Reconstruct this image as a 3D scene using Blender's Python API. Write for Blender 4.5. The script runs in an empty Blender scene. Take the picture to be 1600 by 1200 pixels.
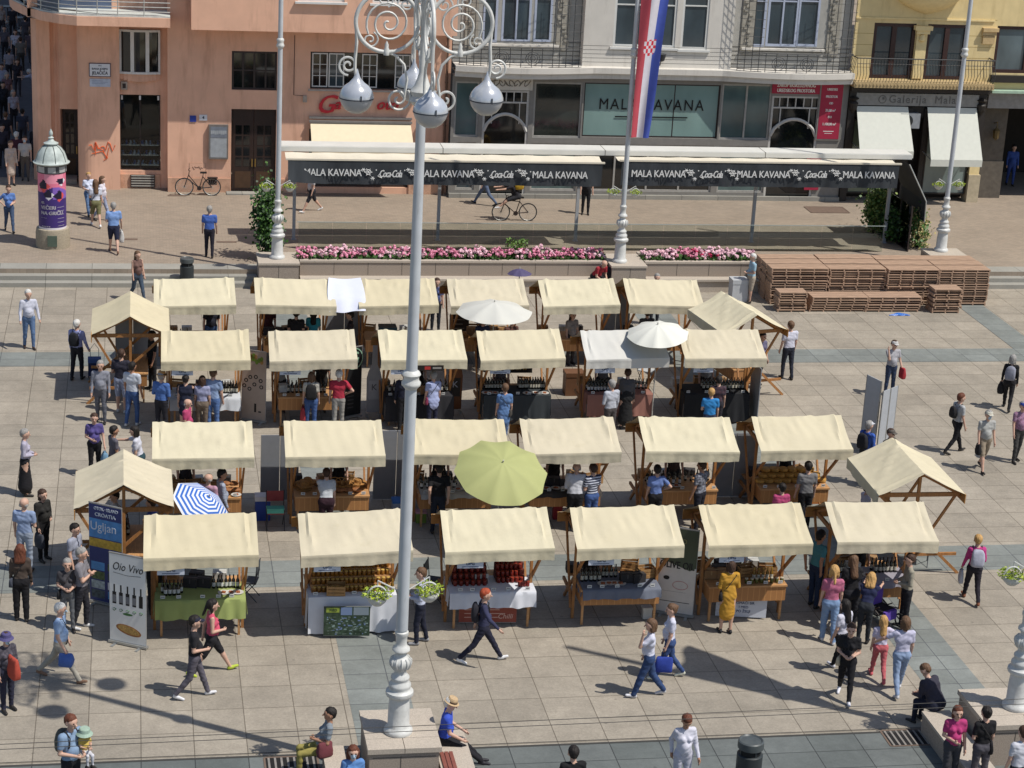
import bpy, math, random
import numpy as np
from mathutils import Vector, Matrix
D=bpy.data; S=bpy.context.scene; COL=S.collection
rnd=random.Random(7)
# ---------------------------------------------------------------- camera, sky, sun, exposure
CAMH=19.3; FL=3216.32
RM=np.array([[0.98391079,-0.17123123,0.05098457],[0.00678746,0.3209905,0.94705809],[0.17853148,0.93147462,-0.31698824]])
cam=D.cameras.new("camera"); co=D.objects.new("camera",cam); COL.objects.link(co)
cam.sensor_width=36; cam.lens=FL/1600*36; cam.clip_start=.5; cam.clip_end=3000
co.matrix_world=Matrix(((RM[0][0],RM[1][0],-RM[2][0],0),(RM[0][1],RM[1][1],-RM[2][1],0),(RM[0][2],RM[1][2],-RM[2][2],CAMH),(0,0,0,1)))
S.camera=co
SUN=Vector((.50,-.319,1)).normalized()
w=D.worlds.new("World"); S.world=w; w.use_nodes=True
sk=w.node_tree.nodes.new('ShaderNodeTexSky'); sk.sky_type='NISHITA'; sk.sun_disc=False
sk.sun_elevation=math.radians(59.3); sk.sun_rotation=math.atan2(SUN.x,SUN.y); sk.altitude=120
bg=w.node_tree.nodes['Background']; w.node_tree.links.new(sk.outputs[0],bg.inputs[0]); bg.inputs[1].default_value=.1
sl=D.lights.new("sun",'SUN'); sl.energy=4.3; sl.angle=math.radians(.5); sl.color=(1,.955,.88)
so=D.objects.new("sun",sl); COL.objects.link(so); so.rotation_euler=SUN.to_track_quat('Z','Y').to_euler(); so.location=(20,0,60)
S.view_settings.view_transform='Standard'; S.view_settings.look='None'; S.view_settings.exposure=.06; S.view_settings.gamma=1
S.render.resolution_x=1024; S.render.resolution_y=768
S.render.engine='CYCLES'; S.cycles.max_bounces=5; S.cycles.transparent_max_bounces=8

# ---------------------------------------------------------------- measuring: image point -> ground level z / vertical plane Y
def ray(px,py):
    return RM.T@np.array([(px-800)/FL,(600-py)/FL,1.])
def G(px,py,z=0.):
    d=ray(px,py); t=(z-CAMH)/d[2]; return Vector((t*d[0],t*d[1],z))
def FY(px,py,Y):
    d=ray(px,py); t=Y/d[1]; return (t*d[0],CAMH+t*d[2])
def PX(x,y,z):
    c=RM@np.array([x,y,z-CAMH]); return 800+FL*c[0]/c[2],600-FL*c[1]/c[2]

# ---------------------------------------------------------------- materials
def lin(h):
    if isinstance(h,(tuple,list)): return (*h[:3],1)
    h=h.lstrip('#'); c=[int(h[i:i+2],16)/255 for i in (0,2,4)]
    return (*[x/12.92 if x<=.04045 else ((x+.055)/1.055)**2.4 for x in c],1)
MC={}
def mat(name,col,rough=.7,var=.12,scale=6,bump=0,metal=0,spec=.4,detail=3,col2=None,stretch=None,wscale=None,sheen=0,stain=None):
    if name in MC: return MC[name]
    m=D.materials.new(name); m.use_nodes=True; n=m.node_tree.nodes; l=m.node_tree.links; b=n['Principled BSDF']
    c=lin(col); b.inputs['Roughness'].default_value=rough; b.inputs['Metallic'].default_value=metal
    b.inputs['Specular IOR Level'].default_value=spec
    if var or col2 or bump:
        tc=n.new('ShaderNodeTexCoord'); mp=n.new('ShaderNodeMapping'); l.new(tc.outputs['Object'],mp.inputs[0])
        if stretch: mp.inputs['Scale'].default_value=stretch
        nz=n.new('ShaderNodeTexNoise'); nz.inputs['Scale'].default_value=scale; nz.inputs['Detail'].default_value=detail; l.new(mp.outputs[0],nz.inputs[0])
        rp=n.new('ShaderNodeValToRGB'); l.new(nz.outputs[0],rp.inputs[0])
        c2=lin(col2) if col2 else tuple(min(1,x*(1+var)) for x in c[:3])+(1,)
        c1=c if col2 else tuple(x*(1-var) for x in c[:3])+(1,)
        rp.color_ramp.elements[0].position=.3; rp.color_ramp.elements[1].position=.7
        rp.color_ramp.elements[0].color=c1; rp.color_ramp.elements[1].color=c2
        out=rp.outputs[0]
        if stain:
            sc,st3,amt,th,scol=stain; m3=n.new('ShaderNodeMapping'); l.new(tc.outputs['Object'],m3.inputs[0]); m3.inputs['Scale'].default_value=st3; m3.inputs['Location'].default_value=(sc*3.1,sc,7)
            n3=n.new('ShaderNodeTexNoise'); n3.inputs['Scale'].default_value=sc; n3.inputs['Detail'].default_value=6; n3.inputs['Roughness'].default_value=.65; l.new(m3.outputs[0],n3.inputs[0])
            r3=n.new('ShaderNodeMapRange'); r3.inputs[1].default_value=th; r3.inputs[2].default_value=th+.16; r3.inputs[4].default_value=amt; l.new(n3.outputs[0],r3.inputs[0])
            mx=n.new('ShaderNodeMix'); mx.data_type='RGBA'; l.new(r3.outputs[0],mx.inputs[0]); l.new(out,mx.inputs[6]); mx.inputs[7].default_value=lin(scol); out=mx.outputs[2]
        l.new(out,b.inputs['Base Color'])
        if bump:
            bp=n.new('ShaderNodeBump'); bp.inputs['Strength'].default_value=1; bp.inputs['Distance'].default_value=bump
            nb=n.new('ShaderNodeTexNoise'); nb.inputs['Scale'].default_value=wscale or scale*2; nb.inputs['Detail'].default_value=4; l.new(mp.outputs[0],nb.inputs[0])
            l.new(nb.outputs[0],bp.inputs['Height']); l.new(bp.outputs[0],b.inputs['Normal'])
    else: b.inputs['Base Color'].default_value=c
    MC[name]=m; return m
def flat(name,col,rough=.6,**k): return mat(name,col,rough,var=0,**k)
def glassy(name,col,rough=.06,spec=.8,var=.35,scale=.9): return mat(name,col,rough,var=var,scale=scale,spec=spec,stretch=(1,1,.5))
def stripes(name,c1,c2,freq,axis=2,rough=.8,duty=.5):
    if name in MC: return MC[name]
    m=D.materials.new(name); m.use_nodes=True; n=m.node_tree.nodes; l=m.node_tree.links; b=n['Principled BSDF']; b.inputs['Roughness'].default_value=rough
    tc=n.new('ShaderNodeTexCoord'); sx=n.new('ShaderNodeSeparateXYZ'); l.new(tc.outputs['Object'],sx.inputs[0])
    a=n.new('ShaderNodeMath'); a.operation='MULTIPLY'; a.inputs[1].default_value=freq; l.new(sx.outputs[axis],a.inputs[0])
    f=n.new('ShaderNodeMath'); f.operation='FRACT'; l.new(a.outputs[0],f.inputs[0])
    g=n.new('ShaderNodeMath'); g.operation='GREATER_THAN'; g.inputs[1].default_value=duty; l.new(f.outputs[0],g.inputs[0])
    mx=n.new('ShaderNodeMix'); mx.data_type='RGBA'; l.new(g.outputs[0],mx.inputs[0]); mx.inputs[6].default_value=lin(c1); mx.inputs[7].default_value=lin(c2)
    l.new(mx.outputs[2],b.inputs['Base Color']); MC[name]=m; return m
def clearglass(name,tint=(.8,.88,.86),alpha=.3):
    if name in MC: return MC[name]
    m=D.materials.new(name); m.use_nodes=True; n=m.node_tree.nodes; l=m.node_tree.links; n.remove(n['Principled BSDF'])
    t=n.new('ShaderNodeBsdfTransparent'); t.inputs[0].default_value=(*tint,1)
    g=n.new('ShaderNodeBsdfGlossy'); g.inputs['Roughness'].default_value=.03
    fr=n.new('ShaderNodeFresnel'); fr.inputs[0].default_value=1.5
    mx=n.new('ShaderNodeMixShader'); l.new(fr.outputs[0],mx.inputs[0]); l.new(t.outputs[0],mx.inputs[1]); l.new(g.outputs[0],mx.inputs[2])
    l.new(mx.outputs[0],n['Material Output'].inputs[0]); MC[name]=m; return m
def paving(name,ca,cb,bw,bh,cm,mortar=.012,speck=.25,bumpd=.002,off=0.,ox=0,oy=0,rough=.75,stain=.3,slabvar=None):
    m=D.materials.new(name); m.use_nodes=True; n=m.node_tree.nodes; l=m.node_tree.links; b=n['Principled BSDF']; b.inputs['Roughness'].default_value=rough
    b.inputs['Specular IOR Level'].default_value=.35
    tc=n.new('ShaderNodeTexCoord'); mp=n.new('ShaderNodeMapping'); mp.inputs['Location'].default_value=(ox,oy,0); l.new(tc.outputs['Object'],mp.inputs[0])
    br=n.new('ShaderNodeTexBrick'); br.offset=off; br.inputs['Scale'].default_value=1; br.inputs['Brick Width'].default_value=bw; br.inputs['Row Height'].default_value=bh
    br.inputs['Mortar Size'].default_value=mortar; br.inputs['Mortar Smooth'].default_value=.3; br.inputs['Color1'].default_value=lin(ca); br.inputs['Color2'].default_value=lin(cb); br.inputs['Mortar'].default_value=lin(cm)
    l.new(mp.outputs[0],br.inputs[0])
    nz=n.new('ShaderNodeTexNoise'); nz.inputs['Scale'].default_value=17; nz.inputs['Detail'].default_value=5; nz.inputs['Roughness'].default_value=.9; l.new(tc.outputs['Object'],nz.inputs[0])
    n2=n.new('ShaderNodeTexNoise'); n2.inputs['Scale'].default_value=.55; n2.inputs['Detail'].default_value=6; n2.inputs['Roughness'].default_value=.65; l.new(tc.outputs['Object'],n2.inputs[0])
    def mr(src,a0,a1,lo,hi):
        r=n.new('ShaderNodeMapRange'); r.inputs[1].default_value=a0; r.inputs[2].default_value=a1; r.inputs[3].default_value=lo; r.inputs[4].default_value=hi; l.new(src,r.inputs[0]); return r.outputs[0]
    k=n.new('ShaderNodeMath'); k.operation='MULTIPLY'; l.new(mr(nz.outputs[0],.3,.7,1-speck,1+speck),k.inputs[0]); l.new(mr(n2.outputs[0],.3,.7,1-stain*.5,1+stain*.35),k.inputs[1])
    if slabvar:
        b2=n.new('ShaderNodeTexBrick'); b2.offset=off; b2.inputs['Scale'].default_value=1; b2.inputs['Brick Width'].default_value=bw; b2.inputs['Row Height'].default_value=bh*slabvar[1]; b2.inputs['Mortar Size'].default_value=0; b2.inputs['Bias'].default_value=-.2
        b2.inputs['Color1'].default_value=(0,0,0,1); b2.inputs['Color2'].default_value=(1,1,1,1); l.new(mp.outputs[0],b2.inputs[0])
        k2=n.new('ShaderNodeMath'); k2.operation='MULTIPLY'; l.new(k.outputs[0],k2.inputs[0]); l.new(mr(b2.outputs[0],.72,.95,1,1-slabvar[0]),k2.inputs[1])
        v=n.new('ShaderNodeTexVoronoi'); v.inputs['Scale'].default_value=1.3; l.new(tc.outputs['Object'],v.inputs[0]); k3=n.new('ShaderNodeMath'); k3.operation='MULTIPLY'; l.new(k2.outputs[0],k3.inputs[0]); l.new(mr(v.outputs['Distance'],.035,.06,.72,1),k3.inputs[1])
        n4=n.new('ShaderNodeTexNoise'); n4.inputs['Scale'].default_value=3.2; n4.inputs['Detail'].default_value=5; n4.inputs['Roughness'].default_value=.7; l.new(tc.outputs['Object'],n4.inputs[0])
        k4=n.new('ShaderNodeMath'); k4.operation='MULTIPLY'; l.new(k3.outputs[0],k4.inputs[0]); l.new(mr(n4.outputs[0],.35,.7,1.06,.86),k4.inputs[1]); k=k4
    vm=n.new('ShaderNodeVectorMath'); vm.operation='SCALE'; l.new(br.outputs[0],vm.inputs[0]); l.new(k.outputs[0],vm.inputs['Scale'])
    l.new(vm.outputs[0],b.inputs['Base Color'])
    bp=n.new('ShaderNodeBump'); bp.invert=True; bp.inputs['Distance'].default_value=bumpd; l.new(br.outputs['Fac'],bp.inputs['Height']); l.new(bp.outputs[0],b.inputs['Normal'])
    MC[name]=m; return m

# ---------------------------------------------------------------- mesh builder
class MB:
    def __init__(s): s.V=[]; s.F=[]; s.M=[]
    def add(s,vs,fs,m=0):
        o=len(s.V); s.V+= [tuple(v) for v in vs]; s.F+=[tuple(i+o for i in f) for f in fs]; s.M+=[m]*len(fs); return s
    def bx(s,x0,x1,y0,y1,z0,z1,m=0,T=None):
        vs=[(x,y,z) for z in(z0,z1) for y in(y0,y1) for x in(x0,x1)]
        if T is not None: vs=[T@Vector(v) for v in vs]
        return s.add(vs,[(0,2,3,1),(4,5,7,6),(0,1,5,4),(2,6,7,3),(0,4,6,2),(1,3,7,5)],m)
    def cb(s,c,sz,m=0,T=None): return s.bx(c[0]-sz[0]/2,c[0]+sz[0]/2,c[1]-sz[1]/2,c[1]+sz[1]/2,c[2]-sz[2]/2,c[2]+sz[2]/2,m,T)
    def beam(s,a,b,w,h,m=0):
        a=Vector(a); b=Vector(b); d=b-a; q=d.to_track_quat('Z','Y').to_matrix().to_4x4(); T=Matrix.Translation(a)@q
        return s.bx(-w/2,w/2,-h/2,h/2,0,d.length,m,T)
    def tube(s,pts,r,n=8,m=0,cap=True):
        P=[Vector(p) for p in pts]; k=len(P); R=r if isinstance(r,(list,tuple)) else [r]*k
        vs=[];fs=[]; t0=(P[1]-P[0]).normalized(); ref=Vector((0,0,1)) if abs(t0.z)<.9 else Vector((1,0,0)); u=t0.cross(ref).normalized()
        for i,p in enumerate(P):
            t=(P[min(i+1,k-1)]-P[max(i-1,0)]).normalized(); u=(u-t*u.dot(t)).normalized(); v=t.cross(u)
            for j in range(n):
                a=2*math.pi*j/n; vs.append(p+(u*math.cos(a)+v*math.sin(a))*R[i])
        for i in range(k-1):
            for j in range(n):
                a=i*n+j;b=i*n+(j+1)%n; fs.append((a,b,b+n,a+n))
        if cap: fs.append(tuple(range(n-1,-1,-1))); fs.append(tuple((k-1)*n+j for j in range(n)))
        return s.add(vs,fs,m)
    def lathe(s,pr,n=20,c=(0,0,0),m=0,T=None,flute=0):
        vs=[];fs=[]
        for (r,z) in pr:
            for j in range(n):
                a=2*math.pi*j/n; rr=r*(1+(flute if j%2 else 0)); v=Vector((c[0]+rr*math.cos(a),c[1]+rr*math.sin(a),c[2]+z)); vs.append(T@v if T is not None else v)
        for i in range(len(pr)-1):
            for j in range(n):
                a=i*n+j;b=i*n+(j+1)%n; fs.append((a,b,b+n,a+n))
        fs.append(tuple(range(n-1,-1,-1))); fs.append(tuple((len(pr)-1)*n+j for j in range(n)))
        return s.add(vs,fs,m)
    def quad(s,a,b,c,d,m=0): return s.add([a,b,c,d],[(0,1,2,3)],m)
    def poly(s,ps,m=0): return s.add(ps,[tuple(range(len(ps)))],m)
    def prism(s,ps,dv,m=0):
        n=len(ps); q=[tuple(Vector(p)+Vector(dv)) for p in ps]
        return s.add(list(ps)+q,[tuple(range(n-1,-1,-1)),tuple(range(n,2*n))]+[(i,(i+1)%n,(i+1)%n+n,i+n) for i in range(n)],m)
    def grid(s,fn,nu,nv,m=0,mf=None):
        o=len(s.V)
        for j in range(nv+1):
            for i in range(nu+1): s.V.append(tuple(fn(i/nu,j/nv)))
        for j in range(nv):
            for i in range(nu):
                a=o+j*(nu+1)+i; s.F.append((a,a+1,a+nu+2,a+nu+1)); s.M.append(mf((i+.5)/nu,(j+.5)/nv) if mf else m)
        return s
    def mesh(s,name,mats,off=(0,0,0),smooth=False):
        me=D.meshes.new(name); V=s.V if off==(0,0,0) else [(a-off[0],b-off[1],c-off[2]) for a,b,c in s.V]
        me.from_pydata(V,[],s.F); mats=mats if isinstance(mats,(list,tuple)) else [mats]
        for x in mats: me.materials.append(x)
        if len(mats)>1: me.polygons.foreach_set('material_index',s.M)
        if smooth: me.polygons.foreach_set('use_smooth',[True]*len(s.F))
        me.update(); return me
def smooth_angle(me,ang=35):
    me.polygons.foreach_set('use_smooth',[True]*len(me.polygons))
    try: me.set_sharp_from_angle(angle=math.radians(ang))
    except Exception: pass
def tag(o,label=None,cat=None,group=None,kind=None):
    if label: o['label']=label
    if cat: o['category']=cat
    if group: o['group']=group
    if kind: o['kind']=kind
    return o
def link(name,me,parent=None,loc=(0,0,0),rz=0):
    o=D.objects.new(name,me); COL.objects.link(o); o.location=loc; o.rotation_euler=(0,0,rz)
    if parent: o.parent=parent
    return o
def thing(name,label,cat,loc=(0,0,0),rz=0,group=None,scale=1):
    o=link(name,None,None,loc,rz); o.empty_display_size=.3; o.scale=(scale,)*3; return tag(o,label,cat,group)
def part(name,mb,mats,parent,world=False,smooth=0,label=None,kind=None):
    off=tuple(parent.location) if world else (0,0,0)
    if world and parent.parent: off=tuple(parent.parent.location)
    me=mb.mesh(name,mats,off)
    if smooth: smooth_angle(me,smooth)
    o=link(name,me,parent); return tag(o,label,kind=kind)
def solo(name,mb,mats,label,cat,loc=(0,0,0),rz=0,group=None,kind=None,world=False,smooth=0):
    me=mb.mesh(name,mats,tuple(loc) if world else (0,0,0))
    if smooth: smooth_angle(me,smooth)
    return tag(link(name,me,None,loc,rz),label,cat,group,kind)
def structure(name,mb,mats): return tag(link(name,mb.mesh(name,mats)),kind='structure')
def dup(root,loc=None,rz=None,label=None,group=None,scale=None):
    r=root.copy(); COL.objects.link(r)
    if loc is not None: r.location=loc
    if rz is not None: r.rotation_euler=(0,0,rz)
    if label: r['label']=label
    if group: r['group']=group
    if scale: r.scale=(scale,)*3
    for ch in root.children:
        c=ch.copy(); COL.objects.link(c); c.parent=r
        for g in ch.children:
            d=g.copy(); COL.objects.link(d); d.parent=c
    return r
def text(mb,s,size,T,m=0,bold=0,shear=0,sx=1,align='CENTER',spacing=1,ext=.004):
    cu=D.curves.new('t','FONT'); cu.body=s; cu.size=size; cu.align_x=align; cu.align_y='CENTER'; cu.shear=shear; cu.space_character=spacing; cu.extrude=ext; cu.resolution_u=3
    o=D.objects.new('t',cu); COL.objects.link(o); dg=bpy.context.evaluated_depsgraph_get(); dg.update(); me=D.meshes.new_from_object(o.evaluated_get(dg))
    fs=[tuple(p.vertices) for p in me.polygons]
    for k,dx in enumerate((-1,0,1) if bold else (0,)):
        mb.add([T@Vector((v.co.x*sx+dx*bold*1.3,v.co.y+(k-1)*bold*.4*(bold>0),v.co.z+k*.0007)) for v in me.vertices],fs,m)
    D.objects.remove(o); D.curves.remove(cu); D.meshes.remove(me)
def wallT(x,y,z): # upright text facing -Y
    return Matrix.Translation((x,y,z))@Matrix.Rotation(math.pi/2,4,'X')
def holes_wall(mb,x0,x1,z0,z1,y,holes,depth=.18,m=0,mr=None):
    xs=sorted({x0,x1,*[h[0] for h in holes],*[h[1] for h in holes]}); zs=sorted({z0,z1,*[h[2] for h in holes],*[h[3] for h in holes]})
    xs=[x for x in xs if x0<=x<=x1]; zs=[z for z in zs if z0<=z<=z1]
    for i in range(len(xs)-1):
        for j in range(len(zs)-1):
            cx=(xs[i]+xs[i+1])/2; cz=(zs[j]+zs[j+1])/2
            if any(h[0]<cx<h[1] and h[2]<cz<h[3] for h in holes): continue
            mb.quad((xs[i],y,zs[j]),(xs[i+1],y,zs[j]),(xs[i+1],y,zs[j+1]),(xs[i],y,zs[j+1]),m)
    mr=m if mr is None else mr
    for (a,b,c,d) in [h[:4] for h in holes]:
        e=y+depth
        mb.quad((a,y,c),(a,y,d),(a,e,d),(a,e,c),mr); mb.quad((b,y,c),(b,e,c),(b,e,d),(b,y,d),mr)
        mb.quad((a,y,d),(b,y,d),(b,e,d),(a,e,d),mr); mb.quad((a,y,c),(a,e,c),(b,e,c),(b,y,c),mr)
def window(parent,x0,x1,z0,z1,y,fm,gm,cols=2,rows=1,fw=.07,name='window',bars=.035,depth=.07):
    f=MB()
    for (a,b,c,d) in ((x0,x0+fw,z0,z1),(x1-fw,x1,z0,z1),(x0+fw,x1-fw,z0,z0+fw),(x0+fw,x1-fw,z1-fw,z1)): f.bx(a,b,y-depth,y,c,d)
    for i in range(1,cols):
        xx=x0+(x1-x0)*i/cols; f.bx(xx-bars,xx+bars,y-depth+.004,y,z0+fw,z1-fw)
    for j in range(1,rows):
        zz=z0+(z1-z0)*j/rows; f.bx(x0+fw,x1-fw,y-depth+.008,y,zz-bars*.7,zz+bars*.7)
    o=part(name,f,fm,parent,world=True)
    p=MB(); p.quad((x0+.01,y-.02,z0+.01),(x1-.01,y-.02,z0+.01),(x1-.01,y-.02,z1-.01),(x0+.01,y-.02,z1-.01))
    me=p.mesh('pane',gm,tuple(parent.location)); q=link('pane',me,o); return o
# ================================================================= SETTING
slab=paving('plaza_slabs','#9d9486','#91897c',1.0,.93,'#6b6357',mortar=.011,speck=.24,ox=0,oy=.34,slabvar=(.17,1),stain=.35)
slabd=paving('dark_slabs','#6a6e6c','#5f6462',1.0,.66,'#3d4040',mortar=.012,speck=.12,stain=.4,oy=.1,slabvar=(.14,1))
setts=paving('terrace_setts','#998b7b','#8c8072',.22,.11,'#857768',mortar=.008,speck=.1,off=.5,bumpd=.001,stain=.22)
stone=paving('step_stone','#98958c','#8b8982',1.5,3,'#5c5a55',mortar=.01,speck=.12)
granite=mat('granite','#9a8d80',.75,var=.22,scale=45,bump=.002,detail=5)
graniteL=mat('granite_top','#afa496',.75,var=.18,scale=45,bump=.002,detail=5)
mb=MB(); mb.quad((-600,-300,0),(700,-300,0),(700,900,0),(-600,900,0)); structure('ground',mb,slab)
mb=MB()
for a,b,c,d in ((-60,80,58.6,59.95),(-60,80,42.63,44.1)): mb.quad((a,c,.004),(b,c,.004),(b,d,.004),(a,d,.004))
for xa in (4.12,16.25,28.0):
    for c,d in ((34.87,42.63),(44.1,58.6),(59.95,66.8)):
        q=1.25 if xa<20 else .95; mb.quad((xa,c,.004),(xa+q,c,.004),(xa+q,d,.004),(xa,d,.004))
structure('paving_band',mb,paving('grey_slabs','#7f837f','#737773',1.0,.66,'#55585a',mortar=.012,speck=.14,stain=.4,oy=.1,slabvar=(.16,1)))
mb=MB(); mb.quad((-60,20,.004),(80,20,.004),(80,34.87,.004),(-60,34.87,.004)); structure('paving_band',mb,slabd)
mb=MB(); mb.quad((-60,34.86,.008),(80,34.86,.008),(80,34.93,.008),(-60,34.93,.008)); mb.quad((-60,35.02,.006),(80,35.02,.006),(80,35.04,.006),(-60,35.04,.006)); structure('drain_channel',mb,flat('drain','#3c3b38',.8))
# upper terrace
mb=MB(); mb.bx(-60,80,67.6,300,-.2,.45); structure('terrace',mb,setts)
mb=MB(); mb.quad((-60,67.6,.454),(80,67.6,.454),(80,68.3,.454),(-60,68.3,.454)); structure('terrace_edge',mb,stone)
mb=MB()
for a,b in ((-60,3.95),(17.3,80)):
    mb.bx(a,b,66.93,67.6,-.1,.15); mb.bx(a,b,67.26,67.597,.15,.30)
structure('steps',mb,stone)
mb=MB(); mb.quad((-60,80.9,.456),(-4.2,80.9,.456),(-4.2,290,.456),(-60,290,.456)); structure('side_street',mb,mat('street_asphalt','#4b4c52',.85,var=.15,scale=3))
# manhole covers and gratings
iron=mat('cast_iron','#4c5156',.6,var=.2,scale=20,bump=.002)
for p,lab,sx,sy in (((1421,1153),'steel drain grating near the right stone bench',.5,.32),((456,1196),'steel drain grating at the bottom edge, left of the lamp plinth',.5,.32),((1292,328),'rusty square cover in the terrace by the glass screen',.8,.5)):
    g=G(*p,.0 if p[1]>500 else .455); t=thing('drain_grate',lab,'grate',g)
    mb=MB(); 
    for a in (-1,1): mb.bx(a*sx-.02,a*sx+.02,-sy,sy,.006,.014); mb.bx(-sx+.02,sx-.02,a*sy-.02,a*sy+.02,.006,.0138)
    part('frame',mb,mat('rusty','#6b5a4e',.8),t)
    mb=MB(); mb.quad((-sx,-sy,.0065),(sx,-sy,.0065),(sx,sy,.0065),(-sx,sy,.0065)); part('pit',mb,flat('pit','#1b1a19',.9) if p[1]>500 else mat('rusty','#6b5a4e',.8),t)
    if p[1]>500:
        mb=MB()
        for k in range(8): x=-sx+.08+k*(2*sx-.16)/7; mb.bx(x-.02,x+.02,-sy+.02,sy-.02,.008,.013)
        part('bars',mb,mat('grate_steel','#85807a',.6),t)
for i,(x,y) in enumerate(((3.1,71.2),(-0.35,71.5),(1.5,78.1))):
    mb=MB(); mb.bx(-.35,.35,-.1,.1,.004,.012); solo('floor_vent',mb,mat('rusty','#6b5a4e',.8),['low brown floor vent near the walking man in blue','low brown floor vent by the man with the white bag','low brown floor vent below the parked bicycle'][i],'vent',(x,y,.45))

# ================================================================= STREET WALLS, PLANTERS, PLINTHS
def joints(mb,x0,x1,y,z0,z1,step,m):
    x=x0+step
    while x<x1-.3: mb.bx(x-.008,x+.008,y-.004,y+.01,z0,z1,m); x+=step
dj=flat('joint','#55504a',.9)
for i,(a,b,lab) in enumerate(((5.35,15.9,'long granite planter wall full of pink geraniums between the two plinths'),(17.25,21.5,'short granite planter wall with pink and white geraniums beside the stacked boards'))):
    t=thing('planter_wall',lab,'planter',(a,66.8,0))
    mb=MB(); mb.bx(a+.002,b-.002,66.8,66.98,0,.93); mb.bx(a+.002,b-.002,67.95,68.1,0,.93); joints(mb,a,b,66.8,.5,.92,1.15,1); part('wall',mb,[granite,dj],t,world=True)
    mb=MB(); mb.bx(a,b,66.77,67.0,.93,1.0); mb.bx(a,b,67.93,68.13,.93,1.0); part('coping',mb,graniteL,t,world=True)
    mb=MB(); mb.bx(a+.01,b-.01,66.98,67.95,.5,.86); part('soil',mb,mat('soil','#3a2d22',.95,var=.3,scale=20),t,world=True)
    mb=MB(); mb.bx(a,b,66.38,66.797,.4,.47); mb.bx(a+.1,b-.1,66.45,66.79,0,.4); joints(mb,a,b,66.38,.4,.47,1.6,0); part('ledge',mb,graniteL,t,world=True)
for i,(a,b,c,d,h,lab) in enumerate(((3.95,5.33,66.5,67.95,.97,'granite plinth under the left white flagpole'),(15.95,17.22,66.3,67.95,.97,'granite plinth under the white flagpole with the flag'),(28.1,29.5,67.5,69,.95,'granite plinth under the right white pole behind the boards'))):
    t=thing('stone_plinth',lab,'plinth',((a+b)/2,(c+d)/2,0))
    mb=MB(); mb.bx(a+.03,b-.03,c+.03,d-.03,0,h-.07); joints(mb,a,b,c+.03,.1,h-.1,.68,1); part('base',mb,[granite,dj],t,world=True)
    mb=MB(); mb.bx(a,b,c,d,h-.07,h); part('cap',mb,graniteL,t,world=True)
# foreground plinth and benches
def fplinth(x0,x1,y0,y1,lab):
    t=thing('stone_plinth',lab,'plinth',((x0+x1)/2,(y0+y1)/2,0))
    mb=MB(); mb.bx(x0+.04,x1-.04,y0+.04,y1-.04,0,.8); joints(mb,x0,x1,y0+.04,.05,.72,.62,1); mb.bx(x0+.1,x1-.1,y0+.034,y0+.045,.70,.71,1)
    part('base',mb,[granite,dj],t,world=True)
    mb=MB(); xm=(x0+x1)/2
    mb.bx(x0,x1,y0+.42,y1,.8,.9); mb.bx(x0,xm-.006,y0,y0+.41,.8,.9); mb.bx(xm+.006,x1,y0,y0+.41,.8,.9); part('cap',mb,graniteL,t,world=True)
fplinth(4.08,5.45,33.35,34.9,'granite plinth carrying the central white street lamp')
fplinth(16.1,17.9,33.35,34.9,'granite plinth at the right edge carrying the second street lamp')
def bench(x0,x1,y0,y1,h,lab,side):
    t=thing('stone_bench',lab,'bench',((x0+x1)/2,(y0+y1)/2,0))
    mb=MB(); mb.bx(x0,x1,y0,y1,0,h-.06); part('base',mb,granite,t,world=True)
    mb=MB(); mb.bx(x0-.02,x1+.02,y0,y1+.02,h-.06,h); part('cap',mb,graniteL,t,world=True)
    if side: 
        mb=MB()
        for k in range(3): mb.bx(x0+.03+k*.085,x0+.1+k*.085,y0,y1-.9,h,h+.035)
        part('slats',mb,mat('redwood','#7d4a3f',.6,scale=12),t,world=True)
bench(3.35,3.72,29.5,34.35,.46,'low granite bench left of the central lamp plinth, woman sitting on it',0)
bench(5.46,6.05,29.5,34.75,.5,'granite bench with red wooden slats right of the central lamp plinth',1)
bench(15.4,15.95,29.5,34.85,.46,'low granite bench at the lower right under the crouched person',0)

# ================================================================= ORANGE BUILDING
org=mat('orange_plaster','#deb095',.85,var=.06,scale=1.6,bump=.004,wscale=60,detail=5,stain=(1.1,(2.2,2.2,.35),.4,.5,'#a87e68'))
orgb=mat('orange_base','#c79f85',.85,var=.1,scale=3,bump=.004,wscale=60,stain=(2,(1,1,1),.5,.48,'#8b6a58'))
dkf=mat('dark_frame','#332a28',.5); whf=mat('white_frame','#cfcfcb',.5,var=.04); gl=glassy('window_glass','#15181a'); glt=glassy('curtained_glass','#4e6262',.1); glg=glassy('grey_glass','#39444a')
def R_(p0,p1,Y): a=FY(*p0,Y); b=FY(*p1,Y); return [a[0],b[0],b[1],a[1]]   # px rectangle -> x0,x1,z0,z1
ob=thing('orange_building','orange plastered corner building with rounded balcony and brown doors','building',(4,80,.45))
mb=MB(); Yo=78.75
wA=[3.58,5.3,4.46,5.95]; dA=[3.58,5.3,.45,3.72]; wB=[6.57,10.5,4.55,5.99]; sB=[6.57,10.5,.7,3.0]
holes_wall(mb,1.16,12.02,.45,20,Yo,[wA,dA,wB,sB]+[(2.5+i*2.9,4.1+i*2.9,9.6+k*3.4,11.8+k*3.4) for i in range(3) for k in range(3)],.22)
mb.quad((1.16,Yo,.45),(1.16,Yo,20),(1.16,79.6,20),(1.16,79.6,.45))
YL=79.0
wv=[-.63,.9,4.99,6.6]; sh=[-.63,.9,1.15,4.1]
holes_wall(mb,-.63,.9,.45,7.5,79.3,[sh,wv],.15)
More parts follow.
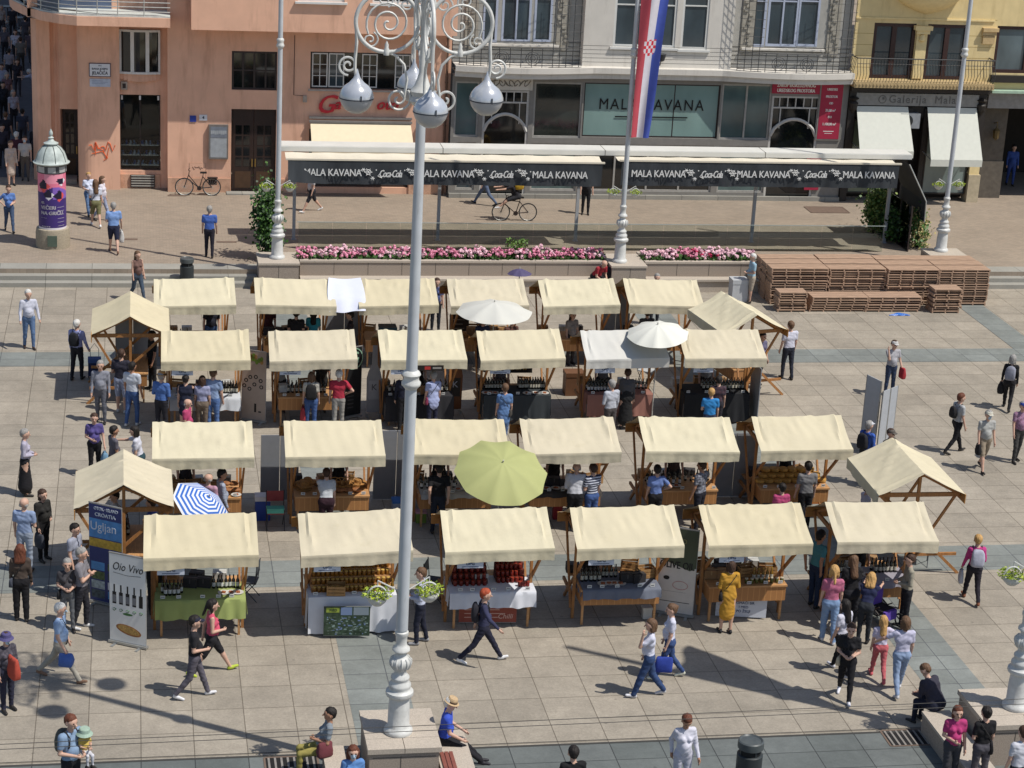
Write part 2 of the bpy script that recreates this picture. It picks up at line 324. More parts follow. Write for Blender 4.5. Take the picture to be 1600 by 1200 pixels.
mb.quad((.9,79.3,.45),(1.16,79.3,.45),(1.16,79.3,7.5),(.9,79.3,7.5))
# pier with rounded left side
pc=[(-.63,79.3),(-.63,79.0)]+[(-1.6-.62*math.sin(a),79.5-.5*math.cos(a)) for a in [i*math.pi/2/8 for i in range(9)]]+[(-2.22,80.3)]
for a,b in zip(pc,pc[1:]): mb.quad((a[0],a[1],.45),(a[0],a[1],7.0),(b[0],b[1],7.0),(b[0],b[1],.45))
# niche + corner
pn=[(-2.22,80.3),(-2.9,80.3)]+[(-2.9-.35*i/5,80.3+.25*math.sin(math.pi*i/5)) for i in range(1,6)]+[(-3.75,80.35),(-3.95,80.6),(-4.0,81.5),(-4.0,140)]
for k,(a,b) in enumerate(zip(pn,pn[1:])):
    z0=3.3 if k==0 else .45
    mb.quad((a[0],a[1],z0),(a[0],a[1],7.0),(b[0],b[1],7.0),(b[0],b[1],z0))
mb.quad((1.16,79.25,7),(1.16,79.25,20),(-4,79.25,20),(-4,79.25,7)); mb.quad((-4,79.25,7),(-4,79.25,20),(-4,140,20),(-4,140,7)); mb.quad((-4,79.25,7),(1.16,79.25,7),(1.16,81.5,7),(-4,81.5,7))
mb.bx(-4,12,79.9,140,19.8,20); mb.quad((-3.0,80.9,.45),(-3.0,80.9,3.3),(-2.2,80.9,3.3),(-2.2,80.9,.45))
mb.quad((12.02,Yo,.45),(12.02,140,.45),(12.02,140,20),(12.02,Yo,20))
part('wall',mb,org,ob,world=True)
# overhanging upper floor
zo=FY(450,50,77.56)[1]; mb=MB(); 
holes_wall(mb,2.02,12.02,zo,20,77.56,[(5.95,7.7,zo+1.16,zo+2.6),(8.75,10.5,zo+1.16,zo+2.6)]+[(3.2+i*3,4.9+i*3,10.5+k*3.2,12.4+k*3.2) for i in range(3) for k in range(3)],.15)
mb.bx(2.02,12.02,77.562,Yo-.003,zo,zo+.02); mb.quad((2.02,77.56,zo),(2.02,Yo,zo),(2.02,Yo,20),(2.02,77.56,20)); mb.quad((12.02,77.56,zo),(12.02,Yo,zo),(12.02,Yo,20),(12.02,77.56,20)); part('overhang',mb,org,ob,world=True)
for i,(a,b) in enumerate(((5.95,7.7),(8.75,10.5))):
    window(ob,a,b,zo+1.16,zo+2.6,77.69,whf,gl,2); mb=MB(); mb.bx(a-.1,b+.1,77.43,77.6,zo+1.08,zo+1.158); part('sill',mb,whf,ob,world=True)
for a,b,c in ((1.17,3.56,78.7),(5.32,6.5,78.7),(10.52,12,78.7),(-.62,.88,79.25)): mb=MB(); mb.bx(a,b,c,c+.047,.45,1.0); part('base_course',mb,orgb,ob,world=True)
window(ob,*wA,Yo+.14,dkf,gl,4,2,.08)
# ribbon window with white casements
window(ob,*wB,Yo+.2,dkf,gl,1,1,.05)
for k in (0,1,3,5):
    a=wB[0]+.07+k*.64; window(ob,a,a+.6,wB[2]+.07,wB[3]-.06,Yo+.13,whf,glassy('warm_glass','#2a2322') if k<1 else glg if k in(1,5) else gl,2,3,.045,bars=.016,depth=.04,name='casement')
mb=MB(); mb.bx(6.5,10.56,Yo-.06,Yo+.0,wB[2]-.07,wB[2]-.003); part('sill',mb,mat('sill_grey','#a59c94',.6),ob,world=True)
window(ob,*sB,Yo+.18,dkf,glg,3,1,.08,name='shop_window')
# curved three light window
f=MB()
def arc(t): return -.63+1.53*t, 79.25-.13*math.sin(math.pi*t)
for t0,t1 in ((0,.05),(.27,.36),(.64,.73),(.95,1)):
    (a,ya),(b,yb)=arc(t0),arc(t1); f.bx(a,b,min(ya,yb)-.03,min(ya,yb)+.1,5.0,6.6)
for i in range(10):
    (a,ya),(b,yb)=arc(i/10),arc((i+1)/10); y=min(ya,yb); f.bx(a,b,y-.06,y+.1,4.92,5.0); f.bx(a,b,y-.03,y+.1,6.52,6.6)
wf=part('window',f,whf,ob,world=True)
f=MB()
for i in range(10):
    (a,ya),(b,yb)=arc(i/10),arc((i+1)/10); f.quad((a,ya+.05,5),(b,yb+.05,5),(b,yb+.05,6.55),(a,ya+.05,6.55))
link('pane',f.mesh('pane',gl,tuple(ob.location)),wf)
mb=MB()
for i in range(10):
    (a,ya),(b,yb)=arc(i/10),arc((i+1)/10); y=min(ya,yb)+.02; mb.bx(a,b,y,79.3,4.72-.1*math.sin(math.pi*(i+.5)/10),4.915)
part('curved_sill',mb,org,ob,world=True)
# shoe shop window
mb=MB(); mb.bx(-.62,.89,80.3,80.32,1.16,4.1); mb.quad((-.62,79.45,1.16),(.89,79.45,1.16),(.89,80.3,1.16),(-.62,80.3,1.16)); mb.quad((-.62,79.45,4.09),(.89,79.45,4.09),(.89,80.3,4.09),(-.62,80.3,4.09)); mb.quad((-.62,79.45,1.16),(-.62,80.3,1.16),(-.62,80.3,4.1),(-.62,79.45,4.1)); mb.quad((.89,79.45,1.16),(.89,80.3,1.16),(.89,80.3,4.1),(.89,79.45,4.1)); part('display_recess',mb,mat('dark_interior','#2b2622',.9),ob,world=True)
mb=MB(); [mb.bx(-.6,.87,79.5+k*.14,79.85+k*.14,1.3+k*.36,1.34+k*.36) for k in range(3)]; part('display_shelf',mb,whf,ob,world=True)
sm_=[]
for ci,cc in enumerate(('#c9ccd2','#3a5a94','#2a2a30','#7d8fae')):
    q=MB(); q.lathe([(.03,0),(.05,.01),(.045,.05),(.03,.08)],8,T=Matrix.Diagonal((1,2.2,1,1))); q.lathe([(.03,.05),(.035,.12),(.03,.125)],8,(0,.05,0)); sm_.append(q.mesh('shoe',mat('shoe_leather%d'%ci,cc,.4)))
for k in range(3):
    for j in range(10):
        for q in (0,1): tag(link('shoe',sm_[(j*7+k*3+q//2)%4],None,(-.54+j*.15,79.58+k*.14+q*.11,1.342+k*.36),rnd.uniform(-.4,.4)),'shoe in the rows on the white shelves of the corner shop window','shoe','shoes in the corner shop window')
fr=MB(); 
for x in (-.61,.13,.87): fr.bx(x-.02,x+.02,79.38,79.42,1.15,4.1)
fr.bx(-.63,.9,79.37,79.43,1.15,1.2); so_=part('shop_window',fr,dkf,ob,world=True)
pn_=MB(); pn_.quad((-.6,79.4,1.2),(.87,79.4,1.2),(.87,79.4,4.08),(-.6,79.4,4.08)); link('pane',pn_.mesh('pane',clearglass('clear_pane'),tuple(ob.location)),so_)
mb=MB(); [mb.cb((x,79.33,3.98),(.07,.06,.16)) for x in (-.55,.13,.82)]; part('spotlight',mb,whf,ob,world=True)
# doors
def door(par,x0,x1,z0,z1,y,m,hm,leaves=2,glz=True):
    for i in range(leaves):
        a=x0+(x1-x0)*i/leaves+.01; b=x0+(x1-x0)*(i+1)/leaves-.01; mb=MB(); mb.bx(a,b,y-.05,y,z0,z1)
        if glz:
            for r in range(4):
                for c in range(2):
                    xa=a+.12+c*(b-a-.2)/2; mb.bx(xa,xa+(b-a-.34)/2,y-.056,y-.048,z0+.95+r*.42,z0+1.3+r*.42,1)
        mb.bx(a+.1,b-.1,y-.058,y-.048,z0+.1,z0+.75,2)
        d=part('door',mb,[m,gl,mat('kickplate','#4a3524',.6)],par,world=True)
        h=MB(); xx=b-.05 if i==0 else a+.05; h.bx(xx-.02,xx+.02,y-.11,y-.058,z0+.95,z0+1.25); link('handle',h.mesh('handle',hm,tuple(par.location)),d)
brass=mat('brass','#a58b52',.35,metal=.8)
door(ob,3.62,5.28,.5,3.7,Yo+.2,mat('dark_wood','#2f211c',.5,scale=8),brass)
mb=MB(); mb.bx(3.4,5.5,78.3,78.74,.45,.5); part('doorstep',mb,stone,ob,world=True)
door(ob,-2.85,-2.25,.5,3.25,80.85,dkf,brass,1); mb=MB(); mb.bx(-3.0,-2.3,79.9,80.7,.45,.62); part('doorstep',mb,granite,ob,world=True)
# balcony, rounded
zb=round(FY(184,41,77.6)[1],3); P=[G(x,y,zb) for x,y in((14,2),(15,9),(20,15),(38,23.5),(64,32),(92,37),(120,40),(184,41.5),(265,40))]
P=[(p.x,p.y) for p in P]; P[-1]=(1.25,P[-2][1]); inner=[(1.25,79.25),(-4,79.25),(P[0][0]-.0,max(P[0][1],80))]
mb=MB(); mb.prism([(x,y,zb) for x,y in P+inner],(0,0,.34)); part('balcony_slab',mb,org,ob,world=True)
mb=MB(); mb.prism([(x,y+.06,zb+.342) for x,y in P+inner],(0,0,.05)); part('balcony_floor',mb,mat('balcony_grey','#b9bdb8',.7),ob,world=True)
steel=mat('pale_steel','#b9bab5',.4,metal=.5)
mb=MB()
for k in range(6): mb.tube([(x+.0,y+.1,zb+.55+k*.17) for x,y in P],.018,6)
for i in range(len(P)-1):
    for t in (0,.5) if i>5 else (0,): x=P[i][0]*(1-t)+P[i+1][0]*t; y=P[i][1]*(1-t)+P[i+1][1]*t; mb.tube([(x,y+.1,zb+.38),(x,y+.1,zb+1.5)],.022,6)
part('railing',mb,steel,ob,world=True,smooth=40)
mb=MB(); mb.prism([(P[0][0]+.3,P[0][1]+.5,zb+.4),(P[3][0],P[3][1]+.25,zb+.4),(P[5][0],P[5][1]+.2,zb+.4),(P[5][0],P[5][1]+.24,zb+.4),(P[3][0],P[3][1]+.29,zb+.4),(P[0][0]+.3,P[0][1]+.54,zb+.4)],(0,0,1.05)); part('balcony_screen',mb,mat('bluegrey_panel','#5d6775',.5),ob,world=True)
mb=MB(); mb.bx(-3.6,-.9,79.2,79.245,7.35,9.6); part('balcony_door',mb,glassy('blue_glass','#4a5870',.15),ob,world=True)
# plaques
def plate(par,x0,x1,z0,z1,y,col,name='plaque',rim=None):
    mb=MB(); mb.bx(x0,x1,y-.03,y,z0,z1); 
    if rim: mb.bx(x0+.03,x1-.03,y-.034,y-.03,z0+.03,z1-.03,1); return mb
    return mb
Yp=78.995
mb=plate(ob,-1.76,-.95,4.82,5.34,Yp,0,rim=1)
text(mb,'TRG',.07,wallT(-1.355,Yp-.036,5.24),2); text(mb,'BANA JOSIPA',.1,wallT(-1.355,Yp-.036,5.12),2,bold=.002); text(mb,'JELAČIĆA',.17,wallT(-1.355,Yp-.036,4.96),2,bold=.003,sx=.8)
part('street_sign',mb,[mat('plaque_edge','#5d4a50',.5),mat('enamel','#d3d6da',.3,var=.03),flat('ink','#20222c',.5)],ob,world=True)
mb=plate(ob,-1.74,-.97,4.44,4.74,Yp,0); [mb.bx(-1.66,-1.66+w,Yp-.034,Yp-.03,4.66-k*.05,4.67-k*.05,1) for k,w in enumerate((.4,.6,.5))]; part('plaque',mb,[mat('plaque_pale','#b3bccb',.3),flat('ink2','#6c7892',.5)],ob,world=True)
mb=MB(); mb.bx(-.58,-.34,79.2,79.295,4.3,4.6); mb.bx(-.52,-.4,79.19,79.2,4.36,4.54,1); part('alarm_box',mb,[mat('box_cream','#a79c90',.6),dkf],ob,world=True)
mb=MB(); mb.bx(2.0,2.24,Yo-.03,Yo-.001,3.2,3.44); part('plaque',mb,flat('plaque_blue','#2a3f93',.4),ob,world=True)
mb=MB(); mb.bx(2.36,2.66,Yo-.03,Yo-.001,3.26,3.48); text(mb,'4',.16,wallT(2.51,Yo-.035,3.37),1,bold=.004); part('house_number',mb,[mat('enamel','#d3d6da',.3,var=.03),flat('ink','#20222c',.5)],ob,world=True)
mb=MB(); mb.bx(2.72,3.46,Yo-.14,Yo-.001,1.78,3.12); mb.bx(2.78,3.4,Yo-.146,Yo-.14,1.85,2.6,1); mb.bx(2.78,3.4,Yo-.146,Yo-.14,2.62,3.05,2)
for k in range(8): mb.bx(2.79+k*.075,2.86+k*.075,Yo-.15,Yo-.147,2.76+.02*math.sin(k*2),2.9,1)
part('menu_case',mb,[mat('case_grey','#6f6a66',.5),mat('case_pale','#9ba0a4',.3),mat('case_mid','#767c86',.3)],ob,world=True)
mb=MB(); mb.bx(1.98,2.62,Yo-.012,Yo-.001,1.0,1.6); mb.bx(2.0,2.6,Yo-.014,Yo-.012,1.02,1.58,1)
for k in range(5): mb.tube([(2.1+k*.08,Yo-.018,1.45+.05*math.sin(k*3)),(2.18+k*.08,Yo-.018,1.38-.05*math.cos(k*2))],.008,4,2)
part('service_hatch',mb,[orgb,org,flat('scribble','#5b3a2a',.8)],ob,world=True)
mb=MB(); rr=random.Random(3); pts=[(-1.78+i*.085+rr.uniform(-.05,.05),78.985,2.15+rr.uniform(-.22,.22)) for i in range(12)]; mb.tube(pts,.016,4); mb.tube([(p[0]+.03,p[1],p[2]-.16+.2*math.sin(i)) for i,p in enumerate(pts[2:9])],.012,4); mb.tube([(-1.7,78.985,1.85),(-1.3,78.985,1.95),(-1.1,78.985,1.7),(-1.25,78.985,1.6)],.012,4); part('graffiti',mb,flat('graffiti_orange','#e0622c',.6),ob,world=True)
mb=MB(); mb.bx(-.25,.68,79.17,79.238,.5,1.0); [mb.bx(-.22,.65,79.16,79.17,.55+k*.1,.59+k*.1,1) for k in range(5)]; part('vent_grille',mb,[dkf,mat('vent_pale','#a8a59c',.5)],ob,world=True)
mb=MB(); mb.tube([(11.85,Yo-.09,.5),(11.85,Yo-.09,6.7)],.05,8); [mb.lathe([(.065,0),(.065,.05)],10,(11.85,Yo-.09,z)) for z in (1.5,3.2,4.9,6.3)]; part('drainpipe',mb,mat('pipe_brown','#6d5446',.5),ob,world=True)
mb=MB(); mb.tube([(5.95,Yo-.012,6.6),(5.95,Yo-.012,4.3),(6.38,Yo-.012,4.28)],.012,4); part('cable',mb,flat('cable','#4a3a32',.7),ob,world=True)
# restaurant sign and its awning
red=mat('sign_red','#c0303a',.4,var=.05)
mb=MB(); T=wallT(8.45,Yo-.06,4.02); text(mb,'a',.62,wallT(7.62,Yo-.06,3.98),0,bold=.012,shear=.35,ext=.03); part('sign_letter',mb,red,ob,world=True); mb=MB(); text(mb,'oto',.62,wallT(9.55,Yo-.06,4.0),0,bold=.012,shear=.35,sx=.95,ext=.03); part('sign_lettering',mb,red,ob,world=True); mb=MB(); text(mb,'G',1.0,wallT(7.15,Yo-.06,3.95),0,bold=.012,shear=.35,ext=.03); part('sign_initial',mb,red,ob,world=True)
mb=MB(); mb.bx(6.55,10.55,Yo-.12,Yo-.002,3.42,3.5); mb.bx(6.55,10.55,Yo-.2,Yo-.1,3.28,3.36); part('awning_box',mb,mat('grey_metal','#7b7774',.5),ob,world=True)
mb=MB(); mb.bx(8.0,8.001,0,0,0,0) if 0 else None; za=3.3; a0=(6.6,Yo-.1,za);a1=(10.5,Yo-.1,za);b1=(10.55,77.6,2.4);b0=(6.6,77.6,2.4)
mb.quad(b0,b1,a1,a0); mb.quad(*[(p[0],p[1],p[2]-.015) for p in(a0,a1,b1,b0)]); mb.bx(6.6,10.55,77.58,77.62,2.22,2.4); part('awning',mb,mat('awning_beige','#ddceb0',.8,var=.03),ob,world=True)
mb=MB(); mb.bx(6.3,6.45,78.6,78.745,4.05,4.3); part('wall_lamp',mb,mat('box_cream','#a79c90',.6),ob,world=True)

# ================================================================= GREY BUILDING
gb=thing('grey_building','pale grey art nouveau building with two caged balconies and long café windows','building',(20,80,.45))
pale=mat('pale_render','#cec9c0',.85,var=.04,scale=2,stain=(1.3,(2.5,2.5,.4),.3,.52,'#948c80')); gry=mat('grey_siding','#a3a19b',.8,var=.08,scale=3,bump=.004); frm=mat('shop_frame','#807d78',.55,var=.06)
Yg=78.3; rects={}
def rp(*a): r=R_((a[0],a[1]),(a[2],a[3]),Yg); return r
W=[rp(712,127,746,214),rp(836,128,906,216),rp(914,129,1120,217),rp(1130,131,1200,219)]
D1=rp(756,141,824,215); D2=rp(1207,150,1276,221); D1[2]=D2[2]=.5
lows=[[12.3,13.05,.75,2.65],[15.3,17.15,.75,2.65],[17.35,22.7,.75,2.65],[22.95,24.9,.75,2.65]]
for r in W: r[2]=max(r[2],2.82)
mb=MB(); holes_wall(mb,12.03,28.1,.45,5.3,Yg,W+[D1,D2]+lows,.2); mb.quad((28.1,Yg,.45),(28.1,80,.45),(28.1,80,5.1),(28.1,Yg,5.1)); part('ground_floor_wall',mb,frm,gb,world=True)
window(gb,*W[0],Yg+.12,mat('shop_rim','#a19e98',.5),glt,1); window(gb,*W[1],Yg+.12,mat('shop_rim','#a19e98',.5),glassy('grey_glass2','#2b302e'),1)
mw=window(gb,*W[2],Yg+.12,dkf,glassy('teal_glass','#7c9691',.12,spec=.5,var=.12),3,1,.06,bars=.02,depth=.03); window(gb,*W[3],Yg+.12,mat('shop_rim','#a19e98',.5),glt,2)
for i,r in enumerate(lows): window(gb,*r,Yg+.12,mat('shop_rim','#a19e98',.5),[glg,glt,gl,glt][i],max(1,int((r[1]-r[0])/1.3)))
mb=MB(); xm=(W[2][0]+W[2][1])/2+.0; zt=FY(1015,165,Yg)[1]; text(mb,'MALA KAVANA',.62,wallT(xm,Yg+.07,zt),0,bold=0,spacing=1.22,sx=.86); mb.bx(xm-1.45,xm+1.5,Yg+.065,Yg+.075,zt-.5,zt-.45); part('sign_lettering',mb,flat('black_letters','#0d0d0e',.5),gb,world=True)
# arched doors
def archdoor(r,y):
    x0,x1,z0,z1=r; f=MB(); wd=x1-x0; za=z1-.86
    for (a,b,c,d) in ((x0,x0+.09,z0,z1),(x1-.09,x1,z0,z1),(x0+.09,x1-.09,z1-.07,z1),(x0+.09,x1-.09,z1-.5,z1-.44)): f.bx(a,b,y-.07,y,c,d)
    for i in range(1,6): x=x0+wd*i/6; f.bx(x-.02,x+.02,y-.06,y,z1-.44,z1-.07)
    for x in (x0+wd*.2,x1-wd*.2): f.bx(x-.02,x+.02,y-.06,y,za-.45,z1-.5)
    n=14; pts=[(x0+.06+(wd-.12)*i/n, y-.05, za-.75+.68*math.sin(math.pi*i/n)**.6) for i in range(n+1)]; f.tube(pts,.07,6)
    o=part('door_frame',f,mat('door_white','#bdbab4',.6),gb,world=True,smooth=40); p=MB(); p.quad((x0,y+.02,z0),(x1,y+.02,z0),(x1,y+.02,z1),(x0,y+.02,z1)); link('pane',p.mesh('pane',gl,tuple(gb.location)),o)
archdoor(D1,Yg+.1); archdoor(D2,Yg+.1)
mb=MB(); mb.bx(D1[0]-.1,D1[1]+.1,Yg-.03,Yg-.002,D1[3]+.03,5.28); rr=random.Random(5)
for k in range(9): x=D1[0]+.1+k*.2; mb.tube([(x+.12*math.cos(t),Yg-.045,D1[3]+.3+.12*math.sin(t*1.3+k)) for t in [j*.7 for j in range(8)]],.016,4,1)
part('carved_panel',mb,[pale,mat('carving','#77726a',.8)],gb,world=True)
signred=mat('banner_red','#a02440',.6,var=.04); wl=flat('white_letters','#dcd8d4',.5)
r=rp(1207,130,1280,147); mb=MB(); mb.bx(r[0],r[1],Yg-.05,Yg-.003,r[2],5.28); xm=(r[0]+r[1])/2
zc=(r[2]+5.28)/2; text(mb,'ZAKUP EKSKLUZIVNOG',.2,wallT(xm,Yg-.056,zc+.1),1,bold=.006,sx=.74); text(mb,'UREDSKOG PROSTORA',.2,wallT(xm,Yg-.056,zc-.11),1,bold=.006,sx=.74); part('letting_sign',mb,[signred,wl],gb,world=True)
r=rp(1284,132,1309,217); mb=MB(); mb.bx(r[0]-.06,r[1]+.06,Yg-.05,Yg-.003,r[2]-.06,5.28,2); mb.bx(r[0],r[1],Yg-.06,Yg-.05,r[2],5.24); xm=(r[0]+r[1])/2
for s,zf,sz in (('UREDSKI',.9,.12),('PROSTOR',.77,.12),('OD',.65,.11),('33,00 m²',.52,.13),('DO',.4,.11),('1.100,00 m²',.27,.13)): text(mb,s,sz*1.15,wallT(xm,Yg-.064,r[2]+(5.24-r[2])*zf),1,bold=.004,sx=.8)
mb.bx(xm-.22,xm+.22,Yg-.064,Yg-.06,r[2]+.3,r[2]+.33,1); mb.bx(xm-.16,xm+.16,Yg-.064,Yg-.06,r[2]+.22,r[2]+.24,1)
part('letting_banner',mb,[signred,wl,frm],gb,world=True)
mb=MB(); mb.bx(26.6,27.2,Yg-.06,Yg-.003,.9,2.3); mb.bx(26.7,27.1,Yg-.065,Yg-.06,1.6,1.64,1); mb.bx(26.7,27.1,Yg-.065,Yg-.06,1.4,1.43,1); part('letting_banner',mb,[signred,wl],gb,world=True)
# cornice with swelling bays
mb=MB(); N=80
def cy(x):
    b=lambda c,wd: max(0,math.cos(min(1,abs(x-c)/wd)*math.pi/2))
    return Yg-.28-.45*b(14.6,2.9)-.45*b(25.6,2.9)
for z0,z1,o in ((5.3,5.5,0),(5.52,5.74,.12)):
    for i in range(N):
        xa=12.05+16.05*i/N; xb=12.05+16.05*(i+1)/N; ya=cy(xa)-o; yb=cy(xb)-o
        mb.add([(xa,ya,z0),(xb,yb,z0),(xb,Yg+.3,z0),(xa,Yg+.3,z0),(xa,ya,z1),(xb,yb,z1),(xb,Yg+.3,z1),(xa,Yg+.3,z1)],[(0,3,2,1),(4,5,6,7),(0,1,5,4)])
mb.bx(12.05,28.1,Yg-.2,Yg+.2,5.5,5.52); part('cornice',mb,pale,gb,world=True)
# upper floor: centre wall, two recessed bays
wc=[rp(966,-60,1054,75),rp(1073,-60,1104,78)]
mb=MB(); holes_wall(mb,17.1,23.1,5.74,20,Yg,wc,.15)
for k in range(5): mb.bx(17.1,23.1,Yg-.004,Yg,5.9+k*.16,5.91+k*.16,1)
mb.quad((17.1,Yg,5.6),(17.1,Yg+1.1,5.6),(17.1,Yg+1.1,20),(17.1,Yg,20)); mb.quad((23.1,Yg,5.6),(23.1,Yg+1.1,5.6),(23.1,Yg+1.1,20),(23.1,Yg,20)); part('upper_wall',mb,[pale,dj],gb,world=True)
window(gb,*wc[0],Yg+.1,whf,glg,2,2,.09); window(gb,*wc[1],Yg+.1,whf,glg,1,2,.09)
for r in wc: mb=MB(); mb.bx(r[0]-.12,r[1]+.12,Yg-.09,Yg-.002,r[2]-.09,r[2]-.003); part('sill',mb,whf,gb,world=True)
Yb=78.75
for x0,x1,wl_ in ((12.05,17.1,((759,776),(789,828),(840,861))),(23.1,28.1,((1176,1193),(1208,1243),(1256,1276)))):
    ws=[]
    for a,b in wl_: r=R_((a,-70),(b,66 if x0<20 else 73),Yb); ws.append(r)
    mb=MB(); holes_wall(mb,x0,x1,5.74,20,Yb,ws,.12)
    for k in range(40): mb.bx(x0,x1,Yb-.012,Yb,5.7+k*.17,5.72+k*.17,1) if k<6 else None
    part('bay_wall',mb,[gry,dj],gb,world=True)
    for i,r in enumerate(ws): window(gb,*r,Yb+.06,mat('bluewhite_frame','#aab2c4',.5,var=.03),glg,2 if i==1 else 1,2,.09)
    s=MB(); s.bx(ws[0][0]-.15,ws[2][1]+.3,Yb-.16,Yb-.014,ws[0][2]-.12,ws[0][2]-.04); part('sill',s,pale,gb,world=True)
    # carved ornaments at the sides
    rr=random.Random(11)
    for xx in (x0+.45,x1-1.0):
        s=MB(); s.bx(xx,xx+.5,Yb-.05,Yb-.013,6.3,9)
        for k in range(14): s.cb((xx+.25+rr.uniform(-.15,.15),Yb-.07,6.3+k*.17),(.16,.05,.08))
        part('carved_pilaster',s,mat('stone_weathered','#9a958a',.85,var=.15,scale=8),gb,world=True)
    # iron cage balcony
    g=MB(); iy=lambda x:cy(x)+.02
    def seg(xa,xb,z,r=.014):
        n=6; g.tube([(xa+(xb-xa)*i/n,iy(xa+(xb-xa)*i/n),z) for i in range(n+1)],r,4)
    k=x0+.15
    while k<x1-.05:
        side=(k<x0+1.2 or k>x1-1.5); g.tube([(k,iy(k),5.75),(k,iy(k),10.5 if side else 6.5)],.014,4); k+=.27 if side else .42
    for z in (5.84,6.5): seg(x0+.15,x1-.1,z,.018)
    for q in range(14): z=5.76+q*.34; seg(x0+.15,x0+1.1,z,.01); seg(x1-1.45,x1-.1,z,.01)
    for c in (x0+1.75,x1-2.1):
        for q in range(3):
            g.tube([(c+(.1+q*.09)*math.cos(t),iy(c)-.0,6.1+(.1+q*.08)*math.sin(t)) for t in [j*math.pi/6 for j in range(13)]],.012,4)
    part('iron_cage',g,mat('dark_iron','#3a3b3d',.6),gb,world=True)
mb=MB(); mb.bx(12.03,28.1,Yb+.2,Yb+.3,5.6,5.61); mb.bx(12.03,28.1,79.5,140,19.8,20); mb.quad((28.1,Yb,5.6),(28.1,140,5.6),(28.1,140,20),(28.1,Yb,20)); part('roof',mb,gry,gb,world=True)
mb=MB(); c=FY(1030,88,Yg); mb.tube([(c[0],Yg,c[1]-.35),(c[0]-.02,Yg-.3,c[1]-.3),(c[0],Yg-.35,c[1]-.1)],.02,6); mb.lathe([(.04,-.15),(.13,-.1),(.2,.15),(.05,.16)],12,(c[0],Yg-.35,c[1])); part('wall_light',mb,mat('dark_iron','#3a3b3d',.6),gb,world=True)
mb=MB(); mb.bx(12.05,28.1,Yg-.14,Yg-.002,.45,.62); part('stone_base',mb,stone,gb,world=True)

# ================================================================= YELLOW BUILDING
yb=thing('yellow_building','yellow stucco building with bellied iron balcony, gallery shop and dark arcade','building',(33,80,.45))
yel=mat('yellow_stucco','#dbc693',.85,var=.06,scale=2,bump=.003,stain=(1.2,(2.2,2.2,.4),.35,.52,'#a58f62')); yel2=mat('yellow_trim','#e0cb97',.8,var=.06); brown=mat('brown_frame','#3a2522',.5); dark=mat('shop_dark','#2b2622',.6)
Yy=78.5; ry=lambda *a: R_((a[0],a[1]),(a[2],a[3]),Yy)
w1=ry(1364,36,1421,128); w2=ry(1441,39,1500,130); w3=ry(1549,40,1640,116)
for r in (w1,w2): r[2]=5.45
for r in (w1,w2): 
    m=(r[0]+r[1])/2
w1[0],w1[1]=28.95,30.72; w2[0],w2[1]=31.2,32.95; w3[0],w3[1]=34.15,37
for r in (w1,w2,w3): r[3]=7.68
mb=MB(); holes_wall(mb,28.12,60,4.98,20,Yy,[w1,w2,w3],.2)
for z in (5.9,6.35,6.8,7.25,7.9):
    for a,b in ((28.12,28.95),(32.97,34.1)): mb.bx(a,b,Yy-.003,Yy+.01,z-.008,z+.008,1)
part('wall',mb,[yel,mat('yellow_joint','#a58c55',.9)],yb,world=True)
for r,g_ in ((w1,glg),(w2,glg),(w3,glassy('grey_glass3','#59666a',.1))):
    window(yb,*r,Yy+.15,brown,g_,2,1,.14,bars=.1,depth=.1)
mb=MB(); mb.bx(30.74,31.18,Yy-.1,Yy-.002,5.5,7.3); mb.bx(30.68,31.24,Yy-.2,Yy-.002,7.3,7.45); mb.bx(30.6,31.32,Yy-.26,Yy-.002,7.45,7.62); mb.lathe([(.02,0),(.14,.1),(.1,.3),(.02,.34)],10,(30.96,Yy-.1,6.95)); part('pilaster',mb,yel2,yb,world=True)
mb=MB(); mb.bx(33.5,34.1,Yy-.12,Yy-.002,7.3,7.45); mb.bx(33.5,34.16,Yy-.18,Yy-.002,7.45,7.6); mb.bx(33.55,34.05,Yy-.1,Yy-.002,6.95,7.27); part('console',mb,mat('stone_carved','#c0a67a',.85),yb,world=True)
mb=MB(); mb.bx(28.12,34.0,Yy-.05,Yy-.002,7.84,7.9); part('string_course',mb,yel2,yb,world=True)
mb=MB()
zc=FY(1440,0,77.8)[1]
pr=[(.15,-.0),(.5,.12),(.95,.3),(1.25,.5),(1.38,.66),(1.3,.7),(1.42,.74),(1.42,.86)]
for (r,z) in []: pass
T=Matrix.Translation((31.05,Yy,zc-.62))@Matrix.Diagonal((1,.55,1,1)); mb.lathe(pr,28,m=0,T=T,flute=-.03); mb.bx(29.6,32.5,Yy-.85,Yy-.01,zc+.26,zc+3); part('oriel',mb,yel2,yb,world=True,smooth=30)
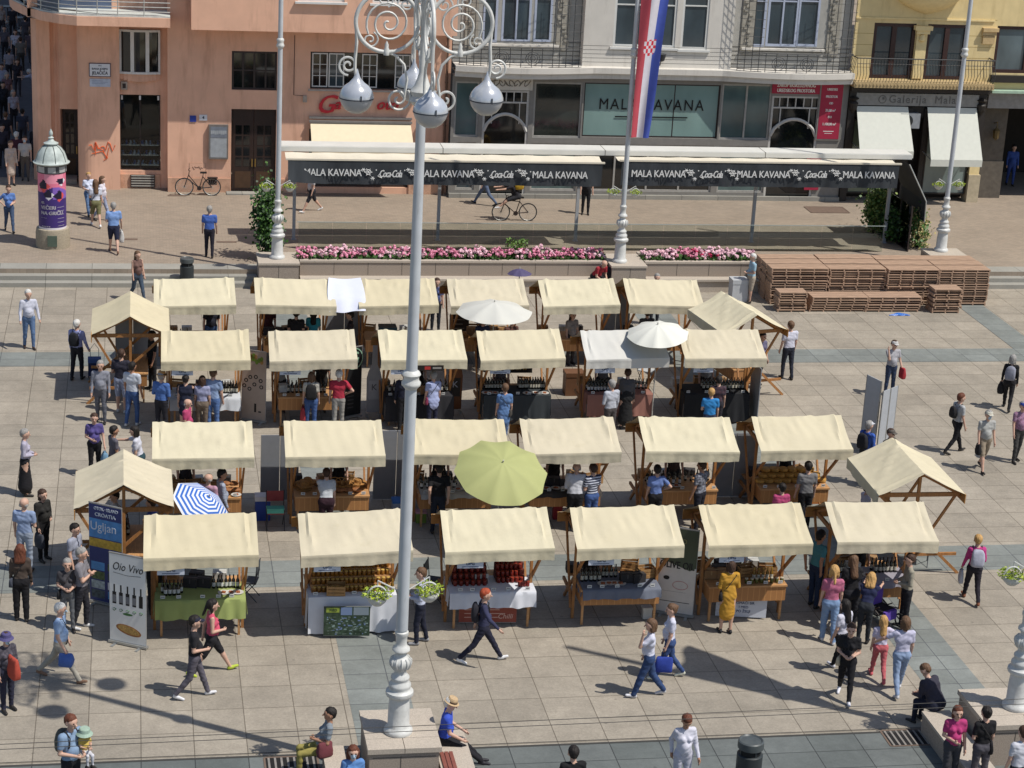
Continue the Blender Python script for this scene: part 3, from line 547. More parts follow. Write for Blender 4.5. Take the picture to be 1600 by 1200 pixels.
# balcony
mb=MB(); mb.bx(28.1,34.0,Yy-.75,Yy-.002,5.2,5.42); 
for k in range(40): mb.bx(28.15+k*.147,28.22+k*.147,Yy-.78,Yy-.752,5.3,5.36)
part('balcony_slab',mb,mat('balcony_stone','#b09a72',.85),yb,world=True)
g=MB(); prof=[(0,0),(-.1,.18),(-.16,.35),(-.06,.6),(0,.95)]
n=46
for k in range(n+1):
    x=28.15+5.8*k/n; g.tube([(x,Yy-.68+a,5.42+b) for a,b in prof],.011,4)
for k in range(4):
    for x in (28.15,33.95): g.tube([(x,Yy-.6+k*.16,5.42),(x+(.1 if x>30 else -.1),Yy-.6+k*.16,5.8),(x,Yy-.6+k*.16,6.37)],.012,4)
g.tube([(28.15,Yy,6.37),(28.15,Yy-.68,6.37),(33.95,Yy-.68,6.37),(33.95,Yy,6.37)],.025,6); g.tube([(28.15,Yy-.68,6.15),(33.95,Yy-.68,6.15)],.012,4); part('balcony_railing',g,mat('dark_iron','#3a3b3d',.6),yb,world=True)
# gallery shopfront
mb=MB(); mb.bx(28.12,34.0,Yy-.45,Yy-.002,4.98,5.18); mb.bx(28.12,28.4,Yy-.3,Yy-.002,.45,4.98); mb.bx(33.6,33.95,Yy-.3,Yy-.002,2.4,4.98); mb.bx(30.7,30.9,Yy-.2,Yy-.002,.45,4.3); mb.bx(31.4,31.6,Yy-.2,Yy-.002,.45,4.3); mb.bx(28.4,33.6,Yy-.1,Yy-.002,3.9,4.35)
for x in (28.3,33.75):
    mb.lathe([(.05,-.5),(.16,-.3),(.2,-.1),(.1,0),(.22,.1),(.05,.2)],10,(x,Yy-.3,4.6))
part('shopfront',mb,dark,yb,world=True)
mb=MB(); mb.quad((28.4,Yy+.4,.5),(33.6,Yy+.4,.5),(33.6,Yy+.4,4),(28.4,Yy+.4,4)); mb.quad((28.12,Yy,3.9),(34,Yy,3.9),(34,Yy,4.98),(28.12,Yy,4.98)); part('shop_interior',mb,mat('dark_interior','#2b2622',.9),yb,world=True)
mb=MB(); mb.bx(28.4,33.6,Yy-.3,Yy-.1,4.42,4.92); z=4.67; text(mb,'Galerija  Mala',.44,wallT(31.2,Yy-.306,z),1,bold=.002,spacing=1.15); mb.lathe([(.17,0),(.17,.01)],20,m=1,T=wallT(29.5,Yy-.302,z)); mb.lathe([(.13,0),(.13,.012)],20,m=0,T=wallT(29.5,Yy-.302,z)); mb.bx(29.49,29.58,Yy-.318,Yy-.312,4.66,4.76,1); part('shop_sign',mb,[mat('sign_grey','#8b8a86',.6),mat('sign_letter_grey','#62615e',.6)],yb,world=True)
cream=mat('awning_white','#cccdc2',.8,var=.03)
for a,b,yo,zb_ in ((28.45,30.62,77.3,2.75),(31.45,33.55,77.2,2.45)):
    mb=MB(); mb.quad((a,yo,zb_),(b+.1,yo,zb_),(b,Yy-.3,4.38),(a,Yy-.3,4.38)); mb.quad((a,Yy-.29,4.36),(b,Yy-.29,4.36),(b+.1,yo+.01,zb_-.02),(a,yo+.01,zb_-.02)); mb.bx(a,b+.1,yo-.01,yo+.02,zb_-.28,zb_-.003); part('awning',mb,cream,yb,world=True)
    mb=MB(); mb.beam((a+.05,yo,zb_-.05),(a+.05,Yy-.1,zb_+.1),.03,.03); mb.beam((b,yo,zb_-.05),(b,Yy-.1,zb_+.1),.03,.03); part('awning_arm',mb,steel,yb,world=True)
mb=MB(); c=FY(1420,188,Yy-.3); mb.bx(c[0]-.42,c[0]+.42,Yy-.45,Yy-.15,c[1]-.3,c[1]+.3); mb.lathe([(.24,0),(.24,.01),(.2,.012)],20,m=1,T=wallT(c[0]-.12,Yy-.452,c[1])); mb.lathe([(.05,0),(.05,.02)],12,m=0,T=wallT(c[0]-.12,Yy-.462,c[1])); part('air_conditioner',mb,[mat('ac_grey','#8d9094',.5),flat('ac_fan','#26292b',.6)],yb,world=True)
for a,b,cl in ((28.45,30.6,glassy('green_window','#5d6b5a',.1)),(31.65,33.55,glassy('shop_glass','#6d7b78',.1))): window(yb,a,b,.75,3.8,Yy-.05,dark,cl,1,1,.06,name='shop_window')
mb=MB(); mb.bx(33.62,34.05,Yy-.2,Yy-.002,.45,2.38); part('pier',mb,yel2,yb,world=True); mb=MB(); mb.bx(33.6,34.1,Yy-.28,Yy+.3,.45,1.6); part('pier_base',mb,mat('pier_stone','#b5a88e',.85),yb,world=True)
# arcade right
mb=MB(); mb.bx(34.1,60,Yy-.1,Yy+.5,4.35,4.98); mb.bx(34.1,60,Yy-.4,Yy+.2,5.02,5.12,1); text(mb,'HAR',.62,wallT(35.75,Yy-.106,4.62),2,bold=.006,spacing=1.05,align='LEFT'); part('arcade_sign',mb,[mat('band_grey','#8a8783',.7),mat('verdigris','#9db5a0',.7),flat('black_letters','#0d0d0e',.5)],yb,world=True)
mb=MB(); mb.bx(34.1,60,Yy-.2,Yy-.002,5.42,5.7); part('arcade_cornice',mb,dark,yb,world=True)
mb=MB(); mb.bx(34.25,35.35,Yy+.6,Yy+1.2,.45,4.35); mb.bx(34.2,35.4,Yy+.55,Yy+1.25,.45,2.0); part('arcade_pier',mb,mat('pier_grey','#5f584f',.85,var=.15),yb,world=True)
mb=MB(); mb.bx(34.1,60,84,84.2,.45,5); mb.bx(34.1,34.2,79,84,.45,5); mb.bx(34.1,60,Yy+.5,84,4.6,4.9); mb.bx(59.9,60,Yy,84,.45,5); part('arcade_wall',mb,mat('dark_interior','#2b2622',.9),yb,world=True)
mb=MB(); mb.bx(28.1,60,79,120,19.8,20); part('roof',mb,yel,yb,world=True)
l=MB(); l.tube([(34.8,Yy+.6,3.6),(34.8,Yy+.3,3.7),(34.8,Yy+.3,3.5)],.02,6); l.lathe([(.02,0),(.12,.08),(.16,.4),(.05,.5),(.02,.6)],8,(34.8,Yy+.3,2.95)); part('lantern',l,mat('lantern_brass','#5d4c2a',.5),yb,world=True)
# ================================================================= CAFE AWNING PAVILION
Z0=.45
white=mat('white_paint','#cfd0cf',.45,var=.06,scale=5); postm=mat('post_grey','#a3a5a8',.4,var=.05)
pv=thing('cafe_pavilion','long white roofed café pavilion with cream awnings and black printed valances','pavilion',(16,71.1,Z0))
mb=MB(); zf=FY(700,240,71.2)[1]; zt=zf+.2; mb.bx(4.95,28.25,71.2,72.05,zf,zt); mb.bx(4.95,28.25,71.17,71.2,zf+.02,zt-.02)
for x in (10.7,16.6,22.6): mb.bx(x-.01,x+.01,71.165,72.05,zf,zt+.004,1)
part('roof_beam',mb,[mat('roof_white','#c9c8c2',.6,var=.05,scale=1.5),dj],pv,world=True)
for x,pxs in ((5.5,0),(10.7,0),(15.8,0),(22.5,0),(27.7,0)):
    mb=MB(); mb.bx(x-.055,x+.055,71.6,71.71,Z0,zf-.003); mb.bx(x-.1,x+.1,71.55,71.76,Z0,Z0+.02); part('post',mb,postm,pv,world=True)
blackcloth=mat('valance_cloth','#33373b',.75,var=.2,scale=1.3,stretch=(3,1,1)); cream2=mat('awning_cream','#cdc5b3',.8,var=.05,scale=2)
lm=flat('print_white','#d5d5d2',.6)
def flower(mb,x,y,z,r,m=1):
    for k in range(6):
        a=k*math.pi/3; mb.tube([(x,y,z),(x+r*math.cos(a),y,z+r*math.sin(a))],.012,4,m)
    if r>.1: mb.tube([(x+r*.65*math.cos(a),y,z+r*.65*math.sin(a)) for a in [j*math.pi/4 for j in range(9)]],.012,4,m)
for (xa,xb,px0,texts) in ((5.1,16.38,700,((520,270,'M'),(610,272,'C'),(697,272,'M'),(784,273,'C'),(875,274,'M'))),(16.98,27.5,1200,((1029,272,'M'),(1112,273,'C'),(1193,273,'M'),(1275,273,'C'),(1358,274,'M')))):
    Yv=70.3; ztop=FY(px0,255 if px0>900 else 253,Yv)[1]; zbot=FY(px0,292 if px0>900 else 289,Yv)[1]
    mb=MB()
    mb.grid(lambda u,v:(xa+(xb-xa)*u,71.16-(71.16-Yv)*v,zf-.02-(zf-.02-ztop)*v-.05*math.sin(math.pi*v)+.01*math.sin(u*60)),60,5); mb.bx(xa-.03,xb+.03,Yv-.04,Yv+.03,ztop-.0,ztop+.06)
    part('awning',mb,cream2,pv,world=True)
    mb=MB()
    def vf(u,v):
        wv=.03*math.sin(u*44+1)*v+.02*math.sin(u*97)*v
        dz=0
        if xa<6 and u<.12: wv-=.25*(1-u/.12)*v; dz=.1*(1-u/.12)*v
        return (xa+.05+(xb-xa-.1)*u,Yv-.02+wv,ztop-.0-(ztop-zbot)*v+dz)
    mb.grid(vf,120,6)
    mv=part('valance',mb,blackcloth,pv,world=True,smooth=60)
    lt=MB()
    for (px,py,k) in texts:
        x,z=FY(px,py,Yv-.08)
        if k=='M': text(lt,'MALA KAVANA',.36,wallT(x,Yv-.085,z),0,bold=.004,spacing=.95,sx=.84)
        else:
            text(lt,'Coca-Cola',.36,wallT(x,Yv-.085,z),0,bold=.006,shear=.3,spacing=.82,sx=.62); lt.tube([(x-.3,Yv-.085,z+.1),(x-.44,Yv-.085,z-.08),(x-.3,Yv-.085,z-.14)],.014,4,0)
            for sx_ in (-1,1):
                flower(lt,x+sx_*.78,Yv-.085,z+.06,.14,0); flower(lt,x+sx_*.62,Yv-.085,z+.16*-sx_*-1,.07,0); flower(lt,x+sx_*.95,Yv-.085,z-.14*sx_,.07,0); lt.cb((x+sx_*.5,Yv-.085,z+.14),(.04,.01,.04)); lt.cb((x+sx_*1.03,Yv-.085,z+.12),(.04,.01,.04))
    lo=link('lettering',lt.mesh('lettering',lm,tuple(pv.location)),mv)
# side curtain on the right end
A=FY(1421,257,70.4); B=FY(1447,315,70.4); C_=FY(1444,347,70.4); mb=MB()
for dx in (0,.02):
    pts=[(A[0]+dx,70.4,A[1]),(B[0]+dx,70.4,B[1]),(C_[0]+dx,70.4,C_[1]),(C_[0]+dx,73.0,C_[1]),(B[0]+dx,73.0,B[1]),(A[0]+dx,73.0,A[1])]
    mb.quad(pts[0],pts[1],pts[4],pts[5]); mb.quad(pts[1],pts[2],pts[3],pts[4])
part('side_curtain',mb,blackcloth,pv,world=True); mb=MB(); mb.tube([(A[0],70.38,A[1]),(B[0],70.38,B[1]),(C_[0],70.38,C_[1])],.025,6); part('awning_arm',mb,steel,pv,world=True)
# glass balustrade
gp=clearglass('rail_glass',(.86,.9,.89)); gs=thing('glass_screen','low clear glass balustrade panels along the café terrace edge','glass screen',(15,70.3,Z0))
for k in range(18):
    x=5.55+k*1.2; 
    if x>26: break
    mb=MB(); mb.bx(x+.01,x+1.19,70.3,70.312,Z0,1.42); part('glass_panel',mb,gp,gs,world=True)
mb=MB(); mb.bx(5.5,27.2,70.29,70.32,1.42,1.44); part('top_rail',mb,mat('rail_edge','#9aa39f',.3),gs,world=True)
gs2=thing('glass_screen','tall glass wind screen at the right end of the café pavilion','glass screen',(28,72,Z0))
for y in (70.35,71.5,72.65): mb=MB(); mb.bx(28.15+(y-70.3)*.0,28.162,y,y+1.1,Z0,2.15); part('glass_panel',mb,gp,gs2,world=True); mb=MB(); mb.bx(28.13,28.18,y-.03,y,Z0,2.2); part('mullion',mb,dkf,gs2,world=True)

# ================================================================= LAMP POSTS AND FLAG POLES
wp=mat('lamp_white','#c4c4c0',.45,var=.1,scale=9,spec=.5,stain=(7,(1,1,.4),.5,.56,'#7d776e')); wp2=mat('pole_white','#b4b8bc',.35,var=.07,spec=.5,scale=3,stain=(5,(2,2,.3),.45,.58,'#83807a'))
BASE=[(.46,0),(.48,.06),(.46,.14),(.4,.2),(.36,.26),(.35,.9),(.33,1.15),(.32,1.3),(.43,1.34),(.46,1.4),(.45,1.5),(.36,1.56),(.34,1.62),(.37,1.68),(.36,1.76),(.29,1.84),(.28,1.92),(.31,1.96),(.3,2.02),(.22,2.1),(.19,2.2),(.24,2.3),(.32,2.42),(.34,2.52),(.33,2.62),(.25,2.7),(.19,2.76),(.18,2.86),(.22,2.9),(.29,2.96),(.28,3.04),(.2,3.1),(.18,3.2),(.19,3.45),(.22,3.5),(.22,3.6),(.17,3.64),(.16,3.7)]
def pole_base(t,s=.57,h=14,r0=.155,r1=.12,rings=(7.0,)):
    mb=MB(); mb.lathe([(r*s,z*s) for r,z in BASE[:6]],28); mb.lathe([(r*s,z*s) for r,z in BASE[5:]],28)
    for k in range(12):
        a=k*math.pi/6; mb.tube([((r+.012)*s*math.cos(a),(r+.012)*s*math.sin(a),z*s) for r,z in BASE[21:26]],.03*s,5)
    part('cast_base',mb,wp,t,smooth=50)
    mb=MB(); mb.lathe([(r0,3.68*s),(r0*.93,rings[0]-.0),(r1,h)],20); part('pole',mb,wp2,t,smooth=50)
    mb=MB()
    for z in rings: mb.lathe([(r0*.95,-.2),(r0*1.15,-.17),(r0*1.5,-.13),(r0*1.55,-.08),(r0*1.25,-.04),(r0*1.2,.02),(r0*1.5,.07),(r0*1.3,.12),(r0*.9,.15)],18,(0,0,z))
    part('collar',mb,wp,t,smooth=50)
def spiral(c,r0,turns,a0,sgn,T,r=.02,decay=2.2):
    pts=[];n=int(22*turns)
    for i in range(n+1):
        t=i/n; a=a0+sgn*t*turns*2*math.pi; rr=r0*(1-t)**.9+.02; pts.append(T@Vector((c[0]+rr*math.cos(a),0,c[1]+rr*math.sin(a))))
    return pts
globe_top=mat('globe_metal','#b7bbc2',.2,metal=.3,var=.1,spec=.6); globe_bot=mat('globe_glass','#a2a3a6',.2,var=.05,spec=.7)
def basket_pair(X,Y,zb,ang=0,s=1,both=True,labs=None):
    for i,sg in enumerate((-1,1) if both else (-1,)):
        a=ang; cx=X+sg*.78*s*math.cos(a); cy_=Y+sg*.78*s*math.sin(a)
        t=thing('hanging_basket',labs[i],'flower basket',(cx,cy_,zb-.3*s),group='hanging flower baskets')
        t.scale=(s,s,s)
        mb=MB(); mb.lathe([(.02,-.24),(.14,-.22),(.26,-.1),(.31,.03),(.3,.05),(.26,.02),(.1,-.02)],20); part('bowl',mb,mat('basket_white','#c4c3bd',.5),t,smooth=50)
        mb=MB(); mb.tube([(.3*math.cos(b),0,.3*math.sin(b)*1.25) for b in [k*math.pi/12 for k in range(13)]],.028,6); part('handle',mb,wp,t,smooth=50)
        mb=MB(); rr=random.Random(int(X*7+sg))
        for k in range(190):
            th=rr.uniform(0,6.28); ra=.4*rr.random()**.5; z=.06+rr.uniform(-.1,.26)*(1-ra); p=Vector((ra*math.cos(th)*1.1,ra*math.sin(th),z)); q=Vector((rr.uniform(-1,1),rr.uniform(-1,1),rr.uniform(.1,1))).normalized()*.11; u=q.cross(Vector((0,0,1))).normalized()*.06
            mb.add([p-u,p+q*.6-u*.3,p+q,p+q*.5+u],[(0,1,2,3)],k%2)
        part('foliage',mb,[mat('lime_leaf','#9fae34',.6,var=.25,scale=20),mat('lime_leaf2','#74882a',.6,var=.25,scale=20)],t)
        
def basket_arms(t,z,ang,s=1,sides=(-1,1)):
    mb=MB()
    for sg in sides:
        c,d=math.cos(ang)*sg,math.sin(ang)*sg
        mb.tube([(c*.02,d*.02,z-.19*s),(c*.78*s,d*.78*s,z+.25*s)],.014,5); mb.tube([(c*.78*s,d*.78*s,z+.25*s),(c*.78*s,d*.78*s,z-.02*s)],.01,4)
    part('basket_arm',mb,wp,t)
def street_lamp(loc,label,angs,zring=7.0-.0,bz=None):
    t=thing('street_lamp',label,'street lamp',loc)
    pole_base(t,.57,11.9,.112,.08,rings=(6.95,))
    zc=11.75
    mb=MB(); mb.lathe([(.1,-.0),(.16,.05),(.22,.12),(.17,.2),(.2,.28),(.13,.38),(.09,.5),(.06,.6),(.055,2.0),(.11,2.1),(.06,2.3),(.1,2.5),(.02,3.2)],20,(0,0,zc)); part('crown',mb,wp,t,smooth=50)
    for k in range(4):
        a=k*math.pi/2; T=Matrix.Rotation(a,4,'Z')@Matrix.Translation((0,0,0))
        mb=MB(); R=.5; cx,cz=.62,13.17
        ring=[T@Vector((cx+R*1.05*math.cos(b),0,cz+R*math.sin(b))) for b in [math.radians(d) for d in range(150,-105,-9)]]
        mb.tube(ring,.035,8); mb.tube([T@Vector((.07,0,14.1)),T@Vector((.1,0,13.8)),ring[0]],.035,8)
        mb.tube([T@Vector((cx+R*1.05*math.cos(b),0,cz+R*math.sin(b))) for b in [math.radians(d) for d in range(150,271,8)]],.03,8)
        # scroll to the globe
        mb.tube([T@Vector(v) for v in ((cx+R*1.03,0,cz-.1),(cx+R*1.0,0,cz-.35),(cx+R+.02,0,cz-.62),(cx+R+.02,0,cz-.78),(1.12,0,cz-.9))],.03,6)
        mb.tube(spiral((cx+R+.13,cz-.73),.15,1.8,-math.pi/2,1,T,.02),.02,5)
        # inner scrolls
        mb.tube(spiral((cx-.02,cz-.02),.36,2.3,-.5,1,T),.02,6)
        for (qx,qz,q0,sg) in ((-.3,.3,0,1),(.05,.37,-2,-1),(.28,-.3,2,1)): mb.tube(spiral((cx+qx,cz+qz),.12,1.5,q0,sg,T),.016,5)
        # lower bracket scroll
        mb.tube([T@Vector(v) for v in ((cx,0,cz-R),(cx-.15,0,cz-R-.05),(cx-.3,0,cz-R-.2),(cx-.36,0,cz-R-.45),(cx-.32,0,cz-R-.75))],.026,6)
        mb.tube(spiral((cx-.22,cz-R-.78),.2,1.8,2.4,1,T),.022,5); mb.lathe([(.05,-.07),(.06,0),(.03,.06),(.035,.1),(.005,.17)],8,tuple(T@Vector((cx,0,cz-R+.02))))
        part('scroll_arm',mb,wp,t,smooth=60)
        c=T@Vector((1.1,0,11.93)); mb=MB(); P=[(.01,.45),(.03,.38),(.06,.3),(.13,.22),(.2,.17),(.255,.1),(.285,.02),(.288,-.03)]
        mb.lathe(list(reversed(P)),28,tuple(c)); g=part('globe_cap',mb,globe_top,t,smooth=60)
        mb=MB(); mb.lathe([(.02,-.3),(.1,-.285),(.19,-.23),(.255,-.14),(.284,-.05),(.286,-.034)],28,tuple(c)); link('globe',mb.mesh('globe',globe_bot,smooth=True),g)
        mb=MB(); mb.lathe([(.292,-.045),(.292,-.025)],28,tuple(c)); mb.cb(tuple(c+Vector((.05,-.29,.0))),(.02,.02,.1)); link('clasp',mb.mesh('clasp',flat('clasp','#3c4149',.5)),g)
    return t
L1=G(622,1143,.9); L1.z=.9
l1=street_lamp(L1,'tall white cast iron street lamp with four globes in the centre foreground',None)
basket_arms(l1,2.95,.12,.62); basket_pair(L1.x,L1.y,L1.z+2.95,.12,.62,True,['lime green flower basket left of the central street lamp, before the jars stall','lime green flower basket right of the central street lamp'])
L2=Vector((16.98,34.08,.9)); l2=thing('flagpole','white flagpole on a moulded base at the right edge, its top outside the picture','flagpole',L2); pole_base(l2,.57,15,.112,.08,rings=(7.0,))
basket_arms(l2,3.0,.12,.62,(-1,)); basket_pair(L2.x,L2.y,L2.z+3.0,.12,.62,False,['lime green flower basket at the right edge of the picture'])
flagc=[mat('flag_red','#b84a55',.7,var=.05),mat('flag_white','#cfcbd2',.7,var=.04),mat('flag_blue','#4557aa',.7,var=.06),mat('check_red','#c9303c',.7)]
def flag(name,x,y,z0,z1,w0,w1,label,dx=0,phase=0,ang=0.0,par=None):
    Ln=z1-z0
    def p(u,v):
        wd=(w0*(1-v)+w1*v); a=u*wd; f=.09*math.sin(u*7+v*5+phase)*(1-.3*v)+.05*math.sin(v*9+u*3)
        xx=a*math.cos(ang)-f*math.sin(ang); yy=a*math.sin(ang)+f*math.cos(ang)
        return (.1+xx+dx*v*math.cos(ang),yy-.05,z1-z0-Ln*v)
    def mf(u,v):
        b=0 if u<.34 else 1 if u<.67 else 2
        if name=='flag_with_arms':
            zz=(1-v)*Ln; cz=3.05; du=(u-.5)*w0/.5; dv=(zz-cz)/.5; dist=abs(du)**2.2+abs(dv)**2.2
            if abs(du)<.62 and -.62<dv<.55 and (dv>-.2 or abs(du)<.62*math.sqrt(max(0,1-((dv+.2)/.42)**2))):
                return 3 if (int((du+.62)/.248)+int((dv+.63)/.248))%2==0 else 1
        return b
    mb=MB(); mb.grid(p,48,150,mf=mf); return solo('flag',mb,flagc,label,'flag',(x,y,z0),smooth=180)
FP=[((433,403),.97,'left white flagpole on its granite plinth, no flag in view'),((968,409),.97,'middle white flagpole carrying the long red white and blue flag'),((1470,392),.95,'right white pole rising behind the stacked wooden boards')]
fl_=[]
for p,z,lab in FP:
    g=G(*p,z); t=thing('flagpole',lab,'flagpole',(g.x,g.y,z)); fl_.append(g)
    sc=.55; pole_base(t,sc,15,.085,.06,rings=(7.25,)); basket_arms(t,2.55,.0,.5)
    nm=['left','middle','right'][FP.index((p,z,lab))]
    basket_pair(g.x,g.y,z+2.55,0,.5,True,[f'small yellow-green flower basket on the left of the {nm} flagpole',f'small yellow-green flower basket on the right of the {nm} flagpole'])
g=fl_[1]; zfl=FY(993,213,g.y)[1]
flag('flag_with_arms',g.x+.0,g.y-.12,zfl,zfl+7.5,1.15,.6,'long hanging red white and blue flag with a red chequered shield',dx=-.05)
flag('flag',L2.x,L2.y,6.2,12.0,1.35,.15,'drooping flag on the right edge flagpole above the picture, seen only by its shadow',ang=1.07,phase=2)

# ================================================================= ADVERTISING PILLAR
g=G(83,384,Z0); g.z=Z0; t=thing('advertising_pillar','round advertising pillar with domed pale roof and purple and pink poster','advertising pillar',g)
mb=MB(); mb.lathe([(.58,0),(.58,.5),(.55,.66),(.5,.68)],8+24); part('plinth',mb,mat('pillar_stone','#9a8f7c',.85,var=.15,scale=20),t,smooth=30); mb=MB(); mb.bx(-.16,.16,-.6,-.56,.12,.5); part('hatch',mb,mat('hatch_green','#4e5c50',.6),t)
RP=.47
def cyl(u,v,z0=.68,z1=2.62,r=RP): a=-math.pi+2*math.pi*u-math.pi/2; return (r*math.cos(a),r*math.sin(a),z1+(z0-z1)*v)
def pm(u,v):
    x=(u-.5)*2*math.pi*RP; z=2.62-1.94*v
    if z<1.98 or (z<2.2 and math.sin(x*4+1)*.12+2.05>z): base=1 if z>1.75 and x>.05 else 0
    else: base=2
    if base==2 and abs(x-.1)<.35 and z>2.3: base=3
    if z<.74: base=5
    if 1.66<z<2.45:
        for cx_,cz_,a in ((-.28,2.2,.24),(.36,2.38,.2),(.28,1.86,.22),(-.1,1.9,.2)):
            if abs(x-cx_)+abs(z-cz_)<a: base=4 if z>cz_-.1 and (x-cx_)<.1 else 5 if a<.22 else 6
    return base
mb=MB(); mb.grid(cyl,72,60,mf=pm); part('poster',mb,[flat('p_purple','#3d2a6e',.5),flat('p_violet','#7d5cb0',.5),flat('p_pink','#d8738d',.5),flat('p_pink2','#e08fa2',.5),flat('p_ink','#1d1630',.5),flat('p_white','#d8d3d8',.5),flat('p_coral','#d0524e',.5)],t,smooth=80)
mb=MB()
def ctext(s,size,a0,z,bold=.004):
    tm=MB(); text(tm,s,size,Matrix.Identity(4),0,bold=bold,align='LEFT',ext=.001); 
    vs=[]
    for x,y,zz in tm.V: a=-math.pi/2+a0+x/RP; vs.append(((RP+.006)*math.cos(a),(RP+.006)*math.sin(a),z+y))
    mb.add(vs,tm.F)
ctext('40.',.13,-.85,1.62); ctext('VEČERI',.17,-.85,1.45,.007); ctext('NA GRIČU',.17,-.85,1.26,.007)
for k in range(6): ctext('..........',.12,.42,1.5-k*.13,.012)
ctext('- - - -',.1,-.85,1.1,.006); ctext('o o o o o',.08,-.8,.8,.006); part('poster_text',mb,flat('p_white','#d8d3d8',.5),t)
mb=MB(); mb.lathe([(RP,2.62),(.49,2.64),(.49,2.9),(RP,2.92)],28,m=0); 
for k in range(8):
    a=k*math.pi/4-math.pi/2+.05; T=Matrix.Rotation(a,4,'Z'); mb.bx(.47,.497,-.13,.13,2.67,2.87,1,T)
part('frieze',mb,[mat('frieze_dark','#4c4c4f',.6),mat('frieze_pale','#a9a9a6',.6)],t)
mb=MB(); mb.lathe([(.5,2.9),(.6,2.93),(.62,2.97),(.55,3.0),(.52,3.1),(.45,3.3),(.33,3.46),(.2,3.55),(.16,3.56),(.24,3.58),(.25,3.62),(.12,3.68),(.07,3.76),(.1,3.8),(.04,3.85),(.07,3.92),(.06,4.0),(.01,4.1)],30)
for k in range(8):
    a=k*math.pi/4+.3; mb.tube([(r*math.cos(a),r*math.sin(a),z+.01) for r,z in ((.55,3.0),(.52,3.1),(.45,3.3),(.33,3.46),(.2,3.55))],.014,4,1)
part('dome',mb,[mat('dome_pale','#a9b2ae',.5,var=.15,scale=6),mat('dome_rib','#5f6663',.5)],t,smooth=60)

# ================================================================= WOODEN DUCKBOARDS
wood=mat('duckboard_wood','#6b4f40',.8,var=.3,scale=5,stretch=(1,6,6),bump=.003); woodtop=mat('duckboard_top','#a38771',.8,var=.3,scale=4,stretch=(.6,9,6),bump=.003)
def board_mesh(L,Wd,n,th=.085):
    mb=MB()
    for k in range(3): y=k*Wd/3; mb.bx(0,L,y+.01-(.03 if k==0 else 0),y+Wd/3-.01,th-.032,th,1)
    for k in range(n+1):
        x=(L-.045)*k/n; mb.bx(x,x+.045,-.026,Wd,0,th-.033,1)
    return mb.mesh('duckboard',[wood,woodtop])
def stack(x,y,n,L,Wd,cl,lab,dz=.085,jit=.03,rz=0,shear=0,grp=None):
    me=board_mesh(L,Wd,cl)
    for k in range(n):
        o=link('duckboard',me,None,(x+rnd.uniform(-jit,jit)+shear*k,y+rnd.uniform(-jit,jit),k*dz+.0),rz+rnd.uniform(-.008,.008)); tag(o,lab,'wooden board',grp or lab)
# long stacks: three deep
zt_=1.3
for (x,L,nb,lab,ys) in ((21.25,2.05,8,'left big stack',65.0),(25.38,1.86,8,'right big stack',64.9)):
    for half in (0,1):
        for r in range(3):
            N=15
            stack(x+half*(L+.0)-.0+r*-.0,ys+r*.66,N,L-.02,.56,4,f'brown slatted duckboard in the {lab} by the planter wall, {"left" if half==0 else "right"} half, {["front","middle","rear"][r]} row',grp='duckboards in the '+lab)
a=G(1215,487); stack(a.x,a.y,8,.98,.55,2,'short brown duckboard in the small leaning stack at the left front',jit=.04,grp='short duckboards left')
a=G(1457,489); stack(a.x,a.y-.0,10,.98,.6,2,'short brown duckboard in the untidy small stack at the right front',jit=.05,grp='short duckboards right')
a=G(1264,487); stack(a.x,a.y,6,1.98,.7,4,'brown duckboard in the low long stack, left half',jit=.02,shear=.02,grp='low stack left half')
stack(a.x+2.0,a.y,6,1.9,.7,4,'brown duckboard in the low long stack, right half',jit=.02,shear=.02,grp='low stack right half')
a=G(1405,492); mb=MB(); mb.grid(lambda u,v:(-.4+.75*u,-.12+.3*v*(1-1.6*abs(u-.55)),.012+.05*math.sin(u*math.pi)*math.sin(v*3)+.01*math.sin(u*17+v*9)),14,7); solo('plastic_sheet',mb,flat('blue_sheet','#2f66b4',.4),'crumpled blue plastic sheet in front of the low board stack','sheet',a)

# ================================================================= GERANIUMS AND SHRUBS
leafg=mat('geranium_leaf','#3c5a26',.6,var=.35,scale=15); petal=[mat('petal_pink','#de8fa8',.6,var=.25,scale=30),mat('petal_pale','#e6bcc6',.6,var=.15,scale=30),mat('petal_magenta','#c8325f',.6,var=.2,scale=30)]
def leafball(mb,rr,n,rx,ry,z0,z1,s,m=0,mm=None):
    for k in range(n):
        th=rr.uniform(0,6.28); ra=rr.random()**.5; z=rr.uniform(z0,z1); p=Vector((rx*ra*math.cos(th),ry*ra*math.sin(th),z))
        q=Vector((rr.uniform(-1,1),rr.uniform(-1,1),rr.uniform(-.2,1))).normalized()*s*rr.uniform(.6,1.3); u=q.orthogonal().normalized()*s*.5
        u=Matrix.Rotation(rr.uniform(0,6.28),3,q.normalized())@u
        mb.add([p-u*.2,p+q*.5-u,p+q,p+q*.5+u],[(0,1,2,3)],m if mm is None else rr.choice(mm))
def geranium_mesh(seed,pm):
    rr=random.Random(seed); a=MB(); leafball(a,rr,80,.26,.3,0,.2,.12)
    b=MB()
    for k in range(11):
        th=rr.uniform(0,6.28); ra=.3*rr.random()**.5; c=Vector((ra*math.cos(th),ra*math.sin(th),rr.uniform(.16,.34))); a.tube([(c.x*.5,c.y*.5,0),tuple(c)],.006,3)
        for j in range(16):
            d=Vector((rr.gauss(0,1),rr.gauss(0,1),rr.gauss(.3,1))).normalized(); p=c+d*.055; u=d.orthogonal().normalized()*.034; v=d.cross(u).normalized()*.034; b.add([p-u,p-v,p+u,p+v],[(0,1,2,3)],0)
    return a.mesh('foliage',leafg),b.mesh('blossom',pm)
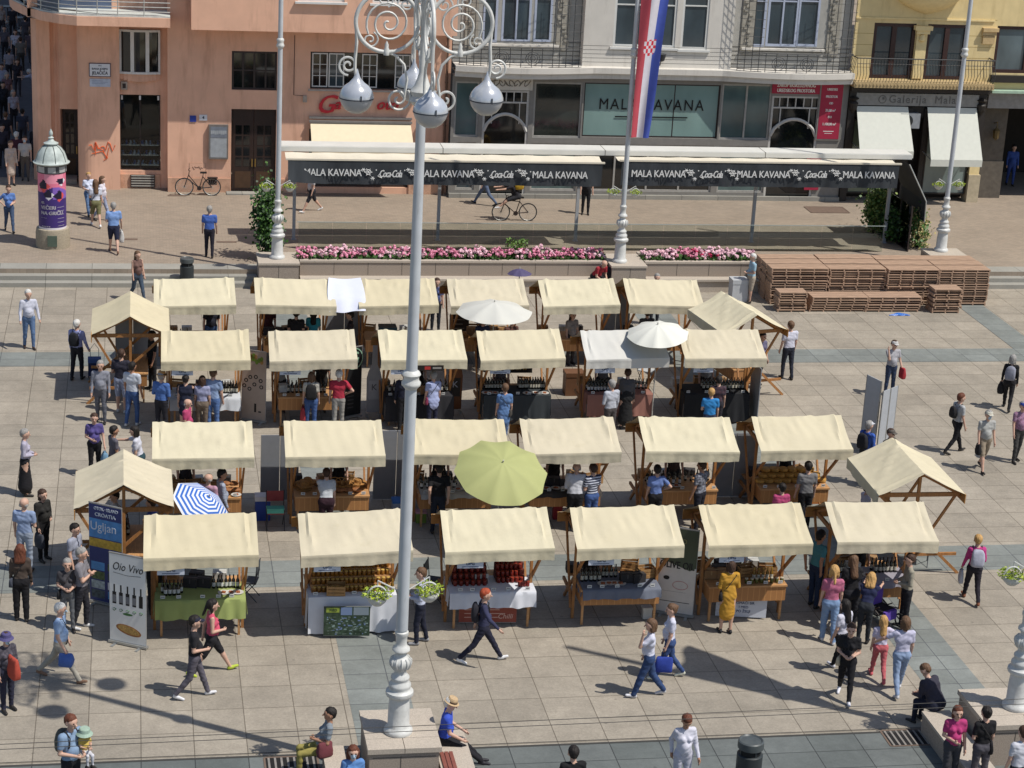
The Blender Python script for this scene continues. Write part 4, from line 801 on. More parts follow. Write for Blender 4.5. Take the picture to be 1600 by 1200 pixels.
gm=[[geranium_mesh(s*3+i,petal[i]) for s in range(3)] for i in range(3)]
def ger(x,y,i,lab,grp):
    r=thing('geranium',lab,'flower',(x,y,.86),rnd.uniform(0,6.28),group=grp,scale=rnd.uniform(.9,1.2)); f,b=gm[i][rnd.randrange(3)]; link('foliage',f,r); link('blossom',b,r)
for k in range(27):
    for y in (67.22,67.62):
        x=5.6+k*.385+rnd.uniform(-.06,.06); z=rnd.random()
        ger(x,y+rnd.uniform(-.06,.06),0 if z<.6 else 1,'pink geranium in the long planter wall','geraniums in the long planter')
for k in range(11):
    for y in (67.22,67.62):
        x=17.5+k*.36; i=1 if k<3 or k>8 else (0 if k<5 else 2 if rnd.random()<.5 else 1)
        ger(x,y,i,['pink geranium','pale blush geranium','deep magenta geranium'][i]+' in the short planter wall','geraniums in the short planter, '+['pink','pale','magenta'][i])
mb=MB(); leafball(mb,random.Random(4),260,.4,.2,-.1,.45,.1); solo('leafy_plant',mb,mat('light_leaf','#5f7d3a',.6,var=.3,scale=9),'small green leafy plant rising among the pink geraniums','plant',(12.9,67.9,1.0))
bark=mat('bark','#4a382a',.9)
def shrub(x,y,h,rx,ry,n,lab,col,seed,z0=.45,cen=()):
    t=thing('shrub',lab,'shrub',(x,y,z0)); rr=random.Random(seed); mb=MB(); cs=[]
    for k in range(7):
        a=rr.uniform(0,6.28); c=Vector((rx*.75*math.cos(a)*rr.random(),ry*.75*math.sin(a)*rr.random(),h*rr.uniform(.25,.9))); cs.append(c); mb.tube([(0,0,0),(c.x*.4,c.y*.4,c.z*.5),tuple(c)],[.05,.03,.01],5)
    part('trunk',mb,bark,t); mb=MB()
    for c in cs:
        for k in range(n//7):
            d=Vector((rr.gauss(0,.36)*rx,rr.gauss(0,.36)*ry,rr.gauss(0,.2)*h)); p=c+d; p.z=max(.1,p.z); s=rr.uniform(.07,.15)
            q=Vector((rr.uniform(-1,1),rr.uniform(-1,1),rr.uniform(-.2,1))).normalized()*s; u=q.orthogonal().normalized()*s*.5; mb.add([p-u*.2,p+q*.5-u,p+q,p+q*.5+u],[(0,1,2,3)],rr.randrange(2))
    part('crown',mb,col,t)
dg=[mat('leaf_dark','#27401f',.5,var=.3,scale=8),mat('leaf_mid','#46672c',.5,var=.3,scale=8)]; lg=[mat('leaf_mid','#46672c',.5),mat('leaf_light','#7e8f48',.6,var=.3,scale=8)]
shrub(4.4,69.0,2.15,.48,.48,3200,'tall dark green shrub behind the left flagpole',dg,5)
shrub(27.75,73.0,1.5,.5,.8,2000,'olive green shrub inside the glass screen at the right end of the pavilion',lg,8)
shrub(28.8,71.0,1.2,.4,.5,1300,'ragged shrub outside the glass screen near the right pole',[mat('leaf_mid','#46672c',.5),mat('leaf_dry','#94875a',.7,var=.3)],9)
shrub(28.1,71.9,1.1,.5,.8,2000,'dark low shrub behind the glass at the right end of the pavilion',dg,10)

# ================================================================= BINS, BICYCLES
binm=mat('bin_grey','#303537',.45,var=.08)
def bin_(loc,lab,s=1):
    t=thing('litter_bin',lab,'litter bin',loc,scale=s); mb=MB(); mb.lathe([(.27,.0),(.28,.05),(.28,.68),(.25,.7)],28); part('body',mb,binm,t,smooth=40)
    mb=MB(); mb.lathe([(.23,.68),(.23,.86)],24); part('opening',mb,flat('bin_dark','#151617',.8),t)
    mb=MB(); mb.lathe([(.28,.84),(.285,.9),(.28,1.0),(.25,1.02),(.22,.99),(.02,.985)],28); part('lid',mb,mat('bin_lid','#4a4f50',.4),t,smooth=40)
    mb=MB(); [mb.bx(.225*math.cos(a)-.02,.225*math.cos(a)+.02,.225*math.sin(a)-.02,.225*math.sin(a)+.02,.68,.86) for a in (.3,1.9,3.4,5.0)]; part('bracket',mb,binm,t)
a=G(1170,1196,0.35); bin_(Vector((a.x,a.y,0)),'large dark grey round litter bin at the bottom edge',.88)
a=G(292,440,.15); bin_(Vector((a.x,67.1,.15)),'small dark litter bin on the steps at the left',.82)
def wheel(parent,x,z,r=.34):
    mb=MB(); mb.tube([(x+r*math.cos(a),0,z+r*math.sin(a)) for a in [k*math.pi/12 for k in range(25)]],.018,6); w=part('wheel',mb,flat('tyre','#1d1d1e',.8),parent)
    mb=MB()
    for k in range(9): a=k*math.pi/9; mb.tube([(x-r*math.cos(a),0,z-r*math.sin(a)),(x+r*math.cos(a),0,z+r*math.sin(a))],.004,3)
    mb.tube([(x+(r-.025)*math.cos(a),0,z+(r-.025)*math.sin(a)) for a in [k*math.pi/12 for k in range(25)]],.009,5); link('rim',mb.mesh('rim',steel),w)
def bicycle(loc,rz,lab,col,basket=False,step=False):
    t=thing('bicycle',lab,'bicycle',loc,rz); f=mat('frame_'+col.strip('#'),col,.4)
    wheel(t,-.52,.34); wheel(t,.52,.34); mb=MB()
    bb=(-.05,0,.29); st=(-.18,0,.75); hd=(.36,0,.8); hd2=(.39,0,.66)
    for a,b in ((bb,st),(bb,hd2),((.34,0,.72) if step else st,hd) if not step else (bb,hd),(st,(-.52,0,.34)),(bb,(-.52,0,.34)),(hd,(.52,0,.34))): mb.tube([a,b],.018,6)
    part('frame',mb,f,t); mb=MB(); mb.tube([hd,(.33,0,.98)],.014,5); mb.tube([(.3,.27,1.02),(.36,.1,1.0),(.36,-.1,1.0),(.3,-.27,1.02)],.013,5); part('handlebar',mb,dkf,t)
    mb=MB(); mb.tube([st,(-.2,0,.88)],.013,5); mb.bx(-.33,-.08,-.07,.07,.88,.93); part('saddle',mb,flat('saddle','#1b1a1a',.6),t)
    mb=MB(); mb.lathe([(.09,-.01),(.09,.01)],16,T=Matrix.Translation(bb)@Matrix.Rotation(math.pi/2,4,'X')); mb.tube([(bb[0],-.06,bb[2]),(.05,-.09,.18)],.01,4); mb.tube([(bb[0],.06,bb[2]),(-.15,.09,.4)],.01,4); part('crank',mb,dkf,t)
    if basket: mb=MB(); mb.bx(-.75,-.35,-.1,.1,.7,.72); mb.bx(-.72,-.4,-.2,-.1,.4,.7); part('rack',mb,dkf,t)
    return t
bicycle((2.3,78.15,.45),math.pi,'dark city bicycle parked against the orange wall','#2a2626',True,True)
# ================================================================= MARKET STALLS
cloth_v=[mat('canvas_cream%d'%i,c,.88,var=.05,scale=1.3+i*.3,bump=.006,wscale=7+i,detail=6,stain=(1.7+i*.37,(1,1.3,1),.16,.55,'#a0946f')) for i,c in enumerate(('#c5bba0','#c3b89b','#c2b8a0','#c7bea3'))]; cloth_w=mat('canvas_white','#c3c1ba',.8,var=.03,scale=1.5,bump=.004,wscale=9)
post=mat('stall_wood','#a06f40',.6,var=.2,scale=5,stretch=(6,6,1)); plank=stripes('stall_planks','#b88650','#a27142',7.5,0,.6,.12); plank2=mat('stall_top_wood','#b3875a',.6,var=.2,scale=4,stretch=(1,8,8))
plankr=mat('rear_board_wood','#a97a42',.6,var=.15,scale=4,stretch=(1,8,8))
HW,ZR,ZE,DE,VL,YC=1.165,2.65,2.12,1.07,.26,-.52
def canopy_mesh(seed,m):
    rr=random.Random(seed); ph=[rr.uniform(0,6.28) for _ in range(10)]; diag=rr.choice((-1,0,1)); dv=rr.uniform(.2,.7)
    path=[(DE+.004,ZE-.05),(DE,ZE)]+[(DE*(1-k/7),ZE+(ZR-ZE)*k/7) for k in range(1,7)]+[(0,ZR)]+[(-DE*k/9,ZR-(ZR-ZE)*k/9) for k in range(1,9)]+[(-DE*.975,ZE+.022),(-DE,ZE+.012)]+[(-DE-.012,ZE-.03)]+[(-DE-.005,ZE-VL*k/4) for k in (1,2,3,4)]
    nu=46; mb=MB(); n=len(path); tilt=rr.uniform(-.03,.03); sg_=rr.uniform(.012,.05)
    for (y,z) in path:
        s=min(1,max(0,-y/DE)) if y<0 else min(1,y/DE)
        val=(z<ZE+.013)
        for i in range(nu+1):
            u=i/nu; x=(u-.5)*2*HW*(1+ .012*s); zz=z; yy=y
            if not val:
                sag=-sg_*math.sin(math.pi*s)*(1 if y<0 else 1); edge=math.exp(-((abs(u-.5)-.41)/.03)**2)
                w=.034*edge*math.sin(ph[0]+s*3+(1 if u<.5 else 4)) +.036*math.exp(-((abs(u-.5)-.40+.012*math.sin(s*5+ph[9]))/.014)**2)-.022*math.exp(-((abs(u-.5)-.43)/.014)**2)
                w+=.006*math.sin(u*19+ph[1]+s*2)+.005*math.sin(u*47+ph[2]-s*5)+.012*math.exp(-((s-.45-.1*math.sin(u*3+ph[5]))/.02)**2)*(ph[6]>3)+.005*math.sin(u*9-s*7+ph[3])
                if diag: d_=(u-.5)*diag*1.3+s-dv; w+=.045*math.exp(-(d_/.045)**2)-.02*math.exp(-((d_-.09)/.05)**2)+.01*math.exp(-((d_-.3)/.05)**2)
                zz+=sag+w*(.3+.7*math.sin(math.pi*min(1,s+.15)))
                if s<.02: zz+=-.018*math.sin(u*math.pi)*1
            else:
                d=max(0,(ZE-z)/VL); f=.016*math.sin(u*11+ph[4])+.011*math.sin(u*27+ph[5]+d*2) +.006*math.sin(u*61+ph[6]); yy+=(-1 if y<0 else 1)*-f*d; zz+=.012*math.sin(u*5+ph[7])*d+.004*math.sin(u*23+ph[8])*d
            zz+=tilt*x; mb.V.append((x,yy+YC,zz))
    for j in range(n-1):
        for i in range(nu):
            a=j*(nu+1)+i; mb.F.append((a,a+1,a+nu+2,a+nu+1)); mb.M.append(0)
    me=mb.mesh('canopy',m); smooth_angle(me,32); return me
PM={}
def pmesh(key,fn,mats):
    if key not in PM:
        mb=MB(); fn(mb); PM[key]=mb.mesh(key,mats)
    return PM[key]
def endframe(mb):
    mb.bx(-.03,.03,YC-.035,YC+.035,0,ZR-.06); mb.beam((.055,.68,0),(.055,YC-DE+.06,ZE-.05),.045,.07); mb.beam((-.055,YC-.02,.25),(-.055,YC+DE-.08,ZE-.08),.045,.06)
    mb.bx(-.025,.027,YC-DE+.05,YC+DE-.04,ZE-.16,ZE-.06); mb.beam((0,YC-DE+.08,ZE-.1),(0,YC,ZR-.12),.04,.05); mb.beam((0,YC+DE-.08,ZE-.1),(0,YC,ZR-.12),.04,.05); mb.bx(-.028,.028,YC,.6,.45,.52)
def stall(x,y,lab,cloth=None,seed=0,rz=0,sign=True,counter='plank',drop=0,white=False,grp='market stalls with canvas roofs',dz=0):
    t=thing('market_stall',lab,'market stall',(x*.988,y,0),rz+random.Random(seed).uniform(-.012,.012),group=grp)
    link('canopy',canopy_mesh(seed,cloth_w if white else cloth_v[seed%4]),t)
    for s in (-1,1): o=link('end_frame',pmesh('end_frame',endframe,post),t,(s*.93-(.026),0,0))
    link('ridge_beam',pmesh('ridge_beam',lambda m:m.bx(-1.1,1.1,YC-.025,YC+.025,ZR-.13,ZR-.06),post),t)
    link('eave_beam',pmesh('eave_beam',lambda m:m.bx(-1.1,1.1,-.022,.022,ZE-.09,ZE-.05),post),t,(0,YC-DE+.06,0)); link('rear_board',pmesh('rear_board',lambda m:m.bx(-1.2,1.2,YC+DE-.03,YC+DE-.01,ZE-.24,ZE-.012),plankr),t)
    c=link('counter',pmesh('counter',lambda m:m.bx(-.9,.9,-1.0,-.12,.84,.88).bx(-.88,.88,-.97,-.95,.5,.838,1).bx(-.88,-.86,-.949,-.15,.5,.838,1).bx(.86,.88,-.949,-.15,.5,.838,1).bx(-.84,-.79,-.9,-.85,0,.498).bx(.79,.84,-.9,-.85,0,.498),[plank2,plank]),t)
    'gabled' in lab or link('back_shelf',pmesh('back_shelf',lambda m:m.bx(-.9,.9,.35,.75,.62,.65),plank2),t)
    if cloth:
        col,d,runner=cloth; mb=MB(); rr=random.Random(seed+9); p1,p2=rr.uniform(0,6),rr.uniform(0,6)
        x0,x1=(-.95,.95) if not runner else (-.86,.9)
        prof=[(-.1,.886),(-.98,.889),(-1.01,.88)]+[(-1.015-.012*k,.88-d*k/5) for k in range(1,6)]
        for (yy,zz) in prof:
            for i in range(41):
                u=i/40; f=(max(0,.88-zz)/max(d,.01))*(.022*math.sin(u*30+p1)+.014*math.sin(u*53+p2)); mb.V.append((x0+(x1-x0)*u,yy-f-.0,zz+(.012*math.sin(u*17+p2) if zz<.87 else 0)))
        for j in range(len(prof)-1):
            for i in range(40): a=j*41+i; mb.F.append((a,a+1,a+42,a+41)); mb.M.append(0)
        for sx in (x0,x1):
            o=len(mb.V)
            for j in range(5):
                for i in range(13): mb.V.append((sx+(1 if sx>0 else -1)*(.005+j*.006+.015*j/4*math.sin(i*1.9)),-1.0+.9*i/12,.886-d*.9*j/4))
            for j in range(4):
                for i in range(12): a=o+j*13+i; mb.F.append((a,a+1,a+14,a+13)); mb.M.append(0)
        me=mb.mesh('tablecloth',mat('cloth_'+col.strip('#'),col,.85,var=.05,scale=4)); smooth_angle(me,60); o=link('tablecloth',me,None,(x*.988,y,0),t.rotation_euler.z); tag(o,{'#8f9a5c':'lime green tablecloth with bottles at the front left stall','#c9cbd0':'white tablecloth hanging to the ground under the jars stall','#c6c8cf':'white lace edged tablecloth of the red jar stall','#666b78':'blue grey cloth runner on the fourth front stall','#8c8891':'lilac grey cloth on the rightmost front stall','#b9bcc0':'white cloth on the bottle stall behind the straw hat man','#2e3336':'dark green-black cloth hanging on the stall with rows of dark bottles','#8c6257':'brown and pink patterned cloth of the white roofed stall','#1c1d20':'black cloth to the ground of the right stall in the second row','#26262a':'black cloth of the stall behind the tall lamp, second row','#b5b0a6':'pale cloth on the third stall of the third row','#3a3532':'dark cloth on the fourth stall of the third row'}[col],'tablecloth')
    if sign:
        mb=MB(); mb.bx(-.9,-.34,-1.545,-1.53,ZE-VL-.15,ZE-VL+.02); text(mb,'OPG',.09,wallT(-.62,-1.55,ZE-VL-.05),1,bold=.002); mb.bx(-.8,-.44,-1.55,-1.546,ZE-VL-.125,ZE-VL-.11,1); part('name_sign',mb,[mat('sign_paper','#b9c0cc',.6,var=.03),flat('sign_ink','#4b5670',.6)],t)
    return t
R1,R2,R3,R4=59.27,54.12,46.85,41.12
ST={}
def S_(k,*a,**b): ST[k]=stall(*a,**b); return ST[k]
S_('4a',1.28,R4,'front row cream stall at the far left with green cloth and bottles',('#8f9a5c',.42,0),1)
S_('4b',4.52,R4,'front row cream stall with honey coloured jars behind the tall lamp',('#c9cbd0',.82,0),2)
S_('4c',7.62,R4,'front row cream stall with dark red jars and a brick red banner',('#c6c8cf',.34,0),3)
S_('4d',10.5,R4,'front row cream stall with wooden counter and blue grey runner',('#666b78',.2,1),4)
S_('4e',13.42,R4,'front row cream stall where the woman in the yellow coat stands',None,5)
S_('4f',16.35,R4,'front row cream stall at the right end with black clad customer',('#8c8891',.1,1),6,sign=False)
S_('3a',1.5,R3,'third row cream stall at the left beside the striped umbrella',None,7,sign=False)
S_('3b',4.62,R3,'third row cream stall selling wicker baskets and bread',None,8,sign=False)
S_('3c',7.65,R3,'third row cream stall behind the green parasol, man in black before it',('#b5b0a6',.08,1),9,sign=False)
S_('3d',10.4,R3,'third row cream stall right of the green parasol with a striped-shirt customer',('#3a3532',.1,1),10,sign=False)
S_('3e',13.4,R3,'third row cream stall with dark bottles and woman in blue',None,11,sign=False)
S_('3f',16.33,R3,'third row cream stall at the right with golden cheese wheels',None,12,sign=False)
S_('2a',1.8,R2,'second row cream stall at the left beside the beige roll-up banner',('#b9bcc0',.34,0),13)
S_('2b',4.7,R2,'second row cream stall with orange wooden counter and man in red shirt',None,14)
S_('2c',7.7,R2,'second row cream stall behind the tall lamp with black counter',('#26262a',.7,0),15)
S_('2d',10.48,R2,'second row cream stall with rows of dark bottles on a dark cloth',('#2e3336',.7,0),16)
S_('2e',13.45,R2,'the only stall with a white roof, half under a white parasol',('#8c6257',.62,0),17,white=True)
S_('2f',16.3,R2,'second row cream stall at the right with black cloth',('#1c1d20',.8,0),18)
S_('1a',1.64,R1,'back row cream stall at the left, standing alone by the steps',None,19,sign=False)
S_('1b',4.58,R1,'back row cream stall left of the white draped shirt',None,20,sign=False)
S_('1c',7.66,R1,'back row cream stall between the white draped shirt and the lamp pole',None,21,sign=False)
S_('1d',10.38,R1,'back row cream stall behind the pale grey parasol',None,22,sign=False)
S_('1e',13.2,R1,'back row cream stall just under the seated man in red',None,23,sign=False)
S_('1f',15.86,R1,'back row cream stall at the right, next to the turned gable stall',None,24,sign=False)
S_('g1',-.74,56.15,'gabled cream stall at the upper left, seen from its open end',None,25,rz=math.pi/2,sign=False)
S_('g2',-.87,43.42,'gabled cream stall at the lower left over the blue island banner',None,26,rz=math.pi/2,sign=False)
S_('g3',18.2,56.35,'gabled cream stall at the upper right, behind the second row',None,27,rz=-math.pi/2+.2,sign=False)
S_('g4',18.75,43.45,'large gabled cream stall at the lower right with slanting pole',None,28,rz=-math.pi/2,sign=False)
# white cloth hung between two back stalls
a=G(540,437,2.42); mb=MB()
def wc_(u,v):
    x=(u-.5)*(.95+.1*v+.1*math.sin(v*3)); z=-.02-.15*math.sin(math.pi*u)*(1-v)*.3; y=-1.09*v; return (x,y+.03*math.sin(u*12)*v,.06+z-.63*v-(.35*max(0,v-.72)*(1+.3*math.sin(u*5))))
mb.grid(wc_,24,16); solo('white_cloth',mb,mat('sheet_white','#cdd0de',.8,var=.02),'white shirt-like cloth draped between two back row canopies','cloth',(6.04,R1+YC,2.64),smooth=70)

# ---- goods
def shared(name,fn,mats,smooth=0):
    mb=MB(); fn(mb); me=mb.mesh(name,mats)
    if smooth: smooth_angle(me,smooth)
    return me
bg_=flat('bottle_glass','#15130f',.12,spec=.8); lb=mat('label_cream','#b9b4a4',.6,var=.1,scale=30)
def bottle_fn(cap=0):
    def f(m): m.lathe([(.036,0),(.038,.02),(.038,.05)],10); m.lathe([(.0385,.05),(.0385,.14)],10,m=1); m.lathe([(.038,.14),(.038,.18),(.016,.225),(.013,.28)],10); m.lathe([(.015,.25),(.015,.3)],8,m=2)
    return f
bot=[shared('bottle',bottle_fn(),[bg_,lb,flat('capsule','#2a1517',.4)],40),shared('bottle',bottle_fn(),[bg_,mat('label_white','#c9c9c6',.6),flat('capsule_black','#141414',.4)],40),shared('bottle',bottle_fn(),[flat('amber_glass','#7a5a1c',.15),lb,flat('capsule_gold','#a5822f',.4)],40)]
def jar_fn(m): m.lathe([(.04,0),(.043,.01),(.043,.08),(.036,.095)],10); m.lathe([(.039,.095),(.039,.115),(.03,.118)],10,m=1)
jar={k:shared('jar',jar_fn,[mat('jar_'+k,c,.25,var=.3,scale=30),mat('lid_'+k,l,.35)],40) for k,c,l in (('honey','#8a5a1e','#c9a65a'),('red','#6d2018','#8c3626'),('olive','#5b5a2a','#b9b09a'))}
def crate_fn(m):
    for k in range(3): z=.01+k*.075; m.bx(-.2,.2,-.15,-.138,z,z+.06); m.bx(-.2,.2,.138,.15,z,z+.06); m.bx(-.2,-.188,-.137,.137,z,z+.06); m.bx(.188,.2,-.137,.137,z,z+.06)
    m.bx(-.19,.19,-.14,.14,.0,.009)
    for a in(-.185,.185):
        for b in (-.135,.135): m.bx(a-.012,a+.012,b-.012,b+.012,.009,.24)
crate=shared('crate',crate_fn,[mat('crate_wood','#a37c4e',.7,var=.2)])
def box_fn(m):
    m.bx(-.15,.15,-.11,.11,0,.2); m.bx(-.15,.15,-.012,.012,.2,.203,1); m.bx(-.012,.012,-.1105,-.11,.1,.2,1)
boxm={k:shared('carton',box_fn,[mat('carton_'+k,c,.8,var=.1),mat('tape_'+k,t_,.5)]) for k,c,t_ in (('brown','#8f6d49','#a98d62'),('white','#b9b8b2','#8e8d88'),('dark','#2e2b2c','#4d4a48'),('gold','#a98238','#c4a860'))}
def wheel_fn(m): m.lathe([(.1,0),(.125,.015),(.128,.06),(.12,.085),(.02,.09)],18)
cheese=shared('cheese_wheel',wheel_fn,[mat('cheese_rind','#b1853f',.6,var=.3,scale=12)],40)
def loaf_fn(m):
    m.grid(lambda u,v:(.13*math.cos(math.pi*2*u)*math.sin(math.pi*v),.085*math.sin(math.pi*2*u)*math.sin(math.pi*v),.05+.055*math.cos(math.pi*v)+.006*math.sin(u*30)),14,8)
loaf=shared('bread_loaf',loaf_fn,[mat('bread_crust','#95623a',.7,var=.35,scale=14)],80)
def hat_fn(m): m.lathe([(.2,0),(.205,.012),(.11,.02),(.1,.09),(.07,.11),(.01,.115)],20); m.lathe([(.103,.02),(.104,.045)],20,m=1)
def basket_fn(m):
    m.lathe([(.13,0),(.17,.12),(.18,.15),(.16,.145),(.12,.03)],18); m.tube([(.17*math.cos(a),0,.13+.17*math.sin(a)) for a in [k*math.pi/10 for k in range(11)]],.01,5)
wick=mat('wicker','#a3753f',.8,var=.3,scale=40,bump=.004)
hatm=shared('straw_hat',hat_fn,[wick,flat('band_brown','#4b3526',.7)],40); wbas=shared('wicker_basket',basket_fn,[wick],40)
def plate_fn(m): m.lathe([(.05,0),(.12,.012),(.125,.02),(.05,.008)],18); m.cb((0,0,.025),(.09,.07,.03),1)
platem=shared('plate',plate_fn,[mat('plate_white','#c4c2bc',.3),mat('food','#9a5c3a',.7,var=.4,scale=30)],40)
def put(me,name,st,x,y,z,lab,cat,grp,rz=None):
    t=ST[st]; c=math.cos(t.rotation_euler.z); s=math.sin(t.rotation_euler.z)
    o=link(name,me,None,(t.location.x+x*c-y*s,t.location.y+x*s+y*c,z),t.rotation_euler.z+(rnd.uniform(-.3,.3) if rz is None else rz)); return tag(o,lab,cat,grp)
def row(me,name,st,x0,x1,n,y,z,lab,cat,jit=.01,zj=0):
    for k in range(n): put(me,name,st,x0+(x1-x0)*k/max(1,n-1)+rnd.uniform(-jit,jit),y+rnd.uniform(-jit,jit),z,lab,cat,lab+'s')
CT=.892
L='dark oil bottle with pale label on the green cloth'
row(bot[1],'bottle','4a',-.78,-.4,6,-.62,CT,L+', left cluster','bottle'); row(bot[1],'bottle','4a',-.72,-.45,4,-.75,CT,L+', left cluster','bottle'); row(bot[1],'bottle','4a',.3,.8,7,-.42,CT,L+', right row','bottle')
row(platem,'plate','4a',.5,.8,3,-.7,CT,'small tasting plate on the green cloth','plate'); row(boxm['dark'],'carton','4a',-.2,.1,2,-.3,CT,'small dark display box on the green cloth','box')
for lv in range(5):
    for k in range(17):
        if lv>2 and k<3: continue
        put(jar['honey'],'jar','4b',-.8+k*.1+rnd.uniform(-.008,.008),-.74+lv*.13,CT+lv*.125,'honey coloured jar with gold lid on the stepped display','jar','honey jars on the stepped display')
    mb=MB(); mb.bx(-.86,.9,-.8+lv*.13,-.8+lv*.13+.125,CT,CT+lv*.125-.004 if lv else CT+.002); solo('display_step',mb,plank2,['lowest','second','middle','fourth','topmost'][lv]+' wooden step of the jar display behind the tall lamp','shelf',(4.466,R4,0))
row(crate,'crate','4b',-.35,-.35,1,-.86,CT,'small wooden crate of jars at the front of the honey stall','crate'); row(bot[2],'bottle','4b',.66,.86,3,-.85,CT,'amber bottle at the right of the honey jars','bottle')
for lv in range(4):
    for k in range(6):
        put(jar['red'],'jar','4c',-.78+k*.13,-.62+lv*.11,CT+lv*.11,'dark red jar in the left pile of the red jar stall','jar','dark red jars, left pile'); put(jar['red'],'jar','4c',.2+k*.1,-.5+lv*.11,CT+lv*.11,'dark red jar in the right pile of the red jar stall','jar','dark red jars, right pile')
    for q,(a,b) in enumerate(((-.84,-.06),(.14,.78))):
        if lv: mb=MB(); mb.bx(a,b,-.68+lv*.11+.12*q,-.57+lv*.11+.12*q,CT,CT+lv*.11-.003); solo('display_step',mb,mat('red_box','#5d2a22',.6),f'{["","low","middle","high"][lv]} red display step under the {["left","right"][q]} jar pile','shelf',(7.53,R4,0))
row(boxm['white'],'carton','4c',-.2,-.2,1,-.4,CT,'white box between the two piles of red jars','box'); row(jar['red'],'jar','4c',.62,.8,4,-.72,CT,'bright red topped jar at the right corner of the red jar stall','jar')
row(bot[0],'bottle','4d',-.75,.0,9,-.35,CT,'dark bottle at the back of the blue grey runner','bottle'); row(bot[0],'bottle','4d',-.8,-.4,5,-.55,CT,'dark bottle at the front left of the blue grey runner','bottle'); row(platem,'plate','4d',-.35,.05,4,-.72,CT,'white plate on the black tray of the fourth front stall','plate'); row(boxm['dark'],'carton','4d',.2,.45,2,-.6,CT,'dark square box on the fourth front stall','box'); row(crate,'crate','4d',.7,.7,1,-.35,CT,'pale wooden crate at the right of the fourth front stall','crate')
row(boxm['brown'],'carton','4e',-.75,-.5,2,-.5,CT,'brown box at the left of the yellow coat stall','box'); row(boxm['dark'],'carton','4e',-.5,-.2,2,-.3,CT,'black box on the yellow coat stall','box'); row(crate,'crate','4e',.1,.6,2,-.4,CT,'pale crate of small goods at the right of the yellow coat stall','crate'); row(bot[2],'bottle','4e',.2,.6,5,-.7,CT,'amber bottle on the yellow coat stall','bottle'); row(jar['olive'],'jar','4e',0,.8,8,-.85,CT,'small jar on the yellow coat stall','jar')
row(bot[0],'bottle','4f',.2,.75,7,-.3,CT,'dark bottle at the right of the lilac cloth','bottle'); row(bot[0],'bottle','4f',.25,.7,6,-.45,CT,'dark bottle at the right of the lilac cloth','bottle'); row(bot[0],'bottle','4f',-.8,-.5,5,-.4,CT,'dark bottle at the left of the lilac cloth','bottle'); row(boxm['white'],'carton','4f',-.25,-.25,1,-.3,CT,'white box on the lilac cloth','box'); row(platem,'plate','4f',.0,.1,2,-.6,CT,'plate on the lilac cloth','plate')
row(loaf,'bread_loaf','3a',.35,.8,3,-.6,CT,'brown loaf at the right end of the third row left stall','bread'); row(loaf,'bread_loaf','3a',.4,.75,3,-.4,CT+.08,'brown loaf on the upper layer of the third row left stall','bread'); row(crate,'crate','3a',-.6,.2,3,-.45,CT,'wooden crate on the third row left stall','crate'); row(platem,'plate','3a',.5,.8,2,-.85,CT,'white plate in front of the loaves','plate')
for k,(x,y,z) in enumerate(((-.65,-.5,0),(-.62,-.5,.09),(-.55,-.35,.12),(.7,-.4,0),(.68,-.4,.1),(-.75,-.3,.0))): put(hatm,'straw_hat','3b',x,y,CT+z,'straw hat piled on the wicker goods stall','hat','straw hats on the wicker stall')
row(wbas,'wicker_basket','3b',.1,.55,4,-.55,CT,'wicker basket on the third row wicker stall','basket'); row(loaf,'bread_loaf','3b',-.3,.8,7,-.3,CT,'round loaf at the back of the wicker stall','bread'); row(loaf,'bread_loaf','3b',0,.6,4,-.75,CT,'round loaf at the front of the wicker stall','bread')
for st,lab in (('3c','bottle on the pale cloth of the third stall, third row'),('3e','black bottle on the third row stall of the woman in blue')): row(bot[0],'bottle',st,-.8,.8,12,-.35,CT,lab,'bottle'); row(bot[1],'bottle',st,-.8,.0,6,-.6,CT,lab,'bottle')
row(platem,'plate','3c',.1,.7,4,-.7,CT,'plate on the pale cloth of the third stall, third row','plate'); row(platem,'plate','3e',-.3,-.1,2,-.7,CT,'plate beside the black bottles, third row','plate')
row(boxm['dark'],'carton','3d',-.8,-.2,4,-.5,CT,'black tray box left of the white-shirted man','box'); row(platem,'plate','3d',-.7,.3,5,-.75,CT,'plate on the dark cloth, third row','plate'); row(crate,'crate','3d',.4,.8,2,-.4,CT,'crate on the dark cloth, third row','crate')
for lv in range(3):
    for k in range(8-lv): put(cheese,'cheese_wheel','3f',-.8+k*.23+lv*.11,-.55+lv*.15,CT+lv*.09,'golden cheese wheel stacked on the right stall of the third row','cheese','golden cheese wheels')
for st,lab,a,b,n in (('2a','black bottle in the display of the left second row stall',.25,.85,9),('2b','dark bottle on the second row stall of the man in red',-.6,.4,10),('2c','dark bottle on the black counter behind the lamp',-.8,.8,12),('2f','dark bottle on the black cloth, right second row stall',-.3,.85,12)):
    row(bot[0],'bottle',st,a,b,n,-.45,CT,lab,'bottle'); row(bot[0],'bottle',st,a,b,n,-.62,CT,lab,'bottle')
row(boxm['dark'],'carton','2a',-.6,-.3,2,-.5,CT,'black box on the left second row stall','box'); row(boxm['white'],'carton','2b',-.7,-.7,1,-.5,CT,'pale box on the second row stall of the man in red','box'); row(boxm['brown'],'carton','2c',.0,.3,2,-.8,CT,'small brown box on the black counter behind the lamp','box')
for y in (-.3,-.45): row(bot[0],'bottle','2d',-.8,-.3,7,y,CT,'dark bottle in the left block of the dark cloth stall','bottle'); row(bot[0],'bottle','2d',.15,.85,10,y,CT,'dark bottle in the right block of the dark cloth stall','bottle')
